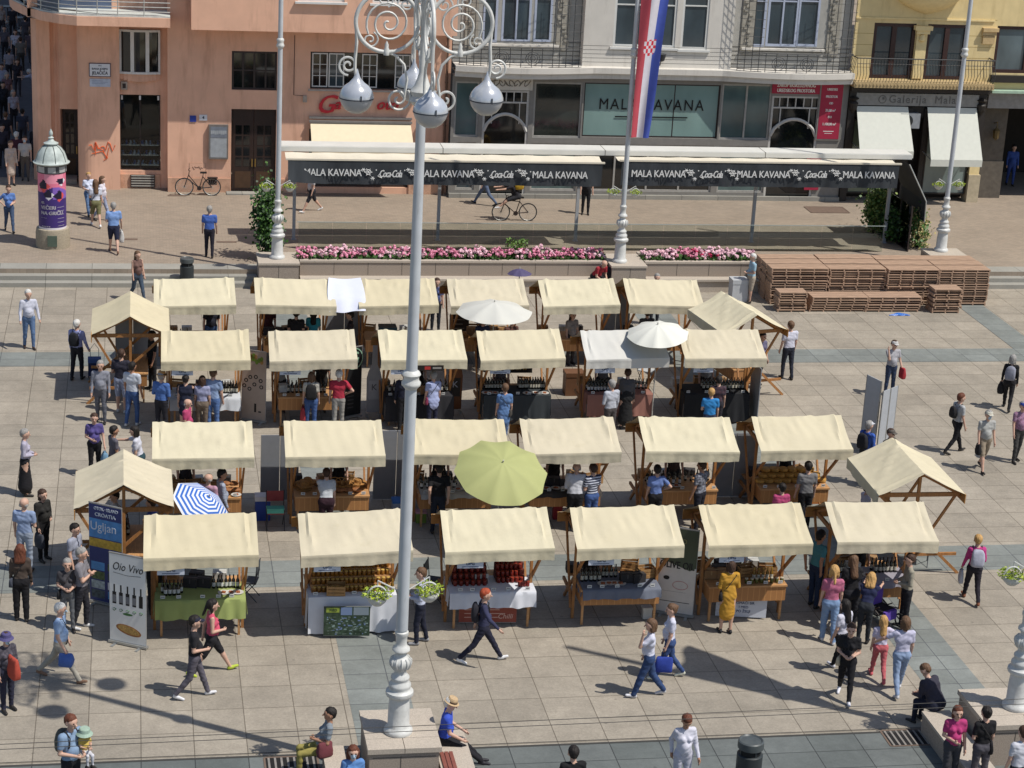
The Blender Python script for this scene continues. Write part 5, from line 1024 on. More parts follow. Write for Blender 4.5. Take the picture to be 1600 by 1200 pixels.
row(platem,'plate','2d',-.85,-.6,3,-.8,CT,'small plate at the left of the dark cloth stall','plate'); row(platem,'plate','2d',.3,.8,3,-.85,CT,'small plate at the right of the dark cloth stall','plate')
for y in (-.4,-.55,-.7): row(bot[1],'bottle','2e',-.85,-.2,8,y,CT,'bottle at the left of the white roofed stall','bottle')
row(bot[0],'bottle','2e',.55,.85,4,-.5,CT,'bottle at the right of the white roofed stall','bottle')
row(bot[0],'bottle','1a',-.8,-.2,4,-.8,CT,'small dark bottle on the back row left stall','bottle'); row(hatm,'straw_hat','1d',-.85,-.6,2,-.6,CT,'straw hat at the left of the pale parasol','hat'); row(boxm['brown'],'carton','1d',-.3,.6,4,-.4,CT,'brown box under the pale parasol','box'); row(boxm['dark'],'carton','1b',-.7,.3,4,-.4,CT,'dark box on the back row stall left of the white cloth','box')
for g_ in ('g1','g2'): row(boxm['brown'],'carton',g_,-.6,.5,4,-.4,CT,'brown box on the '+('upper' if g_=='g1' else 'lower')+' left gabled stall','box')
row(bot[0],'bottle','g2',.3,.8,6,-.6,CT,'dark bottle on the lower left gabled stall','bottle')

# ---- roll-up banners and boards
def rollup(pl,pr,h,lab,draw,mats,back='#9a9a98',foot=True,cat='banner',name='rollup_banner'):
    a=G(*pl); b=G(*pr); d=b-a; ang=math.atan2(d.y,d.x); w=d.length; c=(a+b)/2
    t=thing(name,lab,cat,(c.x,c.y,0),ang); mb=MB(); mb.bx(-w/2,w/2,-.008,.008,.07,h); part('sheet',mb,mat('banner_back_'+back.strip('#'),back,.6),t)
    f=MB(); draw(f,w,h); part('print',f,mats,t)
    if foot:
        f=MB(); f.bx(-w/2-.02,w/2+.02,-.05,.05,.02,.069); f.bx(-w/3-.03,-w/3+.03,-.2,.2,0,.019); f.bx(w/3-.03,w/3+.03,-.2,.2,0,.019); part('base',f,mat('alu','#a9aaa8',.35,metal=.6),t)
        f=MB(); f.bx(-w/2,w/2,-.014,.014,h,h+.025); part('top_bar',f,mat('alu','#a9aaa8',.35,metal=.6),t)
    return t
Yb_=-.009
def rect(f,x0,x1,z0,z1,m,e=0): f.bx(x0,x1,Yb_-.003-e,Yb_,z0,z1,m)
def d_oil(f,w,h):
    rect(f,-w/2+.01,w/2-.01,.08,h-.01,0)
    text(f,'Oio Vivo',.25,wallT(0,Yb_-.005,h-.28),1,shear=.3,sx=.78); f.tube([(-w/2+.1,Yb_-.006,h-.42),(0,Yb_-.006,h-.45),(w/2-.12,Yb_-.006,h-.42)],.006,3,1)
    for k in range(5):
        x=-w/2+.12+k*(w-.24)/4; z=h-1.13-.0*k; hh=.44; rect(f,x-.045,x+.045,z,z+hh*.62,1,.001); rect(f,x-.018,x+.018,z+hh*.62,z+hh,1,.001)
        if k<4: rect(f,x-.04,x+.04,z+.04,z+.2,5,.003)
        for q in range(2): f.tube([(x-.04,Yb_-.006,z-.12-q*.03),(x,Yb_-.006,z-.1-q*.06),(x+.04,Yb_-.006,z-.12)],.009,3,2)
    f.lathe([(.12,0),(.12,.002)],10,m=2,T=wallT(-.0,Yb_-.004,.72)@Matrix.Diagonal((1,.25,1,1)))
    f.lathe([(.3,0),(.3,.003)],24,m=3,T=wallT(.02,Yb_-.004,.36)@Matrix.Rotation(-.2,4,'Z')@Matrix.Diagonal((1,.36,1,1))); f.lathe([(.26,0),(.26,.005)],24,m=4,T=wallT(.02,Yb_-.004,.37)@Matrix.Rotation(-.2,4,'Z')@Matrix.Diagonal((1,.3,1,1)))
pr=[mat('print_white','#c6cad2',.5,var=.03),flat('print_black','#141417',.5),flat('print_green','#3f6b3a',.6),mat('print_bread','#8d5e35',.7,var=.3,scale=20),mat('print_bread2','#a3824a',.7,var=.4,scale=30),flat('print_labelgrey','#6d6e72',.6)]
rollup((172,1003),(229,1015),2.05,'white roll-up banner with five dark bottles and a loaf at the front left',d_oil,pr)
def d_ugl(f,w,h):
    rect(f,-w/2+.01,w/2-.01,.08,h-.01,0); rect(f,-w/2+.01,w/2-.01,h-.78,h-.34,1,.001); rect(f,-w/2+.01,w/2-.01,h-1.0,h-.8,2,.001)
    text(f,'OTOK · ISLAND',.1,wallT(.02,Yb_-.006,h-.1),3,bold=.002,sx=.85); text(f,'CROATIA',.12,wallT(0,Yb_-.006,h-.24),3,bold=.003); text(f,'Ugljan',.28,wallT(-.05,Yb_-.006,h-.52),3,sx=.95)
    for k in range(4):
        for q in range(2): rect(f,-w/2+.05+q*(w/2),-.03+q*(w/2),.15+k*.22+.02*q,.34+k*.22,[4,1,5,3,6,4,1,6][k*2+q],.002)
rollup((141,940),(192,952),2.35,'tall blue banner reading Ugljan beside the lower left gabled stall',d_ugl,[flat('navy','#27346b',.5),mat('sky_print','#4b86bd',.5,var=.2),mat('yellow_print','#b9983a',.6,var=.3,scale=12),flat('print_w2','#c9ced6',.5),mat('photo_dark','#3b4a52',.6,var=.6,scale=14),mat('photo_pale','#93a0a5',.6,var=.4,scale=14),mat('photo_green','#4e5f3c',.6,var=.5,scale=14)])
def d_olive(f,w,h):
    rect(f,-w/2+.01,w/2-.01,.08,h-.01,0); f.prism([(-w/2+.01,Yb_-.003,h-.01),(-w/2+.01,Yb_-.003,h-.75),(w/2-.15,Yb_-.003,h-.98),(w/2-.01,Yb_-.003,h-.9),(w/2-.01,Yb_-.003,h-.01)],(0,-.002,0),1)
    text(f,'SO',.16,wallT(.08,Yb_-.006,h-.3),2); text(f,'OLIVE OIL',.24,wallT(0,Yb_-.006,h-.88),3,bold=.004,sx=.72); f.lathe([(.07,0),(.07,.003)],14,m=3,T=wallT(-.22,Yb_-.004,h-1.2)@Matrix.Diagonal((1,.7,1,1)))
    pts=[(.1+.17*math.cos(a),Yb_-.006,.75+.1*math.sin(a)) for a in [k*math.pi/8 for k in range(17)]]; f.tube(pts,.006,3,4); rect(f,-w/2+.1,w/2-.1,.33,.345,3,.001); rect(f,-w/2+.08,w/2-.2,.58,.586,5,.001)
rollup((1022,957),(1082,966),2.1,'grey and green roll-up banner reading olive oil in the front row',d_olive,[mat('print_lilac','#c9c3bc',.5,var=.05),flat('print_sage','#4a5342',.6),flat('print_sage2','#8a8a5e',.5),flat('print_black','#141417',.5),flat('print_rose','#b3625c',.5),flat('print_mid','#7f7d7d',.5)])
def d_beige(f,w,h):
    rect(f,-w/2+.01,w/2-.01,.08,h-.01,0); rr=random.Random(2)
    for k in range(16): f.lathe([(.05,0),(.05,.003)],8,m=1 if k%3 else 4,T=wallT(rr.uniform(-.36,.25),Yb_-.004,h-.1-rr.random()*.2)@Matrix.Diagonal((1,1.5,1,1)))
    for x,z in ((-.1,0),(.06,0.02),(.2,-.08),(.22,-.26),(.02,-.2),(-.22,-.1),(-.27,-.26),(-.12,-.34)):
        f.lathe([(.058,0),(.058,.003)],14,m=2,T=wallT(x,Yb_-.004,h-.75+z)); f.lathe([(.03,0),(.03,.004)],12,m=0,T=wallT(x,Yb_-.004,h-.75+z))
    rect(f,.02,.08,.3,.55,2,.001); rect(f,.14,.22,.3,.34,2,.001)
rollup((377,657),(415,662),2.05,'beige roll-up banner with a cluster of black rings in the second row',d_beige,[mat('print_beige','#a8988c',.5,var=.04),flat('print_leafgreen','#6d8b34',.6),flat('print_black','#141417',.5),flat('print_mid','#7f7d7d',.5),flat('print_tan','#a5804a',.6)])
def d_g(f,w,h):
    rect(f,-w/2+.01,w/2-.01,.08,h-.01,0); text(f,'G',.5,wallT(0,Yb_-.006,h-.32),1,bold=.006); pts=[(.28*math.cos(a),Yb_-.006,h-.32+.3*math.sin(a)) for a in [k*math.pi/10 for k in range(21)]]; f.tube(pts,.016,3,1)
    for k in range(5): rect(f,-w/2+.1,w/2-.25,.3+k*.11,.33+k*.11,2,.001)
rollup((537,655),(563,650),2.05,'black roll-up banner with a large pale ringed letter G',d_g,[flat('print_blk2','#1a1b1e',.5),flat('print_mint','#8fb59c',.5),flat('print_dim','#4a4c4e',.5)])
def d_red(f,w,h):
    rect(f,-w/2,w/2,.08,h,0)
    for k in range(6): rect(f,-w/2+.12,w/2-.35+.1*math.sin(k*2),h-.14-k*.09,h-.125-k*.09,1,.001)
    text(f,'Chilli',.16,wallT(w/2-.25,Yb_-.006,.22),1,shear=.2)
rollup((716,977),(806,977),.78,'brick red banner with white lines under the red jar stall',d_red,[mat('brick_cloth','#8a4538',.7,var=.08),flat('print_w3','#c9a79c',.6)],foot=False)
def d_photo(f,w,h):
    rect(f,-w/2,w/2,.08,h,0); rr=random.Random(1)
    for k in range(110): x=rr.uniform(-w/2+.05,w/2-.06); z=rr.uniform(.1,h-.25); rect(f,x-.01,x+rr.uniform(.01,.05),z,z+rr.uniform(.01,.035),rr.choice((1,2,2,4)),.001+k*.00001)
    rect(f,-w/2+.05,-w/2+.33,h-.14,h-.03,3,.002); rect(f,-w/2+.36,-w/2+.6,h-.2,h-.02,4,.002); rect(f,-w/2+.63,w/2-.03,h-.2,h-.02,5,.002); text(f,'MED',.08,wallT(-w/2+.2,Yb_-.008,h-.085),0)
rollup((505,998),(577,998),.76,'dark green photo board of foliage leaning on the white cloth',d_photo,[mat('photo_forest','#2f4030',.5,var=.5,scale=9),flat('photo_silver','#7c8f8a',.6),flat('photo_stone','#59665d',.6),flat('photo_lime','#8b9a3c',.6),flat('photo_blue','#6d7fa0',.5),flat('photo_grey','#7a858e',.5)],foot=False)
def d_white(f,w,h):
    rect(f,-w/2,w/2,.04,h-.25,0); rect(f,-w/2,w/2,h-.248,h,1); text(f,'KUTJEVO SIR',.07,wallT(.12,Yb_-.006,h-.13),2)
    for k,s in enumerate(('OPG KUZMINO','DOMAĆI SIR','I MED','PO ŽELJI')): text(f,s,.085,wallT(.05,Yb_-.006,h-.36-k*.1),3,bold=.001)
rollup((1117,964),(1196,968),.84,'white poster board leaning on the yellow coat stall',d_white,[mat('poster_w','#c0c5cf',.5,var=.02),flat('poster_k','#262a24',.5),flat('poster_g','#8a8c55',.5),flat('poster_b','#4a5573',.5)],foot=False)
# bottle shaped standees
def standee(p,col,lab,cap):
    a=G(*p); t=thing('bottle_standee',lab,'display',a); mb=MB(); pr_=[(-.2,0),(.2,0),(.21,1.0),(.17,1.18),(.075,1.4),(.065,1.95),(-.065,1.95),(-.075,1.4),(-.17,1.18),(-.21,1.0)]
    mb.prism([(x,-.02,z+.12) for x,z in pr_],(0,.04,0)); part('board',mb,mat('standee_'+col.strip('#'),col,.4,var=.08,scale=3),t)
    mb=MB(); mb.prism([(x*.75,-.026,z) for x,z in ((-.2,.5),(.2,.5),(.2,1.05),(-.2,1.05))],(0,.004,0)); text(mb,'K',.26,wallT(0,-.03,.85),1); part('label',mb,[mat('stlabel'+col.strip('#'),cap,.5),flat('stk'+col.strip('#'),'#b9bac0' if cap<'#6' else '#4a4a50',.5)],t)
    mb=MB(); mb.bx(-.2,-.14,-.12,.12,0,.1); part('foot',mb,mat('alu','#a9aaa8',.35),t); mb=MB(); mb.bx(.14,.2,-.12,.12,0,.1); part('foot',mb,mat('alu','#a9aaa8',.35),t)
standee((583,650),'#8a8d92','grey cardboard display shaped like a bottle','#9a9da3'); standee((709,645),'#70401c','amber cardboard display shaped like a bottle','#2a2320')
# grey privacy panels
pgm=mat('panel_grey','#83868b',.6,var=.04)
pg2=mat('panel_pale','#a3a6aa',.6,var=.04)
def gpanel(p0,p1,h,lab):
    a=G(*p0); b=G(*p1); d=b-a; n=max(1,round(d.length/.5)); t=thing('folding_screen',lab,'screen',(a.x,a.y,0),math.atan2(d.y,d.x)); w=d.length/n
    for k in range(n): mb=MB(); mb.bx(k*w+.006,(k+1)*w-.006,-.012,.012,.03,h); mb.bx(k*w+.006,k*w+.03,-.016,.016,.0,h+.006,1); mb.bx((k+1)*w-.03,(k+1)*w-.006,-.016,.016,0,h+.006,1); part('panel',mb,[pg2,mat('alu','#a9aaa8',.35,metal=.6)],t)
gpanel((1343,694),(1366,706),2.05,'pale grey folding screen standing free on the right, left leaf'); gpanel((1368,714),(1392,704),1.9,'darker grey folding screen standing free on the right, right leaf')
for y0,xs,h,lab in ((R3+.95,((2.95,3.9),),1.75,'grey screen between the first two stalls of the third row'),(R3+.9,((5.75,6.9),),1.85,'grey screen between the wicker stall and the tall lamp'),(R3+.7,((14.45,15.6),),1.75,'dark grey screen left of the cheese stall'),(R1+.6,((14.2,15.1),),1.9,'pale grey screen between the two right back row stalls'),(R1+.8,((5.6,6.8),),1.9,'pale grey screen behind the draped white cloth'),(57.3,((-.65,.35),),2.0,'pale grey screen closing the upper left gabled stall')):
    for a,b in xs:
        n=max(1,round((b-a)/.5)); t=thing('folding_screen',lab,'screen',(a,y0,0)); w=(b-a)/n
        for k in range(n): mb=MB(); mb.bx(k*w+.006,(k+1)*w-.006,-.012,.012,.03,h); mb.bx(k*w+.006,k*w+.02,-.016,.016,0,h+.004,1); part('panel',mb,[pgm,mat('alu','#a9aaa8',.35,metal=.6)],t)
mb=MB(); mb.bx(-.012,.012,-.45,.45,.0,1.7); solo('side_panel',mb,pgm,'upright grey side board at the right of the last second row stall','screen',(17.25,53.3,0))

# ---- parasols
def parasol(p,zt,R,drop,n,lab,mats,tilt=0,tdir=0,stripe=None,name='parasol',hp=2.3,scal=.06,foot=True):
    c=G(*p,zt); T=Matrix.Rotation(tilt,4,Vector((math.cos(tdir),math.sin(tdir),0)))
    t=thing(name,lab,'umbrella',(c.x,c.y,zt)); mb=MB(); K=8
    nn=n*6
    for j in range(K+1):
        r=j/K
        for i in range(nn):
            a=2*math.pi*i/nn; f=(i%6)/6; rad=R*r*(1-scal*math.sin(math.pi*f)*r); z=-drop*(r**1.7)-.05*math.sin(math.pi*f)*r*R*.7; mb.V.append(tuple(T@Vector((rad*math.cos(a),rad*math.sin(a),z))))
    for j in range(K):
        for i in range(nn):
            a=j*nn+i;b=j*nn+(i+1)%nn; mb.F.append((a,b,b+nn,a+nn)); mb.M.append(j%2 if stripe else 0)
    if stripe:
        pass
    m=part('canopy',mb,mats,t,smooth=70)
    mb=MB(); rib=lambda r:-drop*(r**1.7)-.02
    for i in range(n): a=2*math.pi*i/n; q=MB(); q.tube([T@Vector((R*r*math.cos(a),R*r*math.sin(a),rib(r))) for r in (0,.3,.6,.98)],.008,4); part('rib',q,steel,t)
    q=MB(); q.tube([T@Vector((0,0,.06)),T@Vector((0,0,-.5)),(T@Vector((0,0,-.5)))+Vector((0,0,-(zt-.55)))] if foot else [T@Vector((0,0,.06)),T@Vector((0,0,-.8))],.018,8); part('pole',q,mat('pole_pale','#b0ada5',.5),t)
    return t
parasol((786,722),2.32,1.12,.34,10,'large lime green parasol between the third and front rows',[mat('parasol_green','#a0a36c',.75,var=.04,scale=2)],tilt=.42,tdir=.1)
bw=[mat('umb_blue','#2f63b4',.7,var=.05),mat('umb_white','#d3d6dd',.7,var=.03)]
def ring_umb(p,zt,R,n,lab,tilt,tdir):
    c=G(*p,zt); T=Matrix.Rotation(tilt,4,Vector((math.cos(tdir),math.sin(tdir),0))); t=thing('parasol',lab,'umbrella',(c.x,c.y,zt)); mb=MB(); K=16
    for j in range(K+1):
        r=.02+.98*j/K
        for i in range(n): a=2*math.pi*i/n+.2; mb.V.append(tuple(T@Vector((R*r*math.cos(a),R*r*math.sin(a),-.33*(r**1.6)))))
    for j in range(K):
        for i in range(n): a=j*n+i;b=j*n+(i+1)%n; mb.F.append((a,b,b+n,a+n)); mb.M.append(j%2)
    part('canopy',mb,bw,t); 
    for i in range(n): a=2*math.pi*i/n+.2; q=MB(); q.tube([T@Vector((R*r*math.cos(a),R*r*math.sin(a),-.33*(r**1.6)-.015)) for r in (.02,.5,.98)],.007,4); part('rib',q,steel,t)
    q=MB(); q.tube([T@Vector((0,0,.07)),T@Vector((0,0,-.6)),(T@Vector((0,0,-.6)))+Vector((0,0,-(zt-.65)))],.016,8); part('pole',q,mat('pole_pale','#b0ada5',.5),t)
ring_umb((326,776),1.95,.74,8,'blue and white ring striped umbrella behind the front left stall',.62,1.0)
parasol((773,472),2.6,1.13,.3,8,'pale grey parasol over the back row between two stalls',[mat('parasol_pale','#c3c2ba',.75,var=.03,scale=2)],tilt=.03,tdir=0)
parasol((1028,507),3.0,.88,.3,10,'white parasol resting over the white roofed stall',[mat('parasol_white','#d3d2c8',.75,var=.03,scale=2)],tilt=.16,tdir=-.6)
parasol((812,420),1.95,.4,.16,8,'small dark violet umbrella behind the back row',[mat('umb_violet','#4d4668',.7)],tilt=-.05,foot=False)

U_=.45
# ---- furniture and bits among the stalls
def chair(p,rz,lab,col='#3f4347',fold=True,grp=None):
    a=G(*p) if len(p)==2 else Vector(p); t=thing('folding_chair',lab,'chair',(a.x,a.y,U_ if grp else 0),rz,group=grp); m=mat('chair_'+col.strip('#'),col,.6); fm=mat('chair_tube','#33363a',.4)
    mb=MB(); mb.bx(-.2,.2,-.2,.2,.43,.46); part('seat',mb,m,t); mb=MB(); mb.bx(-.2,.2,.2,.22,.62,.88); part('backrest',mb,m,t)
    for s in (-1,1):
        mb=MB(); mb.tube([(s*.21,.22,.9),(s*.21,.18,.45),(s*.21,-.22,0)],.011,5); part('leg',mb,fm,t); mb=MB(); mb.tube([(s*.19,-.18,.45),(s*.19,.22,0)],.011,5); part('leg',mb,fm,t)
chair((388,935),-1.8,'dark folding chair right of the green cloth stall'); chair((430,825),0,'red and dark folding chair piled with bags','#8c3a3a'); chair((1008,560+40),2.5,'white folding chair left of the white roofed stall','#aeb0b0'); chair((678,935),1.2,'dark chair draped with a black coat near the red jar stall','#1d1e21'); chair((1435,880),-.4,'small wooden chair at the right end of the front row','#8c5b30'); chair((1225,820-20),.3,'brown chair where the pink clad person sits','#7a4a26')
def box(p,sz,col,lab,cat='box',rz=0,name='storage_box',top=None,z=0):
    a=G(*p,z); t=MB(); x,y,h=sz; t.bx(-x/2,x/2,-y/2,y/2,0,h*.82); t.bx(-x/2-.012,x/2+.012,-y/2-.012,y/2+.012,h*.82,h,1); return solo(name,t,[mat('bx_'+col.strip('#'),col,.6,var=.06),mat('bx_'+(top or col).strip('#')+'t',top or col,.5,var=.06)],lab,cat,(a.x,a.y,z),rz)
box((410,810),(.36,.3,.62),'#24408f','tall blue plastic box behind the front left stall',top='#c9ccd3'); box((625,800),(.4,.3,.35),'#9aa6b8','cooler box with blue lid by the grey screen',top='#3f74b8'); box((657,815),(.25,.2,.3),'#6f8a3a','green and pink striped tub behind the lamp pole',top='#b98a95'); box((686,818),(.22,.2,.26),'#8b93a8','pale blue tub behind the lamp pole')
box((605,530),(.5,.42,.42),'#2b7f8a','turquoise cube delivery bag on a back row counter',top='#1d3f48',z=.88); box((1010,965),(.2,.16,.27),'#c4c1b8','white printed carton on the ground by the olive oil banner',name='carton'); box((1268,785),(.3,.24,.55),'#a2622c','orange wooden box by the man in the grey T-shirt'); box((698,655),(.26,.2,.36),'#a98a66','brown carton at the feet of the woman in pale blue',name='carton')
box((895,615),(.55,.45,.7),'#6b4a33','brown wicker hamper between two second row stalls'); box((1190,775),(.75,.5,.8),'#3c3d3c','black market table box left of the pink clad person',top='#3f403f'); box((870,810),(.22,.16,.4),'#8a1e28','dark red carrier behind the second front stall gap'); box((1275,938-20),(.1,.1,.1),'#c2c4c4','tiny white carton at the foot of the teal shirted man',name='carton')
box((430,800),(.4,.2,.12),'#4fa08e','turquoise folded blanket on the red chair',z=.47,name='folded_blanket',cat='blanket')
a=G(1152,470); box((1152,470),(.55,.5,.8),'#b4b6b8','white utility box beside the old man in shorts',name='utility_box')
for lab,ys in (('upper',(1163,1092)),('lower',(1171,1100))):
    a=G(0,ys[0],6.0); b=G(1600,ys[1],6.0); d=b-a; mb=MB(); mb.tube([a-d*.8,a,b,b+d*.8],.005,5); solo('overhead_wire',mb,flat('wire','#3b3936',.6),lab+' of the two thin tram wires crossing the bottom of the picture','wire')

# price cards and clutter behind and between the stalls
card=shared('price_card',lambda m:(m.bx(-.05,.05,-.004,.004,0,.07),m.bx(-.035,.035,-.006,-.004,.03,.045,1)),[flat('card_white','#c9c9c4',.6),flat('card_ink','#3a3a44',.6)])
for st in ST:
    if st[0] in '432' and len(st)==2:
        for k in range(5): put(card,'price_card',st,-.75+k*.37+rnd.uniform(-.08,.08),-.93,CT+.004,'small white price card standing along the front edge of a stall counter','price card','price cards on the counters',0)
cl_=[(boxm['brown'],'carton','brown carton'),(boxm['white'],'carton','white carton'),(crate,'crate','wooden crate'),(boxm['dark'],'carton','dark box')]
for j,st in enumerate(sorted(k for k in ST if k[0]!='g')):
    for k in range(3):
        me,nm,ds=cl_[(j*3+k*5+k//2)%4]; w_={'4':'front','3':'third','2':'second','1':'back'}[st[0]]; p_=dict(zip('abcdef',('first','second','third','fourth','fifth','sixth')))[st[1]]
        put(me,nm,st,-.7+k*.6+rnd.uniform(-.1,.1),.55,.652,f'{ds} on the rear shelf of the {p_} stall from the left, {w_} row','box' if nm=='carton' else 'crate',f'{ds}s on the rear shelf, stall {p_} of the {w_} row')
    me,nm,ds=cl_[(j+1)%4]; put(me,nm,st,rnd.choice((-.5,.4)),1.15,0,f'{ds} on the ground behind the {p_} stall from the left, {w_} row','box' if nm=='carton' else 'crate',None)

mb=MB(); mb.bx(-.42,.42,-.015,.015,0,.34); text(mb,'Čarli',.26,wallT(0,-.02,.17),1,bold=.002,shear=.2); solo('shop_board',mb,[flat('board_black','#1b1713',.6),flat('gold_ink','#b58f45',.5)],'black board with golden script behind the dark bottle stall','sign',(10.55,R2+.2,1.15))
mb=MB(); mb.bx(-.4,.4,-.006,.006,0,.15); mb.bx(-.12,.04,-.008,-.006,.03,.12,1); mb.bx(.1,.34,-.008,-.006,.05,.1,2); solo('strip_banner',mb,[flat('board_black','#1b1713',.6),flat('strip_red','#a8322e',.5),flat('strip_grey','#8d8a84',.5)],'small black and red strip banner on the valance beside the lamp pole','sign',(7.75,R2+YC-DE-.05,ZE-VL-.02))
mb=MB(); mb.bx(-.22,.22,-.02,.02,0,.62); mb.bx(-.18,.18,-.024,-.02,.04,.58,1); solo('picture_panel',mb,[mat('crate_wood','#a37c4e',.7),mat('picture_red','#7d2a22',.5,var=.5,scale=6,col2='#b08a5a')],'framed dark red picture hanging at the right end of the striped top woman stall','picture',(11.35,R3+.1,1.15),.3)
a=G(686,492); mb=MB(); mb.bx(-.3,.3,-.02,.02,0,1.1); [mb.bx(-.2,.16-.05*(k%2),-.024,-.02,.9-k*.14,.93-k*.14,1) for k in range(6)]; solo('menu_board',mb,[mat('board_brown','#33261f',.6),flat('chalk','#8c8377',.6)],'dark brown menu board between two back row stalls','sign',(a.x,59.6,.2))
# ================================================================= PEOPLE
def surfnet(Dm,org,vs):
    nx,ny,nz=Dm.shape; ins=Dm<0
    P=np.zeros((nx-1,ny-1,nz-1,3)); C=np.zeros((nx-1,ny-1,nz-1))
    corners=[(i,j,k) for i in(0,1) for j in(0,1) for k in(0,1)]
    def cs(A,c): return A[c[0]:nx-1+c[0],c[1]:ny-1+c[1],c[2]:nz-1+c[2]]
    for a in corners:
        for ax in range(3):
            if a[ax]==0:
                b=list(a); b[ax]=1; b=tuple(b); da=cs(Dm,a); db=cs(Dm,b); m=(da<0)!=(db<0)
                if not m.any(): continue
                t=np.where(m,da/(da-db+1e-12*(da==db)),0)
                for q in range(3): P[...,q]+=np.where(m,a[q]+(t if q==ax else 0),0)
                C+=m
    act=C>0; idx=-np.ones(act.shape,int); ii=np.argwhere(act); idx[act]=np.arange(len(ii)); V=(P[act]/C[act][:,None]+ii)*vs+org
    F=[]
    for ax in range(3):
        o1,o2=[(1,2),(2,0),(0,1)][ax]; sl=[slice(1,-1)]*3; sl[ax]=slice(0,-1); A=ins[tuple(sl)]; sl2=list(sl); sl2[ax]=slice(1,None); B=ins[tuple(sl2)]
        m=A!=B; e=np.argwhere(m); 
        if not len(e): continue
        s=A[m]; off=np.ones(3,int); off[ax]=0; e=e+off
        u=np.zeros(3,int);u[o1]=1;v=np.zeros(3,int);v[o2]=1
        q=[idx[tuple((e-u-v).T)],idx[tuple((e-v).T)],idx[tuple(e.T)],idx[tuple((e-u).T)]]
        Q=np.stack(q,1); Q[~s]=Q[~s][:,::-1]; F.append(Q)
    F=np.concatenate(F); return V,F[(F>=0).all(1)],ii
def sdf_mesh(name,prims,vs,mats,face=None):
    # prims: (a,b,ra,rb,part,flat,k,axis) tapered capsules, flat scales thickness across 'axis'
    P=np.array([[*p[0]] for p in prims]+[[*p[1]] for p in prims]); R=max(max(p[2],p[3]) for p in prims)+.03
    lo=P.min(0)-R; hi=P.max(0)+R; n=np.ceil((hi-lo)/vs).astype(int)+2
    Dm=np.full(n,.3); Mn=np.full(n,9.); Id=np.zeros(n,int); gx=[lo[i]+np.arange(n[i])*vs for i in range(3)]
    for p in prims:
        a=np.array(p[0],float);b=np.array(p[1],float);ra,rb,pt=p[2],p[3],p[4]; fl=p[5] if len(p)>5 else 1; k=p[6] if len(p)>6 else .02
        rr=max(ra,rb)+.07; l=np.minimum(a,b)-rr; h=np.maximum(a,b)+rr; i0=np.maximum(((l-lo)/vs).astype(int),0); i1=np.minimum(((h-lo)/vs).astype(int)+2,n)
        X,Y,Z=np.meshgrid(*[gx[q][i0[q]:i1[q]] for q in range(3)],indexing='ij'); sl=tuple(slice(i0[q],i1[q]) for q in range(3))
        ab=b-a; L2=max(ab@ab,1e-9); px,py,pz=X-a[0],Y-a[1],Z-a[2]; t=np.clip((px*ab[0]+py*ab[1]+pz*ab[2])/L2,0,1)
        dx,dy,dz=px-t*ab[0],py-t*ab[1],pz-t*ab[2]; 
        d=np.sqrt(dx*dx+(dy/fl)**2+dz*dz)-(ra+(rb-ra)*t)
        if fl<1: d=d*(fl*.5+.5)
        c=Dm[sl]; hh=np.clip(.5+.5*(c-d)/k,0,1); Dm[sl]=c*(1-hh)+d*hh-k*hh*(1-hh)
        m=d<Mn[sl]; Mn[sl]=np.where(m,d,Mn[sl]); Id[sl]=np.where(m,pt,Id[sl])
    X,Y,Z=np.meshgrid(*gx,indexing='ij'); q=len(prims)*.7
    if name=='person': cm=((Id==1)|(Id==2)); Dm=Dm+cm*(.0045*np.sin(X*38+Z*14+q+2*np.sin(Z*9+Y*11))*np.sin(Z*27-Y*22+q+2*np.sin(X*15-Z*7))+.0022*np.sin(Z*63+X*47*np.sin(Z*5+q)+Y*33))
    else: Dm=Dm+.006*np.sin(X*95+Z*30+q)*np.sin(Y*88-Z*25)+.003*np.sin(X*170)*np.sin(Y*160+Z*60)
    V,F,ii=surfnet(Dm,lo,vs); pid=Id[ii[:,0],ii[:,1],ii[:,2]]; fm=pid[F[:,0]]
    if face is not None: fm=face(V[F].mean(1),fm)
    me=D.meshes.new(name); me.from_pydata(V.tolist(),[],F.tolist())
    for m in mats: me.materials.append(m)
    me.polygons.foreach_set('material_index',fm.astype(np.int32)); me.polygons.foreach_set('use_smooth',[True]*len(F)); me.update(); return me
def rot(v,ax,a):
    return Matrix.Rotation(math.radians(a),3,ax)@Vector(v)
SK={'l':mat('skin_light','#bf9a86',.6,var=.06,scale=20),'m':mat('skin_tan','#a67b62',.6,var=.06,scale=20),'d':mat('skin_brown','#7a5240',.6,var=.06,scale=20)}
HC={'k':'#1b1512','b':'#3f2b1f','r':'#5f3422','y':'#b08a55','g':'#8d8a86','w':'#c4c2bd','n':'#5f4632','o':'#9c4426'}
def desat(c):
    v=[int(c[i:i+2],16) for i in (1,3,5)]; g=sum(v)/3; return '#'+''.join('%02x'%int(max(0,min(255,g+(x-g)*.82))) for x in v)
def cl(c,pat=None):
    c=desat(c)
    if pat=='stripe': return stripes('cloth_stripe_'+c[1:],c,'#b8bcc8',16,2,.85)
    if pat=='check': return mat('cloth_check_'+c[1:],c,.85,var=.5,scale=24,col2='#9a7f96')
    if pat=='print': return mat('cloth_print_'+c[1:],c,.85,scale=18,col2='#2c2a33')
    return mat('cloth_'+c[1:],c,.88,var=.1,scale=7,bump=.006,wscale=14)
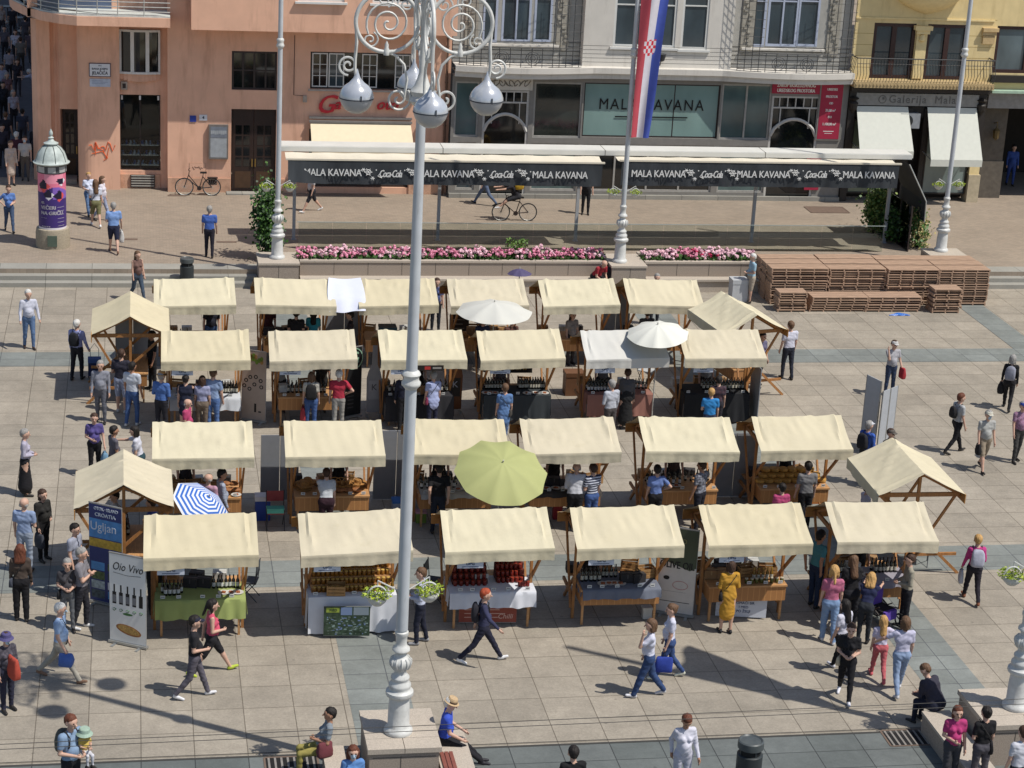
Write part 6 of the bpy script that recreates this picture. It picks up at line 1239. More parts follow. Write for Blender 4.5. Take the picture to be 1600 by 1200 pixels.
ARM={'down':(4,7,14,0),'fwd':(26,6,28,0),'back':(-24,7,18,0),'bent':(0,10,84,38),'front':(24,6,66,32),'hip':(-22,42,80,62),'cross':(22,8,84,68),'reach':(72,6,14,0),'phone':(40,8,118,28),'face':(52,10,138,20),'carry':(8,12,22,0),'behind':(-32,8,40,40),'out':(30,50,20,0),'knee':(18,8,48,12)}
def person(pos,face,label,top='#333333',bot='#222222',hair='b',hs='short',h=1.72,sex='m',pose='stand',al='down',ar='down',sleeve='s',leg='long',shoe='#2a2725',skin='l',lean=0,hat=None,pat=None,seat=.46,bpat=None,coat=0,skirt=0,turn=0,nod=0,build=1.,vs=None,mask=False,hatc='#c8c2b0',name='person',vis=1,bag=None):
    x,y,z=pos; t0=None; hw=.098 if sex=='m' else .088; sh=(.108 if sex=='m' else .095)*h; hipw=.05*h; B=build
    vs=vs or (.0145 if y<46 else .018 if y<60 else .024); SKN,TOP,BOT,SHO,DRK=0,1,2,3,4
    if pose=='sit': hip=Vector((0,0,seat+.09))
    elif pose=='crouch': hip=Vector((0,0,seat+.1))
    else: hip=Vector((0,0,.525*h))
    def tr(v): v=Vector(v)-Vector((0,0,.525*h)); v=rot(v,'X',-lean); return v+hip
    pr=[]; B=B*1.07
    def cap(a,b,ra,rb,p,fl=1,k=.02): pr.append((tuple(a),tuple(b),ra,rb,p,fl,k))
    # legs
    feet=[];
    if pose=='walk': L=[(20,4),(-12,24)]
    elif pose=='stride': L=[(30,3),(-26,16)]
    elif pose in('sit',): L=[(84,84),(80,78)]
    elif pose=='sitout': L=[(70,25),(72,20)]
    elif pose=='crouch': L=[(112,125),(104,120)]
    elif pose=='step': L=[(10,12),(-7,6)]
    else: L=[(3,2),(-2,1)]
    if pose=='sitout': hip=Vector((0,0,seat+.09))
    swap=(int(abs(x*10))%2)
    tl,sl_=.245*h,.245*h
    for i,s in enumerate((-1,1)):
        th,kn=L[(i+swap)%2]; H=hip+Vector((s*hipw,0,-.01)); d=rot((s*.03,0,-1),'X',th); K=H+d*tl; d2=rot((s*.01,0,-1),'X',th-kn); A=K+d2*sl_
        fa=min(25,max(-35,(th-kn)*.6)) if pose in('walk','stride') else 0
        fd=rot((s*.12,1,0),'X',fa); feet.append(A.z); thr=.052*h*B; 
        lc=BOT if leg!='none' else SKN
        if skirt or leg=='bare': lc=SKN
        wide=1.18 if leg=='wide' else 1
        cap(H,K,thr*(1.05 if leg!='bare' else .95),.036*h*wide,lc,1,.03)
        if leg in('shorts',): kc=SKN; cap(H,H+(K-H)*.85,thr*1.12,.043*h,BOT,1,.015)
        else: kc=lc
        if leg=='long' or leg=='wide': cap(K,A+Vector((0,0,.02)),.036*h*wide,.026*h*wide*1.05,kc,1,.02); cap(K+(A-K)*.3,K+(A-K)*.35,.034*h*wide,.034*h*wide,kc,1,.02)
        else: cap(K,A,.031*h,.02*h,SKN,1,.02); cap(K+(A-K)*.22,K+(A-K)*.4,.032*h,.026*h,SKN,1,.02)
        cap(A+Vector((0,-.02,-.02)),A+fd*.155+Vector((0,0,-.035)),.038,.03,SHO,1,.012); cap(A+Vector((0,-.03,-.03)),A+fd*.05+Vector((0,0,-.035)),.036,.036,SHO,1,.012)
    # torso
    pc=BOT if not coat else TOP
    cap(tr((-.03*h,0,.53*h)),tr((.03*h,0,.53*h)),.066*h*B,.066*h*B,pc,.85,.03)
    if sex=='f': cap(tr((-.035*h,-.01,.52*h)),tr((.035*h,-.01,.52*h)),.066*h*B,.066*h*B,pc,.9,.03)
    wr=(.066 if sex=='m' else .056)*h*B; cap(tr((-.022*h,0,.575*h)),tr((.022*h,0,.575*h)),wr*1.06,wr*1.06,TOP,.8,.03)
    cap(tr((-.02*h,.0,.64*h)),tr((.02*h,0,.64*h)),wr,wr,TOP,.78,.04)
    if B>1.05: cap(tr((0,.04,.6*h)),tr((0,.05,.64*h)),.07*h,.07*h,TOP,1,.05)
    cap(tr((-.045*h,0,.73*h)),tr((.045*h,0,.73*h)),.066*h*B,.066*h*B,TOP,.8,.05)
    cap(tr((-sh*.8,-.005,.802*h)),tr((sh*.8,-.005,.802*h)),.04*h,.04*h,TOP,.95,.05)
    if sex=='f': 
        for s in (-1,1): cap(tr((s*.038*h,.05*h,.725*h)),tr((s*.038*h,.055*h,.725*h)),.03*h,.03*h,TOP,1,.03)
    if coat: 
        cap(tr((0,0,.6*h)),tr((0,0,(.6-coat)*h)) if pose!='walk' else hip+Vector((0,.01,(.075-coat)*h)),.085*h,.098*h,TOP,.75,.04)
    if skirt: cap(hip+Vector((0,0,.05*h)),hip+Vector((0,.0,-skirt*h)),.072*h,(.085+.12*skirt)*h,BOT,.8,.03)
    # neck, head
    N0=tr((0,-.005,.83*h)); N1=tr((0,.012*h,.885*h)); cap(N0,N1,.033*h,.031*h,SKN,1,.02)
    Hc=Vector((0,.018*h,.93*h)); 
    def hd(v): 
        v=Vector(v)*h*1.06; v=rot(v,'X',-nod-lean*.5 if pose!='crouch' else -nod); v=rot(v,'Z',turn); return v+N1+Vector((0,.004*h,.045*h))
    cap(hd((0,-.008,.012)),hd((0,.008,.014)),.057*h,.054*h,SKN,1,.01); cap(hd((0,.016,-.02)),hd((0,.022,-.034)),.04*h,.03*h,SKN,1,.02)
    cap(hd((0,.056,.0)),hd((0,.068,-.014)),.007*h,.0105*h,SKN,1,.008)
    for s in (-1,1): cap(hd((s*.051,-.004,.002)),hd((s*.053,-.006,-.012)),.009*h,.007*h,SKN,1,.004)
    # arms
    hands=[]; fingers=MB()
    for s,k in ((-1,al),(1,ar)):
        e,ab_,el,inn=ARM[k]; S0=tr((s*sh,-.005,.805*h)); ef=e-(lean*.6 if e<60 else 0)
        ud=rot((0,0,-1),'Y',-s*ab_); ud=rot(ud,'X',ef); ud=rot(ud,'X',-lean*.0); E=S0+ud*.165*h
        fd=rot((0,0,-1),'Y',-s*ab_*.4); fd=rot(fd,'X',ef+el); fd=rot(fd,'Z',s*inn); Wp=E+fd*.145*h; hnd=Wp+fd*.05*h
        r0=.029*h*B; slv=TOP if sleeve!='n' else SKN; 
        if sleeve=='l': cap(S0,E,r0*1.12,.026*h,TOP,1,.03); cap(E,Wp,.026*h,.02*h,TOP,1,.015)
        else:
            cap(S0,E,.026*h*B,.021*h,SKN,1,.012)
            if sleeve=='s': cap(S0,S0+(E-S0)*.62,r0*1.22,.031*h,TOP,1,.02)
            cap(E,Wp,.022*h,.0155*h,SKN,1,.012)
        cap(Wp,hnd,.0155*h,.019*h,SKN,.8,.01)
        lat=fd.cross(Vector((1,0,0)) if abs(fd.x)<.7 else Vector((0,0,1))).normalized()
        nrm=fd.cross(lat).normalized(); lat,nrm=(nrm,lat) if k in('down','fwd','back','carry','behind') and False else (lat,nrm)
        for q,(o,ln) in enumerate(((-.6,.9),(-.2,1.0),(.2,.96),(.6,.78))):
            b0=hnd+lat*o*.027; b1=b0+(fd+nrm*.22*s).normalized()*.04*ln; b2=b1+(fd+nrm*.75*s+lat*o*.1).normalized()*.034*ln; fingers.tube([b0,b1,b2],[.0095,.0088,.007],5,0)
        b0=Wp+(hnd-Wp)*.5+lat*-.022; fingers.tube([b0,b0+(fd*.6-lat).normalized()*.03,b0+(fd*1.2-lat*.7).normalized()*.055],[.011,.01,.0075],5,0)
        hands.append(hnd)
    mats=[SK[skin],cl(top,pat),cl(bot,bpat),mat('shoe_'+shoe[1:],shoe,.6),flat('dark_feature','#2a1a16',.6),flat('mask_cloth','#a9bdcc',.8)]
    eyes=[hd((s*.02,.052,.01)) for s in(-1,1)]; mouth=hd((0,.056,-.032)); msk=hd((0,.055,-.025))
    def face_(C,fm):
        if y<60:
            for e in eyes: fm=np.where(np.linalg.norm((C-np.array(e)),axis=1)<.017,DRK,fm)
            fm=np.where(np.linalg.norm((C-np.array(mouth))*[.7,1,1.6],axis=1)<.018,DRK,fm)
        if mask: fm=np.where((np.linalg.norm(C-np.array(msk),axis=1)<.06)&(fm==0),5,fm)
        return fm
    zmin=min(feet)-.07 if pose not in('sit','sitout','crouch') else 0
    me=sdf_mesh('person',pr,vs,mats,face_)
    if zmin:
        me.transform(Matrix.Translation((0,0,-zmin))); 
    dz=-zmin if zmin else 0
    if y<60:
        fv=[(a,b,c+dz) for a,b,c in fingers.V]; fm2=D.meshes.new('f'); n0=len(me.vertices)
        V=[tuple(v.co) for v in me.vertices]+fv; Fc=[tuple(p.vertices) for p in me.polygons]+[tuple(i+n0 for i in f) for f in fingers.F]; MI=[p.material_index for p in me.polygons]+[0]*len(fingers.F)
        m2=D.meshes.new('person'); m2.from_pydata(V,[],Fc); [m2.materials.append(m) for m in mats]; m2.polygons.foreach_set('material_index',MI); m2.polygons.foreach_set('use_smooth',[True]*len(Fc)); m2.update(); D.meshes.remove(me); D.meshes.remove(fm2); me=m2
    a=math.radians(face-90); o=link(name,me,None,(x,y,z),a); tag(o,label,'person')
    up=Vector((0,0,dz))
    # hair as a child
    hp=[]; hv=max(vs*.9,.0135)
    if hs!='bald':
        hp+= [(hd((0,-.016,.03)),hd((0,-.002,.036)),.058*h,.054*h,0,1,.02),(hd((0,-.03,.0)),hd((0,-.026,.02)),.045*h,.05*h,0,1,.02)]
        if hs in('long','bob','pony','big'): hp+=[(hd((s*.038,-.018,.01)),hd((s*.042,-.016,-.05)),.024*h,.02*h,0,1,.02) for s in(-1,1)]
        if hs=='long': hp+=[(hd((0,-.035,0)),tr((0,-.055*h,.76*h)),.045*h,.045*h,0,1,.03),(hd((.02,-.03,-.03)),tr((.03*h,-.05*h,.74*h)),.03*h,.025*h,0,1,.03)]
        if hs=='big': hp+=[(hd((s*.03,-.026,.0)),tr((s*.035*h,-.04*h,.815*h)),.04*h,.035*h,0,1,.03) for s in (-1,0,1)]
        if hs=='pony': hp+=[(hd((0,-.06,.02)),tr((0,-.1*h,.82*h)),.02*h,.014*h,0,1,.01)]
        if hs=='bun': hp+=[(hd((0,-.06,.04)),hd((0,-.062,.045)),.024*h,.024*h,0,1,.01)]
        if hs=='bob': hp+=[(hd((0,-.035,.0)),hd((0,-.035,-.045)),.045*h,.04*h,0,1,.02)]
    else: hp+=[(hd((s*.032,-.03,-.012)),hd((s*.036,-.014,-.01)),.026*h,.022*h,0,1,.02) for s in(-1,1)]
    m=sdf_mesh('hair',[(tuple(p[0]+up),tuple(p[1]+up),*p[2:]) for p in hp],hv,[mat('hair_'+hair,HC[hair],.7,var=.3,scale=60,stretch=(1,1,.3))]); link('hair',m,o)
    if hat:
        T=Matrix.Translation(hd((0,0,.03))+up)@Matrix.Rotation(math.radians(turn),4,'Z')@Matrix.Rotation(math.radians(-nod-lean*.5-4),4,'X'); q=MB(); hm=mat('hat_'+hatc[1:],hatc,.8,var=.12,scale=30)
        if hat=='cap': q.lathe([(.1,0),(.1,.03),(.085,.06),(.05,.08),(.01,.088)],16,T=T); q.prism([T@Vector(v) for v in ((-.075,.06,.004),(.075,.06,.004),(.055,.165,-.004),(0,.18,-.006),(-.055,.165,-.004))],T.to_3x3()@Vector((0,0,.01)))
        elif hat=='straw': q.lathe([(.145,-.008),(.15,0),(.106,.012),(.1,.07),(.085,.1),(.01,.105)],20,T=T); q.lathe([(.112,.014),(.106,.04)],20,m=1,T=T)
        elif hat=='bucket': q.lathe([(.15,-.035),(.105,.01),(.095,.07),(.08,.085),(.01,.09)],18,T=T)
        link('hat',q.mesh('hat',[hm,flat('hatband','#3d2a20',.7)],smooth=False),o)
    ma=Matrix.Translation((x,y,z))@Matrix.Rotation(a,4,'Z'); o_={'o':o,'M':ma,'h':[ma@(v+up) for v in hands],'tr':lambda v:ma@(tr((v[0]*h,v[1]*h,v[2]*h))+up),'a':a,'shh':h}
    PEO.append(o_); return o_
PEO=[]
# ---- carried things
def bagm(name,c,sz,col,lab,cat,rz=0,strap=None,flatk=.5,tilt=0):
    x,y,z=sz; q=MB(); rr=random.Random(len(lab)); pk=rr.uniform(0,6)
    prof=[(-.5,.5,.5),(-.48,.86,.86),(-.4,.95,1.0),(-.1,1.0,1.05),(.2,.95,.85),(.42,.9,.55),(.5,.8,.3)] if 'backpack' not in name else [(-.5,.6,.6),(-.46,.9,.9),(-.3,1,1.05),(0,1,1),(.3,.92,.85),(.44,.7,.6),(.5,.35,.3)]
    n=20
    for (zz,kx,ky) in prof:
        for j in range(n):
            a=2*math.pi*j/n; ca,sa=math.cos(a),math.sin(a); e=.5; w_=1+.06*math.sin(3*a+pk+zz*6)
            q.V.append((x/2*kx*math.copysign(abs(ca)**e,ca)*w_,y/2*ky*math.copysign(abs(sa)**e,sa)*w_,zz*z+.03*z*math.sin(2*a+pk)*(zz>.3)))
    for i in range(len(prof)-1):
        for j in range(n): a=i*n+j;b=i*n+(j+1)%n; q.F.append((a,b,b+n,a+n)); q.M.append(0)
    q.F+= [tuple(range(n-1,-1,-1)),tuple((len(prof)-1)*n+j for j in range(n))]; q.M+=[0,0]
    o=link(name,q.mesh(name,cl(col),smooth=True),None,c,rz); tag(o,lab,cat)
    if strap:
        q=MB(); iv=Matrix.Rotation(-rz,3,'Z'); q.tube([iv@(Vector(p)-Vector(c)) for p in strap],.009,5); link('strap',q.mesh('strap',flat('strap_'+col[1:],'#2a2828',.7)),o)
    return o
def backpack(P,col,lab,sz=(.3,.17,.42)):
    c=P['tr']((0,-.105,.71)); o=bagm('backpack',c,sz,col,lab,'backpack',P['a'])
    q=MB(); iv=o.matrix_world
    R=Matrix.Rotation(-P['a'],3,'Z')
    for s in (-1,1): q=MB(); q.tube([R@(P['tr'](v)-c) for v in ((s*.055,-.05,.8),(s*.062,.0,.855),(s*.062,.062,.8),(s*.07,.06,.7),(s*.07,-.03,.64))],.013,5); link('strap',q.mesh('strap',flat('strap_'+col[1:],'#2a2828',.7)),o)
def handbag(P,i,col,lab,sz=(.3,.1,.26),cat='bag',dz=.2):
    h=P['h'][i]; c=h+Vector((0,0,-dz-sz[2]/2)); bagm('carrier_bag' if cat=='shopping bag' else 'handbag',c,sz,col,lab,cat,P['a']+1.57,strap=[c+Vector((0,0,sz[2]/2-.02))+Vector((.04,0,0)),h+Vector((0,0,-.02)),c+Vector((0,0,sz[2]/2-.02))-Vector((.04,0,0))])
def crossbag(P,s,col,lab,sz=(.24,.09,.2)):
    c=P['tr']((s*.1,.0,.52)); bagm('shoulder_bag',c,sz,col,lab,'bag',P['a']+1.2,strap=[P['tr'](v) for v in ((s*.09,.02,.57),(s*.04,.075,.7),(-s*.05,.05,.84),(-s*.07,-.05,.82),(s*.02,-.07,.7),(s*.09,-.02,.57))])
def F(px,py,z=0.): g=G(px,py,z); return (g.x,g.y,z)
def Hc(px,py,h,row):
    g=G(px,py,h); yy=min(g.y,row-1.36)
    if yy<g.y-.01: t=yy/g.y; return (FY(px,py+ (g.y-yy)*16,yy)[0],yy,0)
    return (g.x,g.y,0)
def Hd(px,py,h,z=0.): g=G(px,py,z+h); return (g.x,g.y,z)
U=.45
# -- upper terrace
person(F(15,362,U),-80,'woman in a plain blue T-shirt and jeans at the left edge of the terrace','#4a72b8','#3a4f70',hair='b',hs='bun',sex='f',h=1.68,pose='walk',al='bent',ar='hip')
person(F(139,336,U),-70,'blond girl in white T-shirt and jeans walking by the poster pillar','#bfc7dd','#4f6f9c',hair='y',sex='f',h=1.6,pose='walk',ar='bent')
p=person(F(150,354,U),100,'woman with long brown hair, white top and olive shorts by the pillar','#c6cbdb','#6f6d45',hair='n',hs='long',sex='f',h=1.72,pose='walk',leg='shorts',shoe='#d8d8d8',al='bent'); crossbag(p,-1,'#4a3428','brown shoulder bag of the woman in olive shorts')
person(F(160,345,U),-20,'girl in white T-shirt half hidden behind the woman in olive shorts','#c7c3cf','#8a93b0',hair='n',hs='long',sex='f',h=1.66,pose='walk')
p=person(F(178,395,U),95,'stout man in light blue T-shirt and navy shorts seen from behind','#6f93cf','#1f2440',hair='g',h=1.78,pose='walk',leg='shorts',build=1.12,al='bent',ar='carry',shoe='#6b4a38'); handbag(p,1,'#c3c0bd','white plastic bag carried by the man in navy shorts',(.34,.16,.42),'shopping bag',.08)
person(F(327,402,U),85,'man in royal blue polo shirt and dark trousers on the left terrace','#3a5fb5','#23202e',hair='g',h=1.78,pose='step')
person(Hd(488,262,1.7,U),-160,'woman in pale top and dark shorts walking behind the café valance','#b9b5b8','#22222a',hair='b',sex='f',pose='stride',leg='shorts',shoe='#c9c9c9',h=1.7)
person(F(757,320,U),160,'person in blue jeans striding behind the café valance','#8a8f9c','#51627f',hair='b',pose='stride',h=1.75)
person(F(914,335,U),-95,'person dressed in black standing behind the café valance','#1d1c22','#1a1a1f',hair='k',h=1.74)
c=F(803,345,U); bicycle((c[0],c[1],U),math.pi,'dark bicycle ridden past the café by a delivery cyclist','#33231f'); p=person((c[0]+.12,c[1],U+.38),180,'cyclist in black with bare legs riding past the café','#24222a','#2a2a30',hair='k',hat='cap',hatc='#2a2a2e',pose='sitout',leg='shorts',lean=38,al='reach',ar='reach',seat=.5,h=1.74,shoe='#d0d0d0'); cc=p['tr']((0,-.16,.74)); bagm('delivery_bag',cc,(.4,.36,.4),'#c79a1c','yellow delivery cube on the back of the cyclist','bag',p['a'])
p=person((G(930,436,.47).x,66.55,0),-60,'man in red shirt bent forward on the granite ledge, black bag beside him','#a51f2c','#1f1d22',hair='w',hs='bald',pose='sit',lean=42,al='front',ar='front',sleeve='s',seat=.47); bagm('backpack',Vector((G(947,425,.47).x,66.55,.66)),(.34,.2,.4),'#24242c','dark backpack on the ledge beside the man in red','backpack')
person(F(1171,473),180,'old man in pale blue shirt and beige shorts beside the duckboards','#8fb2c6','#a89a86',hair='w',leg='shorts',al='bent',ar='bent',h=1.7,build=1.08)
person(F(1577,290,U),-100,'man in plain blue work clothes walking in the dark arcade','#2c4a9c','#2d4690',hair='k',sleeve='l',pose='step',h=1.76)
person(F(215,470,.0),-60,'woman with long brown hair and brown top by the left steps','#6b4c44','#3a4a5e',hair='n',hs='long',sex='f',sleeve='n',pose='walk',h=1.68)
person(Hd(1027,430,1.7),-100,'grey-haired person behind the right back row stall','#58606a','#2a2a30',hair='g')
person(Hd(683,436,1.72),-90,'person in blue printed top between two back row stalls','#4a5fa0','#22242e',hair='b',sex='f',pat='print')
# side street crowd
for i,(px,py,fc,tp,bt,hr,hh,lab,kw) in enumerate(((40,282,-90,'#b3aea9','#5d534c','b','short','person in white T-shirt and grey trousers in the shaded street, with mask',dict(mask=True)),(18,290,-70,'#b9a597','#b3a294','n','short','woman in long pale pink dress at the shaded street corner',dict(sex='f',coat=.3,sleeve='l',leg='bare')),(27,275,80,'#4a1f2e','#1d1a22','w','short','person in maroon jacket and white cap in the shaded street',dict(sleeve='l',hat='cap',hatc='#c9c9c9')),(57,262,80,'#20222e','#1c1c22','b','short','person in dark jacket behind the poster pillar',dict(sleeve='l')),(5,262,-80,'#2e2c3a','#1f1f26','k','short','person in dark clothes at the left edge of the shaded street',dict(sleeve='l')),(62,160,150,'#9a9fb8','#2b2b33','w','short','person in white shirt bending over a black bag in the street',dict(lean=55,al='reach',ar='reach')),(33,112,90,'#6f6a63','#3d3a36','b','short','person in khaki walking up the shaded street',dict(pose='walk')),(4,158,-90,'#8f94ad','#26262e','b','short','person in pale shirt at the edge of the shaded street',dict(pose='walk')),(6,190,-80,'#1d1f2b','#15151a','k','long','woman in black standing in the shaded street',dict(sex='f',sleeve='l')),(20,60,90,'#2b2a35','#1f1e25','k','short','dark figure far up the shaded street',dict()),(45,42,-90,'#7d7a80','#26252c','b','short','pale figure far up the shaded street',dict()),(32,25,-90,'#33313d','#222','b','short','second dark figure far up the shaded street',dict()),(8,95,-90,'#55505c','#26252c','k','short','grey figure in the upper left corner of the street',dict()))):
    person(F(px,py,U),fc,lab,tp,bt if len(bt)>4 else '#222226',hair=hr,hs=hh,h=1.72,**kw)
for k in range(7):
    px,py=[(8,55),(22,80),(38,70),(12,30),(50,60),(30,48),(55,22)][k]; g=G(px,py,U); t=thing('cafe_table','small dark café table in the shaded side street','table',(g.x,g.y,U),group='café tables up the side street'); mb=MB(); mb.lathe([(.35,.7),(.36,.72),(.35,.74),(.02,.742)],18); part('table_top',mb,mat('tbl','#4b4440',.4),t); mb=MB(); mb.lathe([(.2,0),(.2,.02),(.03,.03),(.025,.7)],10); part('leg',mb,dkf,t)
    for s in (-1,1): chair((g.x+s*.62,g.y,0),s*1.57+3.14 if s<0 else -1.57,'dark café chair in the shaded side street','#302c30',grp='café chairs up the side street'); 
for i in range(12):
    px,py=[(15,130),(28,150),(48,100),(22,205),(36,232),(70,225),(10,240),(3,60),(40,75),(25,100),(52,70),(12,175)][i]; tp=['#8f8b96','#2a2733','#5a4a52','#a09cab','#3a3f52','#6d6a75','#22212b','#9a8f8a','#45424d','#b0aebb','#2f2a35','#70545c'][i]
    person(F(px,py,U),[90,-90,80,-70][i%4],f'{["pale grey","black","brown","lilac white","slate","grey","dark","beige","charcoal","white","deep grey","dull red"][i]} clad passer-by deep in the shaded side street, {["left edge","by the kerb","in the middle","ahead of the corner"][i%4]}',tp,['#25242c','#3b3a44','#4d4a50'][i%3],hair='kbng'[i%4],hs=['short','long'][i%2],sex='mf'[i%2],h=1.66+.03*(i%4),pose=['walk','stand'][i%2])
# -- plaza left
person(F(46,545),-75,'man in white shirt, olive vest and jeans at the upper left of the plaza','#b9bccb','#54719b',hair='w',h=1.82,al='carry',ar='carry',sleeve='l',pose='step',shoe='#3a2b26')
p=person(F(121,593),65,'white-haired man in lilac blue shirt with black backpack and trolley','#8d93c8','#1d1c24',hair='w',h=1.76,sleeve='l',al='down',ar='carry',pose='step'); backpack(p,'#1f2026','black backpack of the man pulling the blue trolley',(.28,.16,.4))
c=G(148,592); t=thing('shopping_trolley','navy shopping trolley pulled by the man with the black backpack','trolley',c); mb=MB(); mb.bx(-.18,.18,-.13,.13,.12,.62); mb.bx(-.185,.185,-.135,.135,.52,.64,1); part('bag',mb,[cl('#1f2a52'),cl('#34508f')],t); mb=MB(); mb.tube([(-.12,.14,.1),(-.12,.16,.85),(0,.17,1.02),(.12,.16,.85),(.12,.14,.1)],.012,5); part('handle',mb,steel,t)
for s in (-1,1): mb=MB(); mb.lathe([(.08,-.015),(.08,.015)],14,T=Matrix.Translation((s*.17,.1,.08))@Matrix.Rotation(1.57,4,'Y')); part('wheel',mb,dkf,t)
person(F(190,645),75,'man in dark grey T-shirt and pale shorts by the left gabled stall','#2a2838','#8f98b5',hair='b',leg='shorts',h=1.8,build=1.05,shoe='#b8b8b8',al='bent',ar='bent')
p=person(F(207,665),60,'man in white T-shirt and blue jeans with a bag at his back','#b9bfca','#34538a',hair='k',skin='m',h=1.78,pose='step',al='down',ar='down',shoe='#c0c0c0')
person(F(158,660),-95,'old man in grey vest, blue sleeves and grey trousers facing the camera','#7d808c','#585b66',hair='g',h=1.74,sleeve='l',pose='step')
person(Hc(252,572,1.76,R2),60,'man in straw hat and blue shirt watching the left stall','#4068b0','#20202a',hair='g',hat='straw',hatc='#b98a52',sleeve='l',h=1.72,al='bent',ar='bent',build=1.08)
person(Hc(290,588,1.68,R2),80,'woman in sleeveless navy dress before the left second row stall','#1b1f38','#1b1f38',hair='k',hs='bun',sex='f',sleeve='n',coat=.2,leg='bare',h=1.68,ar='reach')
person(Hc(333,576,1.8,R2),70,'man in pale blue T-shirt and jeans before the left second row stall','#7f98c0','#486aa5',hair='n',h=1.8,ar='down')
person(Hc(316,590,1.62,R2),80,'woman in pale lilac top standing next to the pale blue T-shirt man','#8d91b4','#6a5a4c',hair='b',hs='bob',sex='f',h=1.62)
person(Hd(292,625,1.62),-20,'bald man in pink T-shirt behind the third row left canopy','#b0305f','#2a2a33',hair='g',hs='bald',h=1.62)
person(Hd(238,520,1.7),200,'dark haired vendor in black inside the upper left gabled stall','#17161b','#17161b',hair='k',skin='m')
p=person(Hd(147,648,1.66),-85,'woman in purple T-shirt holding papers near the lower left gabled stall','#4a3f82','#17161c',hair='b',hs='bun',sex='f',h=1.66,al='carry',ar='bent'); handbag(p,0,'#5f87a5','blue plastic bag with vegetables beside the woman in purple',(.3,.2,.34),'shopping bag',.1)
p=person(Hd(177,668,1.68),20,'dark haired man in grey T-shirt talking to the woman in purple','#5a5762','#2a2a30',hair='k',h=1.68,skin='m',sleeve='s'); 
person(Hd(219,668,1.7),170,'woman with black hair and white T-shirt by the third row left stall','#bfc0cc','#1f3f4a',hair='k',hs='bob',sex='f',h=1.7,ar='reach',lean=12)
person(F(40,774),0,'grey-haired woman in pale jacket over a long black dress','#a29db0','#15141a',hair='g',sex='f',h=1.7,sleeve='l',skirt=.38,leg='bare',al='bent',ar='bent')
person(F(40,895),75,'bald man in light blue patterned shirt and pale jeans at the left','#7e93b8','#8e9aae',hair='g',hs='bald',h=1.78,al='down',ar='bent')
p=person(F(68,875),-50,'woman dressed in black with dark bag beside the bald man','#23211f','#17161a',hair='b',hs='bob',sex='f',h=1.7,sleeve='l',al='bent',ar='carry'); handbag(p,1,'#3b3f4a','dark grey bag of the woman in black at the left',(.3,.12,.34),'bag',.05)
p=person(F(34,970),88,'redhead woman in brown jacket and black trousers seen from behind','#4a3c34','#131217',hair='r',hs='big',sex='f',h=1.72,sleeve='l',leg='wide'); crossbag(p,-1,'#3a3f4c','dark shoulder bag of the redhead woman')
person(F(118,935),-30,'man in pale grey T-shirt standing beside the island banner','#8d92a4','#22222a',hair='k',h=1.74,al='bent',sleeve='s')
p=person(F(128,982),-15,'grey-haired man in grey T-shirt with crossed arms and white sneakers','#77757c','#26262e',hair='g',h=1.84,al='cross',ar='cross',shoe='#c9c9c9',pose='step',build=1.05)
p=person(F(107,985),-85,'grey-haired woman in dark grey shirt and pale trousers near the crossed-arms man','#3c3a3f','#5f6166',hair='g',sex='f',h=1.62,al='bent',ar='bent'); crossbag(p,1,'#222226','black shoulder bag of the grey-haired woman in dark shirt')
p=person(F(95,1062),-15,'old man in light blue shirt and beige trousers with a blue bag','#88a5cc','#a39d8e',hair='w',h=1.76,pose='stride',al='down',ar='carry',mask=True,shoe='#8a6b55'); handbag(p,1,'#3f62b0','bright blue plastic bag carried by the striding old man',(.3,.24,.26),'shopping bag',.02); crossbag(p,-1,'#23212a','small dark shoulder pouch of the old man in light blue')
p=person(F(12,1110),-60,'woman in purple bucket hat and dark clothes at the left edge','#59525c','#23243a',hair='b',hat='bucket',hatc='#4b4670',sex='f',h=1.64,sleeve='l',al='bent',mask=True,pat='print'); handbag(p,0,'#b6402c','red and green printed shopping bag at the left edge',(.36,.16,.44),'shopping bag',-.2)
p=person(F(303,1090),-2,'person in black cap and black cape top walking right in grey trousers','#1b1a20','#55505c',hair='k',hat='cap',hatc='#1c1f33',h=1.8,pose='walk',al='down',ar='bent',shoe='#cfcfd2')
person(F(330,1052),5,'woman in neon pink top and black shorts walking right','#d04560','#1b1a1f',hair='k',hs='pony',sex='f',h=1.72,pose='stride',leg='shorts',sleeve='n',shoe='#a8b83a',al='back',ar='bent')
p=person(F(112,1263),-45,'bearded man with sunglasses in blue shirt holding a toddler','#7590b0','#1b1b22',hair='r',h=1.84,al='bent',ar='bent'); backpack(p,'#5b5a50','grey-green backpack of the bearded man')
cp=p['tr']((-.1,.085,.6)); person((cp.x,cp.y,cp.z-.1),-60,'toddler in yellow top and pale green bucket hat held by the bearded man','#c0a040','#b9b9c0',hair='y',hat='bucket',hatc='#93a898',h=.82,pose='sit',seat=.05,vs=.0145,al='front',ar='front')
p=person((3.32,34.15,0),178,'dark haired woman in grey shirt and mustard trousers reading on the low bench','#77818a','#97893f',hair='k',hs='short',sex='f',h=1.7,pose='sit',seat=.47,lean=-14,al='bent',ar='bent',skin='m',shoe='#6a6a66'); bagm('shoulder_bag',Vector((3.35,33.95,.62)),(.32,.14,.3),'#6f2f38','wine red bag behind the woman on the low bench','bag',.4)
person((5.62,34.3,0),-12,'old man in royal blue shirt and straw hat sitting on the slatted bench','#2949c4','#16151b',hair='w',hat='straw',hatc='#b49a77',h=1.74,pose='sitout',seat=.5,lean=8,al='knee',ar='knee',build=1.12,shoe='#26242a',nod=12)
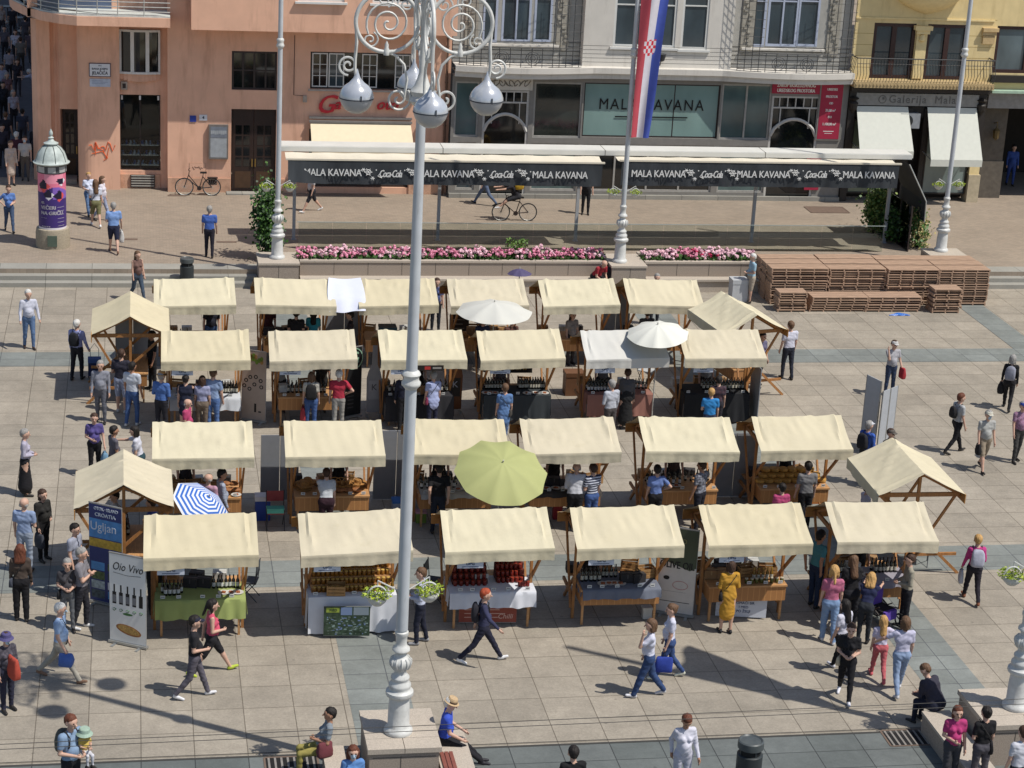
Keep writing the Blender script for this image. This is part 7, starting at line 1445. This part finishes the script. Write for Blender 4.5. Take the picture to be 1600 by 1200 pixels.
person(Hd(552,1168,1.62),-90,'curly red-haired child in denim jacket and mask at the bottom edge','#4f7fc0','#2a3550',hair='r',hs='big',sex='f',h=1.62,sleeve='l',mask=True)
person(F(655,1005),170,'person in white hoodie and dark trousers behind the central lamp pole','#aeb3c9','#1b1e33',hair='n',h=1.72,sleeve='l',pose='step',al='bent',ar='bent',shoe='#8d8d90')
p=person(F(752,1034),-5,'orange-haired person in navy jacket striding right with arm stretched out','#2d3050','#1c1d33',hair='o',hs='short',h=1.74,pose='stride',sleeve='l',al='back',ar='out',shoe='#d3d3d3'); backpack(p,'#23222c','dark backpack of the orange-haired person',(.28,.15,.4))
person(F(1010,1088),168,'woman in white T-shirt and flared blue jeans walking left','#c0c1d4','#28406e',hair='n',hs='bob',sex='f',h=1.74,pose='walk',leg='wide',al='face',shoe='#c4c4c8')
p=person(F(1042,1060),172,'woman in white T-shirt behind the flared jeans woman, carrying a blue tote','#c0c1d4','#2f477a',hair='n',hs='bun',sex='f',h=1.7,pose='walk',shoe='#c9c9b8'); handbag(p,0,'#20389c','royal blue tote bag of the second woman in white',(.38,.14,.34),'bag',.16)
p=person(Hc(1143,878,1.7,R4-.1),92,'woman in long yellow coat and black boots seen from behind','#c28a1e','#15161c',hair='b',hs='bob',sex='f',h=1.7,coat=.33,sleeve='l',al='bent',ar='bent',leg='bare',shoe='#17171b'); crossbag(p,-1,'#1b1a1d','black shoulder bag on the yellow coat')
person(F(1270,948),30,'man in teal T-shirt and dark jeans with hands behind his back','#3f8793','#223250',hair='k',skin='m',h=1.84,al='behind',ar='behind')
person(F(1292,1003),80,'blond woman in pink T-shirt and light jeans near the last front stall','#b85a7a','#6f8db5',hair='y',hs='pony',sex='f',h=1.78,leg='wide',shoe='#c8c8cc',pose='step')
person(Hc(1337,872,1.8,R4),90,'brown-haired person in black T-shirt leaning over the last front stall','#141318','#1a1a22',hair='n',hs='long',sex='f',h=1.8,ar='reach',al='bent',lean=10)
person(F(1310,1052),120,'woman with black hair and white T-shirt walking away, dark trousers','#c3c1d0','#16161c',hair='k',hs='long',sex='f',h=1.7,pose='walk',shoe='#c0c0c6')
person(F(1347,1005),60,'fair reddish-haired person in navy T-shirt leaning over the pushchair','#171f45','#20242c',hair='y',hs='big',sex='f',h=1.6,lean=28,ar='reach',al='reach')
p=person(F(1318,1092),-110,'girl in black off-shoulder top and black leggings with a small bag','#17161b','#131218',hair='b',hs='bun',sex='f',h=1.72,pose='walk',al='bent',ar='bent',shoe='#cfcfd6'); crossbag(p,1,'#b9a98c','small beige shoulder bag of the girl in black')
person(Hc(1424,868,1.76,R4),170,'man in beige jacket and black trousers holding a paper at the last stall','#918a78','#14151f',hair='b',h=1.76,sleeve='l',al='bent',ar='bent',build=1.06)
person(F(1370,1062),80,'small blond girl in white top and coral leggings holding a hand','#bdb6cf','#c0555c',hair='y',hs='long',sex='f',h=1.46,pose='walk',shoe='#c05a62',ar='out')
person(F(1402,1083),85,'woman in white blouse and light blue jeans holding the blond girl\'s hand','#b6b4cd','#7f95b8',hair='n',hs='bob',sex='f',h=1.74,pose='walk',al='out',shoe='#c6c6ca')
# pushchair
c=G(1375,975); t=thing('pushchair','black pushchair with purple seat beside the last front stall','pushchair',c,.5); mb=MB(); mb.bx(-.2,.2,-.2,.25,.35,.42); mb.bx(-.2,.2,.18,.25,.4,.85,1); mb.bx(-.19,.19,-.28,-.2,.2,.42,1); part('seat',mb,[cl('#1b1a20'),cl('#5a3aa8')],t)
mb=MB(); mb.tube([(-.22,-.35,.2),(-.22,.3,.55),(-.22,.5,.95),(.22,.5,.95),(.22,.3,.55),(.22,-.35,.2)],.014,5); mb.tube([(-.22,.35,.2),(-.22,-.1,.5)],.014,5); mb.tube([(.22,.35,.2),(.22,-.1,.5)],.014,5); part('frame',mb,dkf,t)
for sx in (-1,1):
    for yy in (-.35,.35): mb=MB(); mb.tube([(sx*.25,yy+.15*math.cos(a),.17+.15*math.sin(a)) for a in [k*math.pi/8 for k in range(17)]],.018,5); part('wheel',mb,flat('tyre','#1d1d1e',.8),t)
p=person(F(1516,940),80,'woman in bright pink jacket with white backpack and black leggings','#c02a7a','#1f1a26',hair='y',hs='short',sex='f',h=1.66,pose='walk',sleeve='l',ar='bent',al='carry',shoe='#7a4a33'); backpack(p,'#a5a6b8','white and grey backpack of the woman in pink'); handbag(p,0,'#a9adb8','pale plastic bag of the woman in pink',(.22,.1,.34),'shopping bag',.05)
person((15.72,34.95,0),122,'person in dark grey sweater crouched on the lower right bench','#2e2c3a','#161b33',hair='n',h=1.74,pose='sit',seat=.47,lean=32,sleeve='l',al='front',ar='front',nod=40,build=1.25)
person(Hd(1497,1106,1.66),-95,'red-haired woman in hot pink T-shirt with sunglasses, lower right','#b3286a','#3c3c42',hair='r',hs='bob',sex='f',h=1.66,ar='bent')
p=person(Hd(1543,1108,1.7),95,'dark haired woman in black T-shirt seen from behind, lower right','#131217','#4a4850',hair='k',hs='bun',sex='f',h=1.7,al='bent'); crossbag(p,1,'#16151a','black handbag of the woman in black, lower right',(.28,.1,.26))
person(Hd(1601,1142,1.68),100,'person in white top cut by the right edge at the bottom','#b9bac4','#20222c',hair='b')
person(Hd(1073,1118,1.7),-85,'woman with auburn hair in white shirt looking down, bottom centre','#c3c2cf','#b5b3c2',hair='r',hs='short',sex='f',h=1.7,sleeve='l',nod=35,al='carry',ar='behind',skin='m')
person(Hd(897,1170,1.72),95,'dark haired man in black at the bottom edge','#121115','#16161a',hair='k',h=1.72,sleeve='l')
# -- right plaza
p=person(F(1228,592),100,'man in white T-shirt and dark jeans right of the upper stalls','#bfc0cf','#232836',hair='n',h=1.8,pose='step')
p=person(F(1388,618),-80,'man in pale cap and grey T-shirt raising a hand to his face','#9b9aa0','#2d3c5a',hair='b',hat='cap',hatc='#b5b3b0',h=1.7,ar='face',al='carry'); handbag(p,0,'#b0262e','bright red carrier bag of the man in the pale cap',(.28,.14,.34),'shopping bag',-.1)
p=person(F(1572,640),60,'person in black with grey and white backpack at the right edge','#141318','#141318',hair='g',hs='bob',sex='f',h=1.7,sleeve='l',pose='walk',al='carry'); backpack(p,'#7f8290','grey and white backpack of the person in black'); handbag(p,0,'#1b1a1e','large black bag of the person in black at the right',(.34,.2,.36),'bag',.0)
p=person(F(1490,708),10,'man in pale grey T-shirt and black trousers with small black backpack','#a7a9a8','#131218',hair='r',h=1.76,pose='walk'); backpack(p,'#1d1c20','small black backpack of the man in pale grey',(.24,.14,.32))
p=person(F(1533,735),-85,'man in cap, grey shirt and beige shorts walking toward the camera','#9c9c98','#8d7d68',hair='g',hat='cap',hatc='#b8b5a8',h=1.74,pose='walk',leg='shorts',mask=True,shoe='#2f2b2a'); handbag(p,1,'#17161a','black bag of the man in beige shorts',(.2,.12,.3),'bag',-.05)
p=person(F(1586,722),-80,'man in pink checked shirt with a walking cane at the right edge','#7d4a66','#3d3b3a',hair='g',hat='cap',hatc='#2a3f8a',h=1.74,pat='check',pose='step',al='carry'); mb=MB(); hh=p['h'][0]; mb.tube([tuple(hh+Vector((0,.05,.02))),tuple(hh+Vector((0,-.02,.04))),(hh.x-.05,hh.y-.05,0.01)],.012,6); solo('walking_cane',mb,flat('cane','#3b2a1c',.5),'brown walking cane of the man in the checked shirt','cane')
p=person(Hd(1358,660,1.74),30,'man in white cap and blue shirt behind the right gabled stall','#2c55b5','#23262e',hair='g',hat='cap',hatc='#c3c3c8',h=1.74,sleeve='l',ar='bent'); backpack(p,'#1d1e26','dark backpack of the man in the white cap')
person(Hd(1392,672,1.66),-60,'person in grey checked cap behind the right gabled stall','#2e2d33','#26262c',hair='b',hat='cap',hatc='#55504a',h=1.66)
person(Hd(1355,763,1.25),0,'person in white T-shirt seated left of the right gabled stall','#b4b5c6','#23232b',hair='k',pose='sit',h=1.7,ar='bent')
# -- between the stalls
RR=[(333,480,1.68,-90,'dark clad vendor behind the back row left stall','#1b1d2c','#3f5f95','k',{}),(421,484,1.7,-90,'vendor in dark red behind the second back row stall','#4a2328','#222','k',{}),(463,486,1.7,80,'customer in black before the second back row stall','#17161b','#17161b','k',dict(build=1.1)),(490,484,1.66,80,'customer in turquoise top before the second back row stall','#2b9ab0','#22303a','k',dict(sex='f',hs='long')),(548,488,1.7,170,'dark figure beside the poles under the draped cloth','#2a1f22','#1a1a1f','k',{}),(895,488,1.66,-70,'woman in grey top with long dark hair at the fifth back row stall','#8d8580','#3a3434','b',dict(sex='f',hs='long')),(1012,487,1.62,90,'grey clad customer before the right back row stall','#4b4c50','#2a2a2e','b',{}),(1192,521,1.66,-60,'woman in lilac and black right of the last second row stall','#5a5675','#16151a','k',dict(sex='f',hs='bun',pose='step')),
(755,497,1.66,-90,'woman under the pale grey parasol','#232a4a','#1c1c24','n',dict(sex='f',hs='long')),(800,498,1.66,-70,'man under the right side of the pale grey parasol','#5d3a30','#1c1c24','b',{}),
(487,576,1.68,85,'woman in cream top with small black backpack before the orange counter','#b7b1a4','#35528a','n',dict(sex='f',hs='bob')),(530,567,1.74,85,'grey-haired man in red T-shirt with hand on hip','#b02038','#8e8b84','w',dict(ar='hip')),(440,600,1.66,-85,'vendor in pale shirt behind the orange counter','#a5a6a2','#2a2a2e','k',{}),(505,590,1.7,-95,'vendor in dark T-shirt behind the orange counter','#2b2826','#222','k',{}),
(633,580,1.74,85,'man in navy jacket half hidden behind the tall lamp pole','#181b30','#14141a','g',dict(sleeve='l')),(678,572,1.68,100,'white-haired woman in pale blue tunic with crossed strap','#9aa5d0','#22253f','g',dict(sex='f',coat=.14,sleeve='s',leg='long')),(655,588,1.7,-90,'vendor in black behind the black counter','#121215','#121215','b',{}),
(790,600,1.66,88,'woman in loose blue tunic walking away between the rows','#4f74aa','#6480b0','n',dict(sex='f',coat=.22,pose='walk',leg='wide')),(785,578,1.6,-90,'vendor in grey behind the dark bottles','#5d5a60','#26262b','g',dict(lean=20)),
(957,596,1.74,110,'grey-haired man in white shirt before the white roofed stall','#a9adb8','#4a4444','g',dict(sleeve='l',al='bent',mask=True)),(982,578,1.7,80,'woman in grey jacket and long black skirt before the white roofed stall','#4a484b','#1a1a1c','b',dict(sex='f',sleeve='l',skirt=.36,leg='bare',lean=12)),(945,580,1.66,-90,'vendor in grey behind the white roofed stall','#6a686b','#26262b','b',{}),
(1112,611,1.6,80,'fair-haired person in bright blue T-shirt in the second row aisle','#1f7fc9','#2a3350','y',dict(al='bent')),(1124,590,1.66,80,'woman in dark printed top before the right second row stall','#55343f','#22202a','k',dict(sex='f',pat='print')),(1105,585,1.66,-80,'vendor in pale shirt behind the black cloth stall','#8f8f90','#222','b',{}),
(325,742,1.7,60,'bald man in pink shirt at the third row left stall','#b08096','#2a2a30','g',dict(hs='bald')),(346,730,1.72,10,'young man in grey vest and white sleeves at the third row left stall','#8f96a8','#181820','k',dict(skin='m',sleeve='l')),(293,735,1.66,-80,'vendor with long dark hair in the third row left stall','#23212a','#1c1c22','b',dict(sex='f',hs='long')),
(511,722,1.66,88,'woman in white top with black flowers and maroon trousers','#b5b8bd','#2c0f1c','b',dict(sex='f',hs='bun',al='reach',lean=14,build=1.12)),(533,722,1.62,-90,'vendor in black at the wicker stall','#131216','#131216','k',dict(sex='f',hs='long')),(687,722,1.78,88,'man in black T-shirt with hands behind his back, third row','#151418','#1d2333','k',dict(al='behind',ar='behind')),
(902,722,1.74,80,'stout bald man in white shirt before the fourth stall of the third row','#bfc0c8','#111116','g',dict(hs='bald',build=1.2,sleeve='l',al='bent',lean=10)),(928,718,1.72,110,'woman in navy and white striped top','#1f2544','#34508a','b',dict(sex='f',pat='stripe',al='bent')),(868,728,1.66,-80,'vendor in black leaning under the fourth third row canopy','#141317','#141317','k',dict(lean=15)),
(1028,722,1.66,88,'woman in blue T-shirt and black trousers before the bottle stall','#5f78b8','#131217','k',dict(sex='f',hs='bun',ar='hip')),(1098,722,1.76,130,'man in patterned grey shirt pointing at the bottles','#8f93a0','#181a28','b',dict(ar='out',pat='print',skin='m')),
(1264,724,1.76,90,'man in grey T-shirt and black trousers before the cheese stall','#6d6c6e','#111014','k',{}),(1230,727,1.66,-90,'vendor in black with pale hat at the cheese stall','#1a1a1d','#1a1a1d','b',{}),(1222,770,1.1,90,'dark haired person in pink seated in the last row aisle','#b83a6c','#2a2a30','k',dict(pose='sit',hs='bun',sex='f')),
(690,712,1.7,-90,'vendor in dark vest behind the third stall of the third row','#2a2a30','#222','k',{}),(1055,735,1.66,-90,'vendor in brown behind the black bottles','#4a3a33','#222','b',{}),
(245,905,1.6,-80,'vendor in black behind the green cloth stall','#15151a','#222','b',{}),(745,885,1.66,-90,'vendor in black behind the red jars','#19181c','#222','b',{}),(925,882,1.66,-90,'vendor in black behind the blue grey runner','#19181c','#222','k',{}),(1150,878,1.62,-90,'vendor in brown behind the yellow coat stall','#3b302c','#222','b',{}),(1345,872,1.6,-90,'vendor in black behind the last front stall','#19181c','#222','b',{}),
(180,770,1.66,200,'customer in white with red inside the lower left gabled stall','#a5a4a8','#332','k',{}),(237,783,1.6,160,'child in blue and white in the lower left gabled stall','#3a4fb0','#2a2a30','b',dict(h2=1.5))]
for (px,py,h,fc,lab,tp,bt,hr,kw) in RR:
    kw=dict(kw); kw.pop('h2',None)
    if len(bt)<7: bt='#222226'
    vend='vendor' in lab and 'gabled' not in lab
    pose=kw.get('pose','stand'); hh=h if pose!='sit' else h; pos=Hd(px,py,hh); H_=h if pose!='sit' else 1.62
    if h<=1.62 and pose=='stand': H_=h+.03
    if vend:
        yr=(R1 if py<500 else R2 if py<615 else R3 if py<750 else R4)+(.25 if py<500 else .38); pos=(FY(px,py,yr)[0]-.05,yr,0); H_=max(H_,1.64)
    elif pose=='stand' and (560<=py<=585 or 590<=py<=600 or 715<=py<=745) and px>300:
        pos=Hc(px,py,hh,R2 if py<640 else R3)
    p=person(pos,fc,lab,tp,bt,hair=hr,h=H_,**kw)
    if 'small black backpack' in lab and 'cream' in lab: backpack(p,'#1b1a1c','small black backpack on the woman in cream'); handbag(p,0,'#b03038','red and white bag beside the woman in cream',(.34,.16,.4),'shopping bag',.1)
    if 'crossed strap' in lab: crossbag(p,-1,'#8a2a4a','dark pink bag of the woman in the pale blue tunic')
    if 'loose blue tunic' in lab: crossbag(p,1,'#3b3733','dark handbag of the woman in the loose blue tunic')
    if 'lilac and black' in lab: handbag(p,1,'#2a1f22','dark handbag of the woman right of the second row',(.3,.14,.34),'bag',.1)
